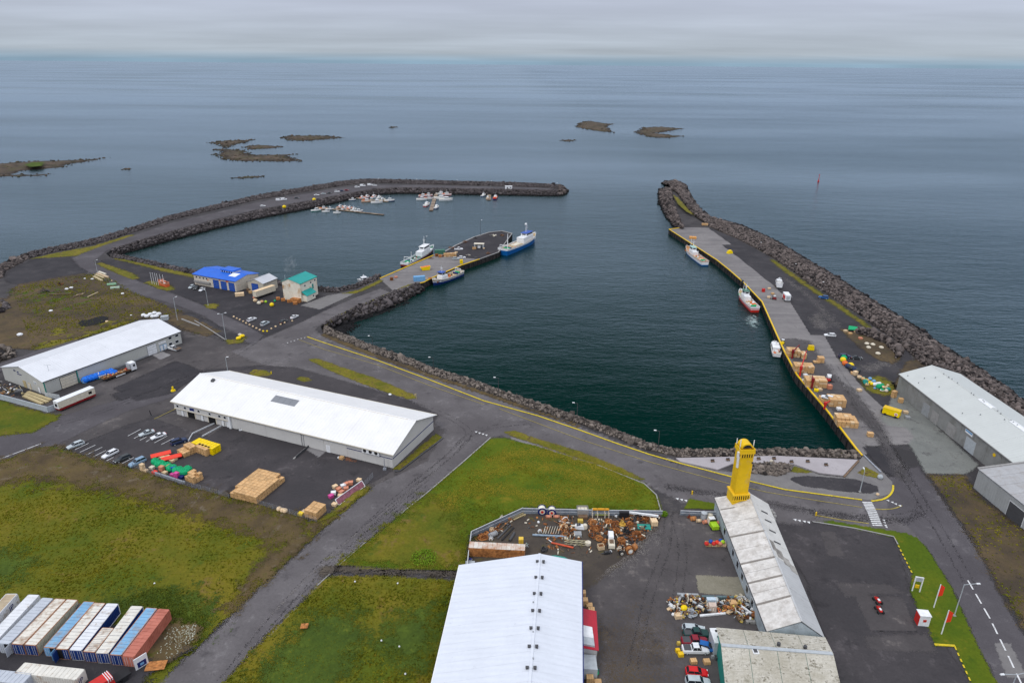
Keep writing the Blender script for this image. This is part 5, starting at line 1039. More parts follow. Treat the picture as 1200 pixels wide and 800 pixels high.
# --- fences
def panel_fence(label,pth,h,mat,post=galv,step=2.4,rail=True,base=None,cat='fence',double=False):
 Wp=[(p.x,p.y)for p in gp(pth)];t=T('fence',label,cat,(*Wp[0],0))
 for a,b in zip(Wp,Wp[1:]):
  L=math.dist(a,b);n=max(1,round(L/step));rz=math.atan2(b[1]-a[1],b[0]-a[0])
  for i in range(n):
   c=lerp2(a,b,(i+.5)/n);mb=MB()
   mb.obox((c[0],c[1],h*.27),(L/n-.12,.05,h*.5),rz);wpart(mb,'panel',mat,t)
   mb=MB();mb.obox((c[0],c[1],h*.78),(L/n-.12,.05,h*.44),rz);wpart(mb,'panel',mat,t)
   c=lerp2(a,b,i/n);mb=MB();mb.obox((c[0],c[1],h*.52),(.12,.16,h*1.04),rz);wpart(mb,'post',post,t)
  if rail:
   for zz in(h+.04,h*.53):
    mb=MB();strip(mb,[a,b],.14,zz,h=.09);wpart(mb,'rail',steelrail,t)
 return t
M_fen=paint('fence_sheet',(.20,.23,.27),var=.25,scale=.7)
panel_fence('angled grey blue panel fence round the upper left of the scrap yard',[(547.5,672),(549,656),(552.5,630),(613,602)],1.9,M_fen)
panel_fence('straight grey blue panel fence along the top of the scrap yard',[(613,602),(700,604),(776,605)],1.7,M_fen)
panel_fence('short panel fence beside the tower building entrance',[(797,603.5),(838,605)],1.4,M_fen)
def wall_fence(label,pth,h,mat,th=.25,name='boundary_wall',step=None):
 Wp=[(p.x,p.y)for p in gp(pth)];t=T(name,label,'wall',(*Wp[0],0))
 for a,b in zip(Wp,Wp[1:]):
  L=math.dist(a,b);n=max(1,round(L/(step or 6)));rz=math.atan2(b[1]-a[1],b[0]-a[0])
  for i in range(n):c=lerp2(a,b,(i+.5)/n);mb=MB();mb.obox((c[0],c[1],h/2-.05),(L/n-.05,th,h+.1),rz);wpart(mb,'wall_panel',mat,t)
 return t
M_bw=paint('blue_grey_wall',(.42,.46,.50),var=.1)
wall_fence('pale blue grey boundary wall before the junk beside the left warehouse',[(-50,452),(0,467.5),(57,483),(67,479.5)],2.0,M_bw)
wall_fence('grey steel gate screen at the corner of the left warehouse',[(53.5,465),(71,468)],1.8,silver,th=.12,name='gate',step=1.5)
def mesh_fence(label,pth,h):
 Wp=[(p.x,p.y)for p in gp(pth)];t=T('mesh_fence',label,'fence',(*Wp[0],0));posts=MB();wires=MB()
 for a,b in zip(Wp,Wp[1:]):
  L=math.dist(a,b);n=max(1,round(L/3));rz=math.atan2(b[1]-a[1],b[0]-a[0])
  for i in range(n+1):c=lerp2(a,b,i/n);mb=MB();mb.tube((*c,0),(*c,h),.05);wpart(mb,'post',galv,t)
  for k in range(5):c=lerp2(a,b,.5);wires.obox((*c,h*(k+1)/5),(L,.02,.02),rz)
  for k in range(int(L/.5)):c=lerp2(a,b,(k+.5)/int(L/.5));wires.obox((*c,h/2),(.02,.02,h),rz)
 o=wpart(wires,'wire_mesh',galv,t);o['kind']='stuff';return t
mesh_fence('thin wire fence along the lower left edge of the asphalt yard',[(156,548),(215,568.5),(268,583)],1.6)
mesh_fence('thin wire fence along the bottom edge of the asphalt yard',[(300,590.5),(350,605.5),(371,612)],1.6)
mesh_fence('wire fence stub at the right end of the asphalt yard',[(428,569.5),(437,560)],1.8)
mesh_fence('wire cage fence against the long white warehouse wall',[(128,442),(136,436),(149,430)],2.0)
# ================================================================== OBJECTS
CACHE={};PIERHEAPS=[]
def cached(key,fn):
 if key not in CACHE:CACHE[key]=fn()
 return CACHE[key]
def heading(a,b):
 A,B=G(*a),G(*b);return math.atan2(B.y-A.y,B.x-A.x)
 # ------------------------------------------------------------------ lamp posts, poles, flags
def lamp(px,py,h,label,arms=1,rz=0,col=None,reach=1.6,group=None):
 t=T('street_lamp',label,'street lamp',(G(px,py)),rz,group);c=col or galv
 mb=MB();mb.tube((0,0,0),(0,0,h),.13,.08);mb.build('pole',c,t)
 for k in range(arms):
  s=1 if k==0 else-1;mb=MB();mb.tube((0,0,h-.1),(s*reach,0,h+.25),.06);mb.build('arm',c,t)
  mb=MB();mb.box(s*reach-.15 if s>0 else-reach-.65,s*reach+.65 if s>0 else-reach+.15,-.18,.18,h+.16,h+.34,.05,.05);mb.build('lamp_head',white,t)
 mb=MB();mb.box(-.3,.3,-.3,.3,0,.25);mb.build('foot',concm,t);return t
lamp(1118,721.5,8.5,'grey lamp post with one arm on the grass verge by the coast road',1,.0,silver,2.6)
lamp(1176,830,8.5,'lamp post with two arms at the lower right corner',2,.1,silver,2.6)
lamp(265,398,11.5,'tall lamp post at the verge tip near the harbour junction',2,.5,silver,1.1)
lamp(208,375,10.5,'tall lamp post behind the far end of the left warehouse',1,.8,silver,1)
lamp(244,358,7.5,'lamp post on the small grassy circle of the car park',1,2.4,silver,.9)
lamp(563,276.5,10.5,'tall dark lighting mast on the outer end of the middle pier',1,0,dgrey,.6)
lamp(499,292,8.0,'lighting mast behind the white trawler on the middle pier',1,0,dgrey,.6)
lamp(1007.5,576.5,6.8,'grey lamp post in the oval gravel bed',1,1.4,silver,.8)
lamp(267,436,6,'short pale post behind the middle warehouse roof',1,0,silver,.5)
lamp(115,322,8,'lamp post at the root of the west mole',1,.5,silver,.8)
for i,(x,y)in enumerate([(443,215),(488,216),(535,216.5),(575,218),(652,220.5)]):lamp(x,y,4.5,['first','second','third','fourth','last'][i]+' thin light post along the outer arm of the west mole, counted from the bend',1,0,dgrey,.3)
for i,(x,y)in enumerate([(930,318),(962,340),(890,292)]):lamp(x,y,4.2,'thin dark post on the quay road, '+['beside the landed boat','near the blue car','towards the breakwater head'][i],1,0,dgrey,.3)
for i,dx in enumerate((0,2.6,5.2,7.6,11,14.5)):
 t=T('flagpole','white flagpole, %s from the left in the row by the orange lifeboat'%['first','second','third','fourth','fifth','last'][i],'flagpole',G(178.5+dx,333+dx*.22),0,'flagpoles beside the orange lifeboat')
 mb=MB();mb.tube((0,0,0),(0,0,6.2),.12,.08);mb.build('pole',white,t);mb=MB();mb.sph((0,0,6.25),.16);mb.build('finial',white,t)
for(px,py,lb)in((1094,712,'red and white banner pole beside the white kiosk'),(1103,743,'red and white banner pole nearest the bottom of the verge')):
 t=T('banner_pole',lb,'banner',G(px-7 if False else px,py));mb=MB();mb.tube((0,0,0),(0,0,6.4),.13,.1);mb.build('pole',white,t)
 mb=MB();mb.add([(.12,0,3.2),(1.0,-.1,3.5),(1.0,-.1,5.8),(.12,0,6.3),(.12,.03,3.2),(1.0,-.07,3.5),(1.0,-.07,5.8),(.12,.03,6.3)],[(0,1,2,3),(7,6,5,4),(0,4,5,1),(1,5,6,2),(2,6,7,3)]);mb.build('banner',red2,t)
 mb=MB();mb.box(.13,.6,.16,.24,3.9,4.6);mb.build('banner_print',white,t)
c=G(1073,693);t=T('frame_sign','white goal shaped frame sign at the edge of the verge','sign',c,-.25)
for x in(-.75,.75):mb=MB();mb.box(x-.1,x+.1,-.1,.1,0,3.9);mb.build('post',white,t)
mb=MB();mb.box(-.85,.85,-.1,.1,3.9,4.1);mb.build('crossbar',white,t);mb=MB();mb.box(-.65,.65,-.06,.06,2.9,3.8);mb.build('panel',silver,t);mb=MB();mb.box(-.3,.5,.2,.4,.9,1.7);mb.build('box',yellow,t)
t=T('kiosk','white kiosk with red left side and small red emblem','kiosk',G(1079.5,730),-.12)
mb=MB();mb.box(-1.05,1.05,-.9,.9,0,2.7);mb.build('cabinet',white,t);mb=MB();mb.box(-1.14,-1.055,-.88,.88,.05,2.5);mb.build('side_panel',red,t);mb=MB();mb.box(-.3,.32,-.98,-.905,1.25,1.85);mb.build('emblem',red,t);mb=MB();mb.box(-1.15,1.15,-1,1,2.7,2.82);mb.build('roof',white,t);mb=MB();mb.box(-.95,.95,-.95,-.9,.1,.2);mb.build('base_trim',grey,t)
# ------------------------------------------------------------------ motor vehicles (front along +x)
def car_meshes(kind,mat):
 mats=[]
 L,W,H={'sedan':(4.5,1.78,1.45),'hatch':(4.2,1.75,1.5),'suv':(4.7,1.88,1.75),'pickup':(5.3,1.9,1.8),'van':(5.2,1.95,2.1),'estate':(4.7,1.8,1.5)}[kind]
 hl=L/2;bz=.62*H
 st={'sedan':[(-hl,.55,.80),(-hl+.15,.70,bz),(-hl+.9,.75,bz+.02),(hl-1.35,.75,bz),(hl-.5,.74,bz-.12),(hl-.1,.66,bz-.22),(hl,.5,.62)]}.get(kind)
 if not st:st=[(-hl,.62,.95),(-hl+.1,.73,bz),(-hl+.8,.76,bz+.02),(hl-1.25,.76,bz),(hl-.4,.74,bz-.1),(hl-.08,.66,bz-.22),(hl,.5,.66)]
 k=W/2/.76;rings=[]
 for x,w_,z in st:rings.append([(x,-w_*k*.92,.28),(x,-w_*k,.5),(x,-w_*k*.97,z-.1),(x,-w_*k*.84,z),(x,w_*k*.84,z),(x,w_*k*.97,z-.1),(x,w_*k,.5),(x,w_*k*.92,.28)])
 body=MB();body.loft(rings)
 cab={'sedan':(-hl+.75,-hl+1.5,hl-2.2,hl-1.35),'hatch':(-hl+.15,-hl+.6,hl-2.0,hl-1.2),'suv':(-hl+.1,-hl+.45,hl-2.1,hl-1.35),'estate':(-hl+.12,-hl+.6,hl-2.2,hl-1.35),'pickup':(-.75,-.55,.55,1.15),'van':(-hl+.06,-hl+.25,hl-1.6,hl-.75)}[kind]
 a,b_,c,d=cab;w0,w1=W/2*.86,W/2*.72
 gl=MB();gl.hexa([(a,-w0,bz-.02),(d,-w0,bz-.02),(d,w0,bz-.02),(a,w0,bz-.02),(b_,-w1,H-.05),(c,-w1,H-.05),(c,w1,H-.05),(b_,w1,H-.05)])
 rf=MB();rf.hexa([(b_-.05,-w1-.02,H-.06),(c+.05,-w1-.02,H-.06),(c+.05,w1+.02,H-.06),(b_-.05,w1+.02,H-.06),(b_+.1,-w1+.1,H),(c-.1,-w1+.1,H),(c-.1,w1-.1,H),(b_+.1,w1-.1,H)])
 for s in(-1,1):
  for(x0,x1)in((a,b_),(d,c),((a+d)/2,(b_+c)/2)):rf.tube((x0,s*(w0-.0),bz),(x1,s*w1,H-.05),.045,n=4,cap=False)
 if kind=='van':body.box(-hl+.1,hl-2.2,-W/2+.04,W/2-.04,bz-.1,H-.1,.03,.06)
 wh=MB();wh.tube((0,-.11,0),(0,.11,0),.33,n=10);rm=MB();rm.tube((0,-.125,0),(0,.125,0),.19,n=8)
 hd=MB();hd.box(-.06,.06,-.17,.17,-.07,.07)
 ms={'body':body.mesh('body',mat),'glazing':gl.mesh('glazing',glass),'roof':rf.mesh('roof',mat),'wheel':cached('wheelm',lambda:wh.mesh('wheel',black)),'rim':cached('rimm',lambda:rm.mesh('rim',silver)),'head':cached('headm',lambda:hd.mesh('headlight',white)),'tail':cached('tailm',lambda:hd.mesh('tail_light',red))}
 if kind=='pickup':bd=MB();bd.box(-hl+.25,-.95,-W/2+.18,W/2-.18,bz-.0,bz+.05);ms['bed']=bd.mesh('bed_cover',dgrey)
 return ms,L,W,bz
def car(label,px,py,rz,kind='sedan',mat=None,z=0,group=None,name='parked_car',cat='car',at=None):
 ms,L,W,bz=cached((kind,mat.name),lambda:car_meshes(kind,mat))
 loc=at or G(px,py,z+.6);t=T(name,label,cat,(loc[0],loc[1],z),rz,group)
 for n in('body','glazing','roof'):inst({'glazing':'window'}.get(n,n),ms[n],t)
 if 'bed' in ms:inst('bed_cover',ms['bed'],t)
 for x in(-L/2+.85,L/2-.9):
  for y in(-W/2+.12,W/2-.12):w_=inst('wheel',ms['wheel'],t);w_.location=(x,y,.33);inst('rim',ms['rim'],w_)
 for y in(-.58,.58):h=inst('headlight',ms['head'],t);h.location=(L/2-.07,y,.66);h=inst('tail_light',ms['tail'],t);h.location=(-L/2+.05,y,.8)
 return t
pgrey=P_('car_dark_grey',(.045,.05,.052),rough=.35);plb=P_('car_light_blue',(.22,.33,.45),rough=.35);pw=P_('car_white',(.74,.75,.77),rough=.35);ps=P_('car_silver',(.45,.50,.52),rough=.3);pn=P_('car_navy',(.02,.035,.09),rough=.3);pr_=P_('car_red',(.62,.008,.012),rough=.35);pmar=P_('car_maroon',(.24,.01,.025),rough=.35);pgr=P_('car_dark_green',(.008,.045,.04),rough=.35)
hA=heading((99,517),(78,525));gA='cars parked in the yard of the middle warehouse'
car('silver estate car alone at the left end of the bays by the field',88.5,521,hA,'estate',ps,group=gA)
car('white car just left of the dark grey one by the field edge',129,531.5,heading((139,526),(119,536)),'estate',pw,group=gA)
car('dark grey car between the white and the light blue cars by the field edge',143.5,537,heading((155,532),(133,541)),'estate',pgrey,group=gA)
car('light blue car at the right end of the row by the field edge',161,541.5,heading((171,537),(151,546)),'suv',plb,group=gA)
car('silver saloon on the left in the pair of cars in mid yard',172,507,heading((182,504),(163,510)),'sedan',ps,group=gA)
car('white saloon on the right in the pair of cars in mid yard',185.5,510.5,heading((196,507),(176,514)),'sedan',pw,group=gA)
car('navy blue car beside the fish tubs in the middle yard',209.5,517,heading((201,520),(219,514)),'suv',pn,group=gA)
gB='cars parked in the harbour car park'
car('white van like car at the left in the junction car park',295,374,heading((288.7,376),(301.5,371)),'estate',pw,group=gB)
car('silver white car second from the left in the junction car park',310.5,379,heading((304,382),(317,375.5)),'suv',ps,group=gB)
car('dark grey car third from the left in the junction car park',332,376.5,heading((328,379),(337,373.5)),'hatch',pgrey,group=gB)
car('white car at the right end of the junction car park',345,371,heading((339.5,373),(351,367.5)),'sedan',pw,group=gB)
car('silver car in the row before the blue roofed building, farthest left',224.5,336,heading((229,333),(220,338)),'hatch',ps,group=gB)
car('dark car between silver and white cars before the blue roofed building',230.3,337,heading((235,334),(226,340)),'sedan',pgrey,group=gB)
car('white car in the row before the blue roofed building, farthest right',236.7,339,heading((241,336),(232,342)),'sedan',pw,group=gB)
gC='cars parked along the west mole'
for i,(x,y,k,mt,lb)in enumerate([(308,241.3,'hatch',pw,'white car alone on the mole road below the others'),(327,234.5,'van',pw,'left white van of the pair on the west mole'),(332.5,233.8,'van',pw,'right white van of the pair on the west mole'),(347.5,232,'sedan',pgrey,'dark low car right of the two white vans on the mole'),(371,228.5,'sedan',pw,'white car first in the row after the yellow tub on the mole'),(379,227,'sedan',ps,'silver car second in the row before the mole bend'),(386,226.3,'sedan',pgrey,'dark car third in the row before the mole bend'),(395,224.6,'suv',pw,'white car fourth in the row before the mole bend'),(400.5,223.6,'sedan',pn,'dark blue car left of the maroon one on the mole'),(406,222.8,'sedan',pmar,'maroon car just before the bend of the west mole'),(418.5,219.3,'suv',pw,'white car left of the van at the mole bend'),(425,217.8,'van',pw,'white van at the bend of the west mole'),(433.8,216.9,'van',pw,'white van just past the bend of the west mole'),(439.2,217.3,'hatch',pw,'small white car just past the bend of the west mole')]):
 car(lb,x,y,.35 if i<11 else .2,k,mt,group=gC)
car('white pickup on the dark end of the middle pier',537.5,291.8,.1,'pickup',pw);car('white car in the centre of the middle pier',541.5,301.5,.2,'hatch',pw);car('grey car beside the white one in the centre of the middle pier',534,303,.3,'hatch',ps)
car('white car on the gravel beside the east quay deck',972.6,392.5,3.0,'estate',pw);car('dark blue car on the grass strip below the boulder wall',965,348.5,2.6,'suv',P_('car_blue',(.015,.09,.28),rough=.35))
car('dark blue car among dumped gear beside the loop road',990,417.5,.0,'suv',pn);car('low grey car hull beside the loop road',1003.5,419,-.1,'sedan',pgrey)
hR=heading((800,764),(832,764.5))
car('dark green pickup with silver roof at the top of the junk cars',815.5,742,hR,'pickup',pgr);car('silver roofed car behind the dark green one by the junk heap',813,736.5,hR-.05,'estate',ps)
car('maroon pickup with red bonnet in the row of junk cars',814,751,hR,'pickup',pmar);car('white pickup with dark load bed at the centre of the junk cars',815,760.5,hR,'pickup',pw);car('bright red van body car below the white pickup',816.5,787,hR-.08,'hatch',pr_);car('white car at the bottom edge below the red one',818,799,hR-.05,'suv',ps);car('blue car nose behind the white pickup',829,757.5,hR-.3,'hatch',P_('car_mid_blue',(.01,.12,.4)))
car('white car standing on top of tubs on the east quay',970,465.5,2.5,'hatch',pw,z=1.45)
t=car('white pickup with brown flat bed at the office end of the left warehouse',203,408,heading((213,409),(198,405)),'pickup',pw,name='flatbed_pickup');mb=MB();mb.box(-3.8,-.9,-1.05,1.05,1.0,1.15);mb.build('load_bed',brown,t);
# motorcyclists' kart like stand in the dark lot: two red and white ride-on machines
for(px,py,lb,a)in((1028,705,'red and white quad machine standing upper in the dark lot',.3),(1030,716,'red and white quad machine standing lower in the dark lot',.2)):
 t=T('quad_bike',lb,'quad bike',G(px,py),a+1.35)
 mb=MB();mb.loft([[(x,-w_,z),(x,w_,z),(x,w_*.8,z+h),(x,-w_*.8,z+h)]for x,w_,z,h in((-.9,.25,.6,.2),(-.5,.35,.5,.35),(.1,.22,.5,.35),(.5,.4,.5,.45),(.95,.3,.5,.25))]);mb.build('body',red,t)
 mb=MB();mb.box(-.6,.0,-.2,.2,.86,.98);mb.build('seat',white,t);mb=MB();mb.tube((.4,-.5,1.15),(.4,.5,1.15),.05);mb.build('handlebar',black,t)
 for x in(-.65,.65):
  for y in(-.55,.55):mb=MB();mb.tube((x,y-.14,.35),(x,y+.14,.35),.35,n=10);mb.build('wheel',black,t)
def truck_trailer():
# red and cream box trailer
 a,b_=(70.5,483),(111,466);rz=heading(a,b_);A=G(*a);t=T('box_trailer','cream box trailer with red skirt standing beside the left warehouse','trailer',(A.x,A.y,0),rz)
 L=12.6;mb=MB();mb.box(0,L,0,2.5,1.1,3.6,.03,.03);mb.build('box_body',offwhite,t);mb=MB();mb.box(-.03,L+.03,-.03,2.53,3.6,3.72);mb.build('roof',white,t)
 mb=MB();mb.box(.1,L-.1,-.04,2.54,.55,1.28);mb.build('skirt',darkred,t);mb=MB();mb.box(L-2.3,L-1.2,-.05,.0,2.0,2.9);mb.build('window',tarmacpatch,t);mb=MB();mb.box(-.06,0,.6,1.9,1.7,2.9);fr=mb.build('window',tarmacpatch,t)
 mb=MB();mb.box(-.05,-.02,.05,2.45,1.2,3.5);mb.build('rear_panel',white,t)
 for x in(1.8,3.0,L-2.4):
  for y in(.2,2.3):mb=MB();mb.tube((x,y-.15,.5),(x,y+.15,.5),.5,n=12);mb.build('wheel',black,t)
truck_trailer()
def truck():
 a,b_=(123,448),(170,430.5);rz=heading(a,b_);A=G(*a);t=T('lorry','white lorry with long open flatbed loaded with scrap before the left warehouse','lorry',(A.x,A.y,0),rz)
 L=12.4;mb=MB();mb.box(0,L-2.0,0,2.5,1.0,1.25);mb.build('load_bed',brown,t)
 mb=MB();mb.box(L-2.2,L,.0,2.5,.7,3.5,.12,.05);cb=mb.build('cab',white,t);mb=MB();mb.box(L-.08,L+.02,.2,2.3,2.0,2.9);mb.build('windscreen',glass,cb);mb=MB();mb.box(L-1.3,L-.5,-.03,2.53,2.0,2.8);mb.build('window',glass,cb)
 mb=MB();mb.box(L-2.6,L-2.25,.1,2.4,1.2,3.4);mb.build('headboard',silver,t);mb=MB();mb.box(4.2,7.8,-.06,0,.45,.85);mb.build('side_guard',white,t)
 for y in(.0,2.42):mb=MB();mb.box(0,L-2.6,y,y+.08,1.25,1.5);mb.build('side_board',rust,t)
 for x in(1.0,2.2,3.4,8.6,L-1.1):
  for y in(.2,2.3):mb=MB();mb.tube((x,y-.15,.5),(x,y+.15,.5),.5,n=12);mb.build('wheel',black,t)
 for i in range(26):
  mb=MB();x,y=random.uniform(.3,L-3),random.uniform(.3,2.2);mb.obox((x,y,1.4+random.uniform(0,.25)),(random.uniform(.3,1.2),random.uniform(.1,.5),random.uniform(.1,.4)),random.uniform(0,3),random.uniform(-.3,.3));o=mb.build('scrap_piece',random.choice([rust,rustl,timber,red,tan]),None);c=o.location;o.parent=t
truck()
a,b_=(301,351),(327,342);rz=heading(a,b_);A=G(*a);t=T('semi_trailer','long cream semi trailer parked before the small workshop','trailer',(A.x,A.y,0),rz)
mb=MB();mb.box(0,12.2,0,2.5,1.2,3.9,.03,.03);mb.build('box_body',offwhite,t);mb=MB();mb.box(-.03,12.23,-.03,2.53,3.9,4.0);mb.build('roof',tan2,t);mb=MB();mb.box(.5,11.5,.3,2.2,.8,1.2);mb.build('chassis',dgrey,t)
for x in(1.2,2.4,3.6,10):
 for y in(.2,2.3):mb=MB();mb.tube((x,y-.15,.5),(x,y+.15,.5),.5,n=10);mb.build('wheel',black,t)
 # small refuse truck green and cream by the fence
t=T('small_truck','small lime green truck with cream cab by the short fence','truck',G(835,617),-1.45);mb=MB();mb.box(-.2,1.9,-.85,.85,.5,1.5);mb.build('load_body',lime,t);mb=MB();mb.box(-1.9,-.3,-.9,.9,.5,2.0,.15,.1);cb=mb.build('cab',offwhite,t);mb=MB();mb.box(-1.5,-.4,-.7,.7,2.0,2.04);mb.build('roof',white,cb)
mb=MB();mb.box(-.32,-.2,-.75,.75,1.3,1.9);mb.build('rear_window',glass,cb)
for x in(-1.4,1.2):
 for y in(-.8,.8):mb=MB();mb.tube((x,y-.12,.35),(x,y+.12,.35),.36,n=10);mb.build('wheel',black,t)
 # forklift on the quay
def forklift(px,py,rz,label,col):
 t=T('forklift',label,'forklift',G(px,py),rz)
 mb=MB();mb.box(-1.1,.7,-.6,.6,.35,1.1,.1,.05);mb.build('body',col,t);mb=MB();mb.box(-.6,.5,-.55,.55,2.0,2.1);mb.build('roof_guard',white,t)
 mb=MB();[mb.tube((x,y,1.1),(x*.9,y,2.0),.05,n=4)for x in(-.6,.5)for y in(-.5,.5)];mb.build('cage',black,t)
 mb=MB();[mb.box(.75,.87,y-.06,y+.06,.1,2.4)for y in(-.3,.3)];mb.build('mast',black,t)
 for y in(-.3,.3):mb=MB();mb.box(.87,2.0,y-.07,y+.07,.12,.2);mb.build('fork',black,t)
 for x,r in((-.8,.28),(.45,.35)):
  for y in(-.55,.55):mb=MB();mb.tube((x,y-.12,r),(x,y+.12,r),r,n=10);mb.build('wheel',black,t)
forklift(971,447,-.3,'red and white forklift beside the tub stacks on the east quay',red);forklift(907,351,2.6,'dark red forklift beside the red fishing boat',darkred);forklift(917,403,1.0,'yellow forklift at the quay edge beside the small motorboat',yel2)
# ------------------------------------------------------------------ fish tubs
def tub_mesh(mat,s=(1.2,1.0,.7)):
 mb=MB();a,b_,h=s[0]/2,s[1]/2,s[2]
 mb.hexa([(-a+.06,-b_+.06,.1),(a-.06,-b_+.06,.1),(a-.06,b_-.06,.1),(-a+.06,b_-.06,.1),(-a,-b_,h-.06),(a,-b_,h-.06),(a,b_,h-.06),(-a,b_,h-.06)])
 for x in(-a+.2,0,a-.2):mb.box(x-.08,x+.08,-b_+.1,b_-.1,0,.1)
 o=len(mb.v);r=.09
 mb.add([(-a,-b_,h),(a,-b_,h),(a,b_,h),(-a,b_,h),(-a+r,-b_+r,h),(a-r,-b_+r,h),(a-r,b_-r,h),(-a+r,b_-r,h),(-a+r,-b_+r,h-.12),(a-r,-b_+r,h-.12),(a-r,b_-r,h-.12),(-a+r,b_-r,h-.12),(-a,-b_,h-.06),(a,-b_,h-.06),(a,b_,h-.06),(-a,b_,h-.06)],[(0,1,5,4),(1,2,6,5),(2,3,7,6),(3,0,4,7),(4,5,9,8),(5,6,10,9),(6,7,11,10),(7,4,8,11),(8,9,10,11),(12,13,1,0),(13,14,2,1),(14,15,3,2),(15,12,0,3)])
 return mb.mesh('tub',mat)
ORD=['first','second','third','fourth','fifth','sixth','seventh','eighth','ninth','tenth','eleventh','twelfth','thirteenth','fourteenth','fifteenth','sixteenth','seventeenth','eighteenth']
SHORT={}
def tub_label(label,i,j,k,nx_,ny_,H):
 if nx_*ny_*H<=1:return label
 b_=SHORT.get(label,label);tier='top layer' if k==H-1 else('bottom layer' if k==0 else 'middle layer')
 if nx_*ny_==1:return b_+', '+tier
 return '%s, %s, row %s, %s from left'%(b_,tier,ORD[j],ORD[i])
QMB={}
def tubs(label,A,rz,nx_,ny_,nz,mat,group,s=(1.2,1.0,.7),jit=.03,skip=None,hollow=True,gap=.05,cat='fish tub',top=None):
 """stack of fish tubs, A = corner (world), x runs along rz"""
 me=cached(('tub',mat.name,s),lambda:tub_mesh(mat,s));c,s_=math.cos(rz),math.sin(rz)
 for i in range(nx_):
  for j in range(ny_):
   H=nz(i,j)if callable(nz)else nz
   for k in range(H):
    if hollow and k<H-1 and 0<i<nx_-1 and 0<j:continue
    if hollow and k<H-1 and j>0 and 0<i<nx_-1:continue
    x=(i+.5)*(s[0]+gap)+random.uniform(-jit,jit);y=(j+.5)*(s[1]+gap)+random.uniform(-jit,jit)
    o=inst('fish_tub',(cached(('tub',top.name,s),lambda:tub_mesh(top,s))if top and k==H-1 else me));o.location=(A[0]+x*c-y*s_,A[1]+x*s_+y*c,k*(s[2]-.02)+.02);o.rotation_euler=(0,0,rz+random.uniform(-.02,.02));tag(o,tub_label(label,i,j,k,nx_,ny_,H),cat,group)
A,B,C_=G(270,583),G(300,591),G(337.5,565.5)
rzb=math.atan2(B.y-A.y,B.x-A.x);nxb=round((B-A).length/1.25);nyb=round((C_-B).length/1.07)
tubs('tan tub of the long yard block',(A.x,A.y),rzb,nxb,nyb,lambda i,j:0 if(j==0 and i<0)else(3 if not(j>nyb-3 and i==nxb-1)and not(i==0 and j<2)else 2),tan,'tubs in the long tan block',s=(1.2,1.0,.78))
def block(label,a,b,c,nz,mat,group,s=(1.2,1.0,.78),**k):
 A,B,C2=G(*a),G(*b),G(*c);r=math.atan2(B.y-A.y,B.x-A.x);tubs(label,(A.x,A.y),r,max(1,round((B-A).length/(s[0]+.05))),max(1,round((C2-B).length/(s[1]+.05))),nz,mat,group,s,**k)
block('yellow tub by the loading ramp',(225,526),(250,534),(259,528.5),3,yel2,'tubs in the yellow stack')
block('tan tub left of the yellow stack',(208,532),(216,537),(229,528),lambda i,j:2 if j<2 else 3,tan,'tubs in the stepped tan stack')
block('tan tub before the yellow stack',(229,530),(241,535),(246,532),3,tan,'tubs in the square tan stack')
block('tan tub right of the green bales',(217,563.5),(228,568.5),(240,561),lambda i,j:3 if(i+j)%3 else 2,tan,'tubs in the block near the steel barrier')
block('cream tub beside the light blue car',(164,552),(172,555),(176,552),lambda i,j:3 if i==0 else 1,tan2,'tubs in the leftmost stack')
block('tan tub in the yard bottom corner',(357,606),(371,610),(384,600),3,tan,'tubs in the bottom corner block')
block('cream tub under the red covers',(184,537),(203,543),(210,538),1,tan2,'tubs under the red covers')
for(x,y,lb)in((188.5,532,'bright red flat cover lying on tubs, the left one of two'),(201,535.5,'bright red flat cover lying on tubs, the right one of two')):
 c=G(x,y,.9);mb=MB();mb.obox((0,0,0),(5.4,2.2,.12),rzb+.9);mb.obox((0,0,-.12),(5.2,2.0,.14),rzb+.9);o=mb.build('cover_board',red2);o.location=(c.x,c.y,.98);tag(o,lb,'cover')
 # green net bales
def bale(px,py,r,mat,label,group=None,cat='net bale',name='net_bale',z=0,sq=.85,rz=0):
 me=cached(('bale',mat.name),lambda:_bale(mat));t=inst(name,me);c=G(px,py,z+r*.7);t.location=(c.x,c.y,z+r*sq*.92);t.scale=(r,r*.9,r*sq);t.rotation_euler=(0,0,rz or random.uniform(0,3));tag(t,label,cat,group);return t
def _bale(mat):
 mb=MB();mb.sph((0,0,0),1.0,12,8);mb.v=[tuple(np.array(v)*(1+random.uniform(-.09,.09))*np.array((1,1,min(1,1))))for v in mb.v]
 for k in range(3):mb.torus((0,0,-.4+.4*k),.98-abs(k-1)*.09,.06,n=14,k=4)
 return mb.mesh('net_bale',mat)
for k in range(11):bale(182+k*3.5,540.5+k*1.25+(k%2)*1.8,1.2,grn2,'bright green net bale, %s from the left in the row of bales'%ORD[k],'green net bales')
bale(219.5,550,1.3,grn2,'single green net bale lying apart at the right end of its row')
for(x,y,mt,lb,n_)in((181,554.5,red2,'red fish tub at the left behind the steel barrier',1),(178,549,offwhite,'cream fish tub above the red one',1),(184,546.5,white,'white fish tub above the cream ones',1),(189.5,551.5,salmon,'salmon coloured fish tub behind the barrier',2),(193,555,tan2,'tan tub between salmon and blue ones',1),(198.5,550.5,tan,'tan tub beside the blue one behind the barrier',2),(203,552,blue,'blue fish tub behind the barrier',2),(202.5,557,pink,'pink tub left of two behind the barrier',1),(207,559,pink,'pink tub right of two behind the barrier',2),(212.5,560,navy,'dark blue drum sized tub by the barrier end',1)):
 c=G(x,y);tubs(lb,(c.x-.6,c.y-.5),rzb,1,1,n_,mt,lb if n_>1 else None,s=(1.3,1.1,.85))
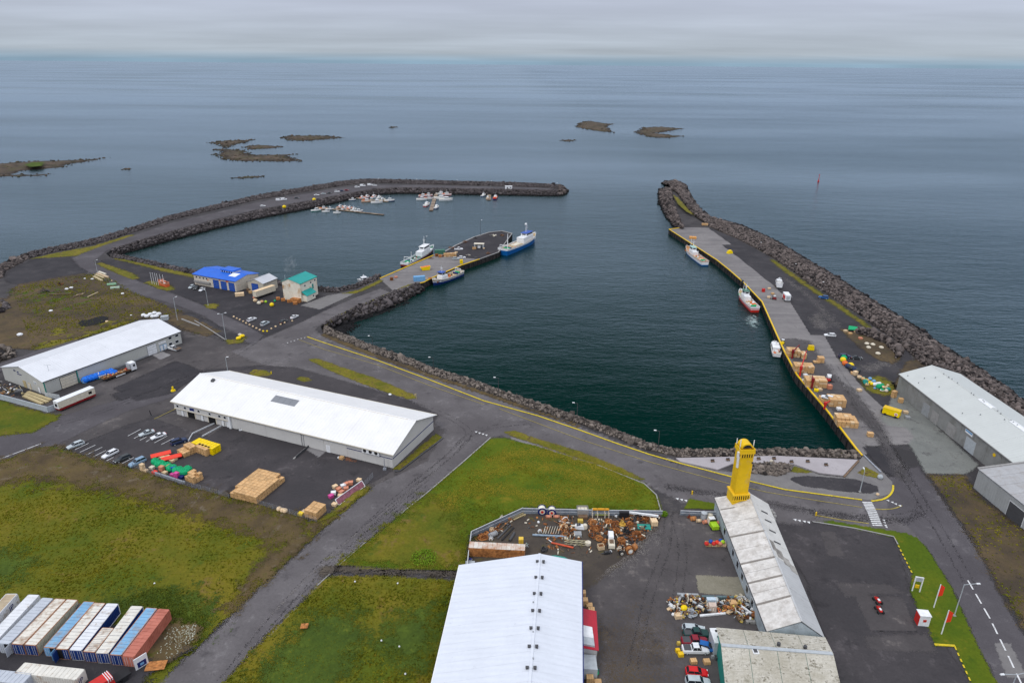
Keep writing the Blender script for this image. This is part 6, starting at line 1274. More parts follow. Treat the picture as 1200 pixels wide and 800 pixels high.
wall_fence('low grey steel barrier before the coloured tubs at the field edge',[(182,556),(217,567.5)],.9,galv,th=.4,name='barrier')
# bottom corner pieces
for(x,y,mt,lb)in((352,603,yel2,'yellow tub at the left tip of the bottom corner block'),(360,600,lime,'lime green tub on the bottom corner block'),(356,601,tan2,'cream tub between yellow and lime ones'),(391.5,592,tan2,'single tan tub below the slanted barrier'),(420,563.5,tan2,'cream tub behind the top end of the slanted barrier')):
 c=G(x,y);tubs(lb,(c.x-.6,c.y-.5),rzb,1,1,1,mt,None,s=(1.3,1.1,.85))
for i,(x,y,mt)in enumerate([(395,573,tan2),(400,576,salmon),(403,579.5,salmon),(404,572,white),(408,570,salmon),(411,568,salmon),(391,580,white),(390.5,584,pink),(399,583.5,tan2),(406,575,salmon)]):
 c=G(x,y);tubs('pale, salmon or pink tub heaped behind the slanted barrier, %s counted from the top left'%['first','second','third','fourth','fifth','sixth','seventh','eighth','ninth','tenth'][i],(c.x-.6,c.y-.5),random.uniform(0,1),1,1,1,mt,None,s=(1.3,1.1,1.0))
t=T('slanted_barrier','white framed slanted barrier with reddish panels at the yard entrance','barrier',G(397,592));a,b_=G(397,592),G(428,569.5)
d=(b_-a).normalized();nn3=Vector((-d.y,d.x,0))*1.1
for i in range(6):
 p,q=a.lerp(b_,i/6),a.lerp(b_,(i+.97)/6);mb=MB();mb.hexa([p,q,q+nn3*.1,p+nn3*.1,p+nn3+Vector((0,0,1.4)),q+nn3+Vector((0,0,1.4)),q+nn3*1.1+Vector((0,0,1.4)),p+nn3*1.1+Vector((0,0,1.4))]);wpart(mb,'panel',P_('faded_maroon',(.25,.09,.12),var=.3),t)
mb=MB();mb.tube(a,b_,.13);mb.tube(a+nn3+Vector((0,0,1.45)),b_+nn3+Vector((0,0,1.45)),.11);mb.tube(a,a+nn3+Vector((0,0,1.45)),.1);mb.tube(b_,b_+nn3+Vector((0,0,1.45)),.1);wpart(mb,'frame',white,t)
for k,(x,y)in enumerate([(327,596),(331,597.5),(334,598)]):bale(x,y,.7,tan2,ORD[k]+' small tan sack at the bottom edge of the yard, from the left','sacks by the yard fence','sack','sack')
# east quay stacks
gq='tub stacks on the east quay'
QJ=MB()
def jtubs(A,rz,nx_,ny_,nz,mat,s=(1.2,1.0,.7),gap=.06):
 QJ.use(mat);src=MB();c,s_=math.cos(rz),math.sin(rz);me=cached(('tub',mat.name,s),lambda:tub_mesh(mat,s));vv=[tuple(v.co)for v in me.vertices];ff=[tuple(f.vertices)for f in me.polygons]
 for i in range(nx_):
  for j in range(ny_):
   H=nz(i,j)if callable(nz)else nz
   for k in range(H):
    if k<H-1 and j>0 and 0<i<nx_-1:continue
    x0=(i+.5)*(s[0]+gap)+random.uniform(-.05,.05);y0=(j+.5)*(s[1]+gap)+random.uniform(-.05,.05);QJ.use(random.choice([mat,mat,tan2,tan]if mat is tan else[mat]))
    QJ.add([(A[0]+(x0+x)*c-(y0+y)*s_,A[1]+(x0+x)*s_+(y0+y)*c,k*(s[2]-.02)+.02+z)for x,y,z in vv],ff)
def qstack(px,py,w_,d_,nx_,ny_,nz,lb,mt=None,rz=-.15,**k):
 c=G(px,py);s=(w_/nx_-.05,d_/ny_-.05,.72);cc,ss=math.cos(rz),math.sin(rz);ax_=c.x-w_/2*cc,c.y-w_/2*ss
 jtubs(ax_,rz,nx_,ny_,nz,mt or tan,s)
qstack(930,419,4.8,4.2,4,4,4,'tan tub in the first stack next to the red crane arm')
qstack(942,421,1.9,3.6,2,3,3,'tan tub in the narrow stack between two red arms')
qstack(962,425.5,2.4,2.4,2,2,3,'tan tub in the small isolated stack in mid quay');qstack(957,426,2.4,1.5,2,1,1,'single low tub left of the isolated stack in mid quay')
qstack(942,437.5,7.0,4.2,6,4,4,'tan tub in the wide stack behind the long red arm')
qstack(949,454.5,2.9,4.6,2,4,4,'tan tub in the stack left of the dark red mast');qstack(959,454.5,5.6,4.6,4,4,4,'tan tub in the broad stack right of the dark red mast')
qstack(968,473,3.6,3.6,3,3,2,'tan tub under and beside the parked white car on the quay');qstack(981,477.5,5.4,4.6,4,4,4,'tan tub in the stack right of the white car on the quay',nz if False else None)if False else qstack(981,477.5,5.4,4.6,4,4,4,'tan tub in the stack right of the white car on the quay')
qstack(988.5,477,1.3,2.2,1,2,1,'salmon tub at the right foot of the same stack',salmon)
qstack(993,501.5,6.4,5.0,5,4,lambda i,j:4 if j>0 and i<4 else 3,'tan tub in the nearest large stack at the landward end of the quay')
qstack(1020,512.5,1.8,1.4,1,1,2,'tan tub in the pair alone on the asphalt near the quay end')
qstack(826,264.5,4.5,2.0,4,2,2,'tan tub at the seaward end of the east quay');qstack(812,280.5,4.5,3.2,4,3,2,'orange tan tub beside the white fishing boat',P_('tub_orange',(.72,.36,.10),var=.15,each=.1))
for(x,y,mt,lb,n_)in((930,428,darkred,'dark red tub between first and second quay stacks',1),(946,433,white,'white tub at the right foot of the wide quay stack',2),(944,441,white,'white tub behind the dark red mast',1),(941.5,447,white,'white tub at the quay edge beside the stacks',1),(970,443.5,white,'white tub beside the red forklift',2),(972,456,salmon,'salmon tub on the asphalt right of the stacks',2),(961,458,tan2,'small cream tub below the broad stack',1),(983,480.5,white,'white tub at the foot of the stack near the white car',1),(955,458,yel2,'yellow edged pallet below the broad stack',1),(1007,458.5,tan2,'cream tub at the left end of the dumped floats',1),(998,438,tan,'tan tub at the edge of the quay deck by the nets',1),(1003,440,tan2,'cream tub at the edge of the quay deck by the nets',2),(1048,466,tan,'tan tub at the near corner of the grey warehouse',3),(1054,471.5,tan,'tan tub below the warehouse corner',2),(1052,483,salmon,'salmon tub beside the yellow machine',1),(1060,484,tan2,'cream tub right of the yellow machine',1),(1062,490,grey,'grey tub behind the yellow machine',1),(905,345,tan,'tan tub beside the dark red forklift',1),(900,349,tan2,'cream pallet beside the red boat',1),(901,339,tan2,'yellowish round topped tub near the white lorry',1),(894,342,red,'red tub on the quay beside the red boat',2),(1003,390,tan2,'cream tub left of the green sheet by the loop road',1),(991,389,tan2,'cream tub heap under the green sheet',1),(996,392,tan,'tan tub heap beside the green sheet',1),(1008,397.5,salmon,'salmon tub pair in the loop of the quay road',1)):
 c=G(x,y);tubs(lb,(c.x-.7,c.y-.6),random.uniform(-.4,.4),1,1,n_,mt,lb if n_>1 else None,s=(1.5,1.3,.85))
 # dumped floats and nets
names_l=['first','second','third','fourth','fifth']
FL=[tan2,teal,yel2,white,grn2,offwhite,tan,lightblue,white]
names_f=['teal','yellow','white','cream']
FQ=[]
for k in range(44):
 x=1008+(k*7.3)%34+random.uniform(-1.5,1.5);y=443+(k*7.3%34)*.36+random.uniform(-3.5,5.5);mt=FL[k%len(FL)]
 FQ.append((x,y,mt))
FQ.sort(key=lambda q:q[0]);CN={tan2.name:'cream',teal.name:'teal',yel2.name:'yellow',white.name:'white',grn2.name:'green',offwhite.name:'pale cream',tan.name:'tan',lightblue.name:'light blue'};CC={}
for(x,y,mt)in FQ:
 n_=CN[mt.name];CC[n_]=CC.get(n_,-1)+1;bale(x,y,random.uniform(.4,.85),mt,'%s float, %s of that colour from the left in the dumped heap'%(n_,ORD[CC[n_]]),'coloured heap of dumped floats','float','fishing_float',sq=.8)
bale(1030,453,1.1,grn2,'large green net bundle within the heap of floats');bale(1014,447,1.0,teal,'teal net bundle at the left in the heap of floats')
bale(988,421.5,1.15,yel2,'yellow net bundle at the edge of the quay deck');bale(990,425.5,1.15,orange,'orange net bundle at the edge of the quay deck');bale(989,419,1.2,grn2,'green net bundle above the yellow one')
for i,(x,y,mt)in enumerate([(994,429,pn),(998,431,pgrey),(1002,433,pn),(997,428,yel2),(1005,434,pgrey)]):bale(x,y,1.2,mt,['first','second','third','fourth yellow topped','last'][i]+' dark net heap in the row beside the quay deck')
for i,(x,y)in enumerate([(1016,402),(1018,406.5),(1033,406.5),(1029,413.5),(1023,403)]):bale(x,y,.95,offwhite,['first','second','third','fourth','fifth'][i]+' cream sack on the bank in the loop road, from the left',None,'sack','sack',sq=.6)
c=G(1000,388);t=T('covered_stack','green sheet over stacked goods beside the loop road','covered stack',c,-.45);mb=MB();mb.box(-1.8,2.2,-1.2,1.2,0,1.2);mb.build('stack',black,t);mb=MB();mb.hexa([(-2.2,-1.5,.9),(1.4,-1.5,1.2),(1.4,1.4,1.5),(-2.2,1.4,1.5),(-2.1,-1.4,1.1),(1.3,-1.4,1.6),(1.3,1.3,1.9),(-2.1,1.3,1.8)]);mb.build('sheet',grn2,t)
c=G(950,410);t=T('yellow_bin','bright yellow waste bin on the east quay deck','bin',c,-.1);mb=MB();mb.box(-1.2,1.2,-.8,.8,.15,1.9,.25,.1);mb.build('body',yel2,t);mb=MB();mb.box(-1.1,1.1,-.75,.75,1.9,2.05,.1,.1);mb.build('lid',P_('dark_yellow',(.6,.4,.01)),t)
for x in(-.9,.9):mb=MB();mb.box(x-.1,x+.1,-.6,.6,0,.15);mb.build('foot',black,t)
c=G(855,297);t=T('yellow_bin','yellow rounded bin on the east quay near the white boat','bin',c,.3);mb=MB();mb.box(-1.7,1.7,-1.1,1.1,.1,1.7,.5,.2);mb.build('body',yel2,t);mb=MB();mb.sph((0,0,1.7),(1.2,.9,.6),10,6,top=True);mb.build('lid',yel2,t)
t=T('yellow_skip','yellow open skip on the middle pier deck','skip',G(499,316.5),.35);mb=MB();mb.hexa([(-2.2,-1.1,.2),(2.0,-1.1,.2),(2.0,1.1,.2),(-2.2,1.1,.2),(-3.0,-1.2,1.9),(2.5,-1.2,2.3),(2.5,1.2,2.3),(-3.0,1.2,1.9)]);mb.build('body',yel2,t);mb=MB();mb.hexa([(-2.7,-1.0,1.93),(2.3,-1.0,2.32),(2.3,1.0,2.32),(-2.7,1.0,1.93),(-2.7,-1.0,1.95),(2.3,-1.0,2.34),(2.3,1.0,2.34),(-2.7,1.0,1.95)]);mb.build('load',orange,t)
def machine():
 t=T('yellow_machine','yellow box shaped mobile machine near the grey warehouse','machine',G(1044,487),-.75)
 mb=MB();mb.box(-2.6,2.6,-1.15,1.15,.6,2.7,.05,.05);mb.build('cabin',yel2,t);mb=MB();mb.box(-2.65,2.65,-1.2,1.2,2.7,2.8,.3,.2);mb.build('roof',P_('amber',(.72,.46,.01)),t)
 mb=MB();mb.tube((-3.2,0,.9),(-2.6,0,.9),.6,n=10);mb.build('drum',black,t);mb=MB();mb.tube((1.6,-1.25,1.5),(1.6,-1.16,1.5),.5,n=12);mb.build('round_emblem',white,t);mb=MB();mb.tube((1.6,-1.30,1.5),(1.6,-1.24,1.5),.28,n=12);mb.build('emblem_centre',red,t)
 for x in(-1.6,1.6):
  for y in(-1.0,1.0):mb=MB();mb.tube((x,y-.15,.45),(x,y+.15,.45),.45,n=10);mb.build('wheel',black,t)
machine()
# red landing cranes
def crane(base,tip,h0,h1,label,col=None):
 A,B=G(*base),G(*tip,h1);t=T('landing_crane',label,'crane',A);col=col or red
 mb=MB();mb.tube((0,0,0),(0,0,h0),.38,.3,n=8);mb.build('column',col,t);d=B-A
 mb=MB();mb.tube((0,0,h0*.75),(0,0,h0+.6),.55,n=8);mb.build('slewing_head',col,t)
 mb=MB();dd=Vector((d.x,d.y,h1));mb.tube((0,0,h0),dd,.28,.16,n=4);mb.build('jib',col,t);mb=MB();mb.tube((0,0,h0*.5),dd*.45+Vector((0,0,h0*.55)),.13,n=5);mb.build('ram',silver,t);mb=MB();mb.tube(dd,dd-Vector((0,0,1.6)),.05,n=4);mb.build('hook_line',black,t)
crane((928,420),(937,404),3.2,4.5,'red landing crane with a short jib beside the first tub stack',darkred);crane((937,441),(945,411),3.6,6.0,'bright red landing crane with the long jib across the tub stacks')
crane((951,455),(952,440),3.5,4.0,'dark red landing crane standing between two tub stacks',darkred);crane((966,479),(975,468),2.0,2.4,'low red landing crane below the parked white car')
crane((870,331.5),(868,326),1.0,1.4,'tiny dark winch post at the quay edge before the red boat',dgrey)
# white lorry and boat on land
t=T('white_lorry','white box lorry with open red side flap on the east quay','lorry',G(921,352),1.45)
mb=MB();mb.box(-2.9,2.9,-1.25,1.25,.9,3.6);mb.build('box_body',white,t);mb=MB();mb.hexa([(-2.6,-1.9,2.4),(2.6,-1.9,2.4),(2.6,-1.25,3.5),(-2.6,-1.25,3.5),(-2.6,-1.95,2.5),(2.6,-1.95,2.5),(2.6,-1.3,3.65),(-2.6,-1.3,3.65)]);mb.build('side_flap',white,t);mb=MB();mb.box(-2.3,1.8,1.26,1.34,1.2,2.9);mb.build('side_opening',red,t);mb=MB();mb.box(-2.97,-2.9,-.8,.8,1.3,3.0);mb.build('rear_door',silver,t)
for x in(-1.9,1.9):
 for y in(-1.1,1.1):mb=MB();mb.tube((x,y-.15,.5),(x,y+.15,.5),.5,n=10);mb.build('wheel',black,t)
 # ------------------------------------------------------------------ boats
def hull_mb(L,B,fb,sheer,cols,stern=.85,depth=1.2,wl=0.0,bul=.0):
 """cols: list of (z fraction upper bound, material) from keel to rail"""
 xs_=[-1,-.9,-.6,-.2,.2,.5,.72,.88,.97,1.0];bw=[stern,stern+.07,.98,1,1,.93,.74,.45,.18,.03]
 mb=MB();zf=[-1.0,0.0]+[c[0]for c in cols[1:]]
 sec=[]
 for x,w_ in zip(xs_,bw):
  top=fb+sheer*max(0,x)**2*1.0+sheer*.35*max(0,-x)**2;flare=.12*max(0,x)
  row=[]
  for i,f_ in enumerate(zf):
   z=-depth if f_<0 else f_*top;ww=w_*B/2*(.55 if f_<0 else(.88-flare*1.5)+(.12+flare*1.5)*f_);xx=x*L/2*(.93 if f_<0 and x>0 else(.95+.05*f_ if x>.7 else 1));row.append((xx,ww,z))
  sec.append(row)
 n=len(zf)
 for s in(-1,1):
  for i in range(len(sec)-1):
   for j in range(n-1):
    mb.use(cols[j][1]);a,b_,c,d=sec[i][j],sec[i+1][j],sec[i+1][j+1],sec[i][j+1];v=[(p[0],p[1]*s,p[2])for p in(a,b_,c,d)]
    mb.add(v,[(0,1,2,3)if s<0 else(3,2,1,0)])
 for j in range(n-1):
  mb.use(cols[j][1]);a,b_=sec[0][j],sec[0][j+1];mb.add([(a[0],a[1],a[2]),(a[0],-a[1],a[2]),(b_[0],-b_[1],b_[2]),(b_[0],b_[1],b_[2])],[(0,1,2,3)][::-1]if False else[(3,2,1,0)])
 rail=[(r[-1][0],r[-1][1],r[-1][2])for r in sec]
 return mb,rail
def deck_mb(rail,drop):
 mb=MB();v=[(x,y*.96,z-drop)for x,y,z in rail]+[(x,-y*.96,z-drop)for x,y,z in rail];n=len(rail);return mb.add(v,[(i,i+n,i+n+1,i+1)for i in range(n-1)])
def rail_mb(rail,mat):
 mb=MB()
 for s in(-1,1):
  for(a,b_)in zip(rail,rail[1:]):mb.tube((a[0],a[1]*s,a[2]),(b_[0],b_[1]*s,b_[2]),.09,n=4)
 mb.tube((rail[0][0],rail[0][1],rail[0][2]),(rail[0][0],-rail[0][1],rail[0][2]),.09,n=4);return mb
def trawler(label,stern_px,bow_px,B,fb,sheer,cols,deckm,wh,name='fishing_boat',cat='fishing boat',superm=None,accent=None,clutter=12,cl_mats=None,masts=(),dome=False,gantry=None,wh_h=2.4,wh_tiers=2,foredeck=None,zwater=SEA,hatch=None,drums=2,length=None):
 a,b_=G(*stern_px,zwater),G(*bow_px,zwater);L=length or(b_-a).length;rz=math.atan2(b_.y-a.y,b_.x-a.x);mid=(a+b_)/2
 t=T(name,label,cat,(mid.x,mid.y,zwater),rz);superm=superm or white;accent=accent or navy
 mb,rail=hull_mb(L,B,fb,sheer,cols);mb.build('hull',None,t);drop=.75;deck_mb(rail,drop).build('deck',deckm,t);rail_mb(rail,superm).build('rail',superm,t)
 # wheelhouse
 x0,x1,wf=wh;zb=fb-drop;w_=B*wf/2;mb=MB();mb.hexa([(x0*L,-w_,zb),(x1*L,-w_,zb),(x1*L,w_,zb),(x0*L,w_,zb),(x0*L,-w_,zb+wh_h),(x1*L-.2,-w_,zb+wh_h),(x1*L-.2,w_,zb+wh_h),(x0*L,w_,zb+wh_h)]);sh_=mb.build('deckhouse',superm,t)
 z2=zb+wh_h
 if wh_tiers>1:
  xa,xb=x0*L+(x1-x0)*L*.35,x1*L-.5;w2=w_*.82;mb=MB();mb.hexa([(xa,-w2,z2),(xb,-w2,z2),(xb,w2,z2),(xa,w2,z2),(xa,-w2*.95,z2+2.0),(xb-.1,-w2*.95,z2+2.0),(xb-.1,w2*.95,z2+2.0),(xa,w2*.95,z2+2.0)]);whs=mb.build('wheelhouse',superm,t)
  for s in(-1,1):mb=MB();mb.box(xa+.4,xb-.35,s*w2-.07 if s<0 else w2-.05,s*w2+.05 if s<0 else w2+.07,z2+.95,z2+1.65);mb.build('window',glass,whs)
  mb=MB();mb.box(xb-.08,xb+.05,-w2*.88,w2*.88,z2+.95,z2+1.65);mb.build('window',glass,whs);mb=MB();mb.box(xa-.08,xa+.02,-w2*.6,w2*.6,z2+.95,z2+1.6);mb.build('window',glass,whs)
  mb=MB();mb.box(xa-.4,xb+.4,-w2-.25,w2+.25,z2+2.0,z2+2.16);mb.build('wheelhouse_roof',accent,whs);z2+=2.16;mx_=(xa+xb)/2
 else:
  mx_=(x0+x1)/2*L
  for s in(-1,1):mb=MB();mb.box(x0*L+.3,x1*L-.6,s*w_-.06,s*w_+.06,zb+wh_h*.5,zb+wh_h*.82);mb.build('window',glass,sh_)
  mb=MB();mb.box(x1*L-.28,x1*L+.02,-w_*.85,w_*.85,zb+wh_h*.5,zb+wh_h*.85);mb.build('window',glass,sh_);mb=MB();mb.box(x0*L-.2,x1*L+.15,-w_-.12,w_+.12,zb+wh_h,zb+wh_h+.12);mb.build('cabin_roof',accent,sh_)
 ms=T('x','x','x')if False else None
 mb=MB();h=max(1.6,L*.14);mb.tube((mx_,0,z2),(mx_,0,z2+h),.16,.08,n=6);mb.box(mx_-.1,mx_+.1,-.9,.9,z2+h*.6,z2+h*.6+.12);mb.tube((mx_-.5,.5,z2),(mx_,0,z2+h*.8),.07,n=4);mb.build('mast',superm,t);mb=MB();mb.box(mx_-.7,mx_+.7,-.12,.12,z2+h*.42,z2+h*.42+.16);mb.build('radar',superm,t)
 if dome:mb=MB();mb.tube((mx_-1.4,0,z2),(mx_-1.4,0,z2+h*.75),.14,n=6);mb.sph((mx_-1.4,0,z2+h*.75+.7),.85,10,8);mb.build('radar_dome',superm,t)
 for(fx,hh,lean,r)in masts:mb=MB();mb.tube((fx*L,0,zb),(fx*L+lean,0,zb+hh),r,r*.55,n=6);mb.box(fx*L-.5,fx*L+.5,-.6,.6,zb,zb+.7);mb.build('derrick',superm,t)
 if gantry:fx,hh=gantry;mb=MB();[mb.tube((fx*L,s*B*.36,zb),(fx*L,s*B*.3,zb+hh),.16,n=5)for s in(-1,1)];mb.tube((fx*L,-B*.32,zb+hh),(fx*L,B*.32,zb+hh),.18,n=5);mb.build('gantry',superm,t)
 if hatch:mb=MB();hx0,hx1,hw,hm=hatch;mb.box(hx0*L,hx1*L,-B*hw,B*hw,zb,zb+.8);mb.build('hatch',hm,t)
 if foredeck:fx0,fx1,fh=foredeck;mb=MB();mb.hexa([(fx0*L,-B*.38,zb),(fx1*L,-B*.22,zb),(fx1*L,B*.22,zb),(fx0*L,B*.38,zb),(fx0*L,-B*.38,zb+fh),(fx1*L,-B*.22,zb+fh),(fx1*L,B*.22,zb+fh),(fx0*L,B*.38,zb+fh)]);mb.build('foredeck_house',superm,t)
 for k in range(drums):x=-L*.38+k*1.8;mb=MB();mb.tube((x,-B*.25,zb+.7),(x,B*.25,zb+.7),.55,n=10);mb.build('net_drum',[grn2,navy,rust][k%3],t)
 cl=cl_mats or[orange,tan2,white,rust,dgrey]
 for k in range(clutter):
  x=random.uniform(-.44,.4)*L
  if x0*L-.3<x<x1*L+.3:x=L*random.choice([-random.uniform(.1,.44),random.uniform(x1+.03,.4)])
  y=random.uniform(-.34,.34)*B;mb=MB();r=random.uniform(.25,.7)
  (mb.sph((x,y,zb+r*.8),(r,r,r*.8),7,5)if k%3==0 else mb.obox((x,y,zb+r*.6),(r*2,r*1.5,r*1.2),random.uniform(0,3)));mb.build(['buoy','fish_crate','gear_box'][k%3],cl[k%len(cl)],t)
 return t
hb=P_('hull_blue',(.005,.11,.37),rough=.35,var=.08);hn=P_('hull_navy',(.01,.03,.15),rough=.35);hr_=P_('hull_red',(.55,.03,.02),rough=.4);hk=P_('hull_black',(.02,.022,.03),rough=.4)
DK=P_('deck_tan',(.42,.30,.16),var=.25,scale=1.5);DG=P_('deck_green',(.05,.16,.11),var=.25);DGr=P_('deck_grey',(.22,.23,.24),var=.25)
T1=trawler('large blue hulled trawler with white upper works at the end of the middle pier',(589,299),(627,282),8.4,3.4,2.6,[(-1,hb),(.28,hb),(.70,hb),(1,white)],DK,(.02,.33,.62),dome=True,masts=[(-.36,9.5,.2,.38)],wh_h=3.6,foredeck=(.34,.44,1.5),hatch=(-.2,-.02,.22,offwhite),gantry=(-.47,3.4),clutter=22,accent=blue)
trawler('dark blue fishing boat with white stripe alongside the middle pier',(540,322),(507,335),6.0,2.3,1.5,[(-1,P_('boot_pink',(.5,.25,.22))),(.16,hn),(.48,hn),(.60,white),(.72,hn),(1,offwhite)],DK,(.06,.26,.62),accent=blue,wh_h=2.3,clutter=30,gantry=(-.4,2.8),foredeck=(.32,.42,.8),drums=2)
trawler('white fishing boat with dark hull on the far side of the middle pier',(474,314),(508,294),6.2,2.6,1.6,[(-1,hk),(.35,hk),(.62,darkred),(1,white)],DG,(-.02,.28,.66),wh_h=2.8,clutter=36,cl_mats=[white,grn2,offwhite,darkred,dgrey,white],gantry=(-.4,3.6),masts=[(-.28,5.5,.6,.2)],foredeck=(.3,.42,1.0),accent=white)
trawler('white fishing boat with blue waterline at the seaward part of the east quay',(826,311.5),(804,294.5),5.4,2.4,1.6,[(-1,navy),(.2,hb),(.34,white),(.8,white),(1,P_('rail_orange',(.55,.28,.12)))],P_('deck_orange',(.45,.24,.10),var=.3),(.0,.24,.6),wh_h=2.3,clutter=40,cl_mats=[orange,rustl,white,orange,tan2,black,green],masts=[(.29,8.5,-.3,.2),(-.12,4.2,0,.22)],accent=P_('aqua_paint',(.35,.55,.5)),drums=1)
trawler('red and white fishing boat with two leaning masts at the east quay',(884.5,366),(866.5,346),5.0,2.3,1.5,[(-1,hr_),(.42,hr_),(.52,white),(.66,hr_),(1,white)],DK,(-.02,.24,.62),wh_h=2.2,clutter=34,cl_mats=[white,grn2,orange,white,offwhite],masts=[(.32,7.0,-.5,.18),(.10,6.0,2.6,.14)],accent=DG,drums=1)
trawler('small white motorboat moored at the east quay edge',(910,419),(907,404),3.6,1.5,.5,[(-1,white),(.2,hk),(.3,white),(1,white)],offwhite,(-.18,.28,.78),wh_tiers=1,wh_h=1.7,clutter=3,cl_mats=[orange,white],drums=0,accent=white)
trawler('low white workboat at the root of the middle pier',(442,327.5),(419,331),4.0,1.3,.6,[(-1,hk),(.3,silver),(1,silver)],DGr,(.05,.30,.6),wh_tiers=1,wh_h=1.9,clutter=4,cl_mats=[silver,white],drums=0,accent=white)
# boat on land, lifeboat
t=trawler('small white boat propped on land on the east quay road',(914,338),(911,331),3.2,2.0,.5,[(-1,black),(.3,white),(1,white)],offwhite,(-.1,.25,.7),wh_tiers=1,wh_h=1.6,clutter=2,cl_mats=[orange,red],drums=0,accent=white,zwater=1.0,length=7.5)
for s in(-1,1):
 for x in(-2,2):mb=MB();mb.tube((x,s*1.7,-1.0),(x,s*1.0,.3),.12,n=5);mb.build('prop',brown,t)
t=trawler('orange lifeboat on display beside the flagpoles',(199,336),(184,331),2.9,1.5,.6,[(-1,P_('lifeboat_orange',(.70,.13,.05))),(.5,P_('lifeboat_orange',(.70,.13,.05))),(1,salmon)],salmon,(-.2,.15,.6),wh_tiers=1,wh_h=1.2,clutter=1,cl_mats=[white],drums=0,accent=salmon,superm=salmon,zwater=.7,length=8.0,cat='lifeboat',name='lifeboat')
# marina: pontoons and small craft
def pontoon(label,pth,wd):
 P3=gp(pth,SEA);t=T('pontoon',label,'pontoon',(P3[0].x,P3[0].y,SEA));
 for a,b_ in zip(P3,P3[1:]):
  L=(b_-a).length;n=max(1,round(L/6));rz=math.atan2(b_.y-a.y,b_.x-a.x)
  for i in range(n):c=a.lerp(b_,(i+.5)/n);mb=MB();mb.obox((c.x,c.y,SEA+.45),(L/n-.2,wd,.22),rz);sec_=wpart(mb,'deck_section',brown if i%2 else timberd,t);mb=MB();mb.obox((c.x,c.y,SEA+.1),(L/n-.8,wd-.4,.5),rz);wpart(mb,'float',dgrey,t)
 return t
timberd=P_('weathered_timber',(.27,.20,.13),var=.25)
pontoon('long floating walkway nearest the camera in the marina',[(364,241),(372,243.5),(392,246),(450,252.3)],2.2);pontoon('short floating walkway under the bend of the west mole',[(408,229.5),(420,233),(455,237)],2.0)
pontoon('floating walkway crowded with boats in the middle of the marina',[(512,225.5),(509,234),(505,247.5)],3.2);pontoon('short floating walkway at the right of the marina',[(574,226),(573,235)],3.0)
bw_=[(-1,hk),(.25,white),(1,white)];br_=[(-1,hk),(.3,hr_),(1,white)];bt_=[(-1,hk),(.3,teal),(1,white)];bo=[(-1,hk),(.3,salmon),(1,offwhite)];bn_=[(-1,hk),(.4,hn),(1,white)]
def yb(px,py,rz,L,cols,label,tiers=1,acc=None,mast=()):
 c=G(px,py,SEA+.6);d=Vector((math.cos(rz),math.sin(rz),0))*L/2
 t=T('small_boat',label,'boat',(c.x,c.y,SEA),rz,'small boats moored in the marina');B=L*.33
 mb,rail=hull_mb(L,B,L*.13,.5,cols);mb.build('hull',None,t);deck_mb(rail,.25).build('deck',offwhite if acc is None else acc,t);zb=L*.13-.3
 mb=MB();mb.box(-.12*L,.2*L,-B*.33,B*.33,zb,zb+1.7,.15,.1);cb=mb.build('cabin',white,t);mb=MB();mb.box(-.1*L,.19*L,-B*.35,B*.35,zb+1.0,zb+1.4,.1,.05);mb.build('window',glass,cb)
 mb=MB();mb.tube((0,0,zb+1.6),(0,0,zb+1.7+L*.25),.07,n=4);mb.tube((-.25*L,.3,zb),(-.1*L,0,zb+1.9),.06,n=4);mb.build('mast',white,t)
 if acc:mb=MB();mb.box(-.4*L,-.2*L,-B*.25,B*.25,zb,zb+.8);mb.build('gear',acc,t)
 return t
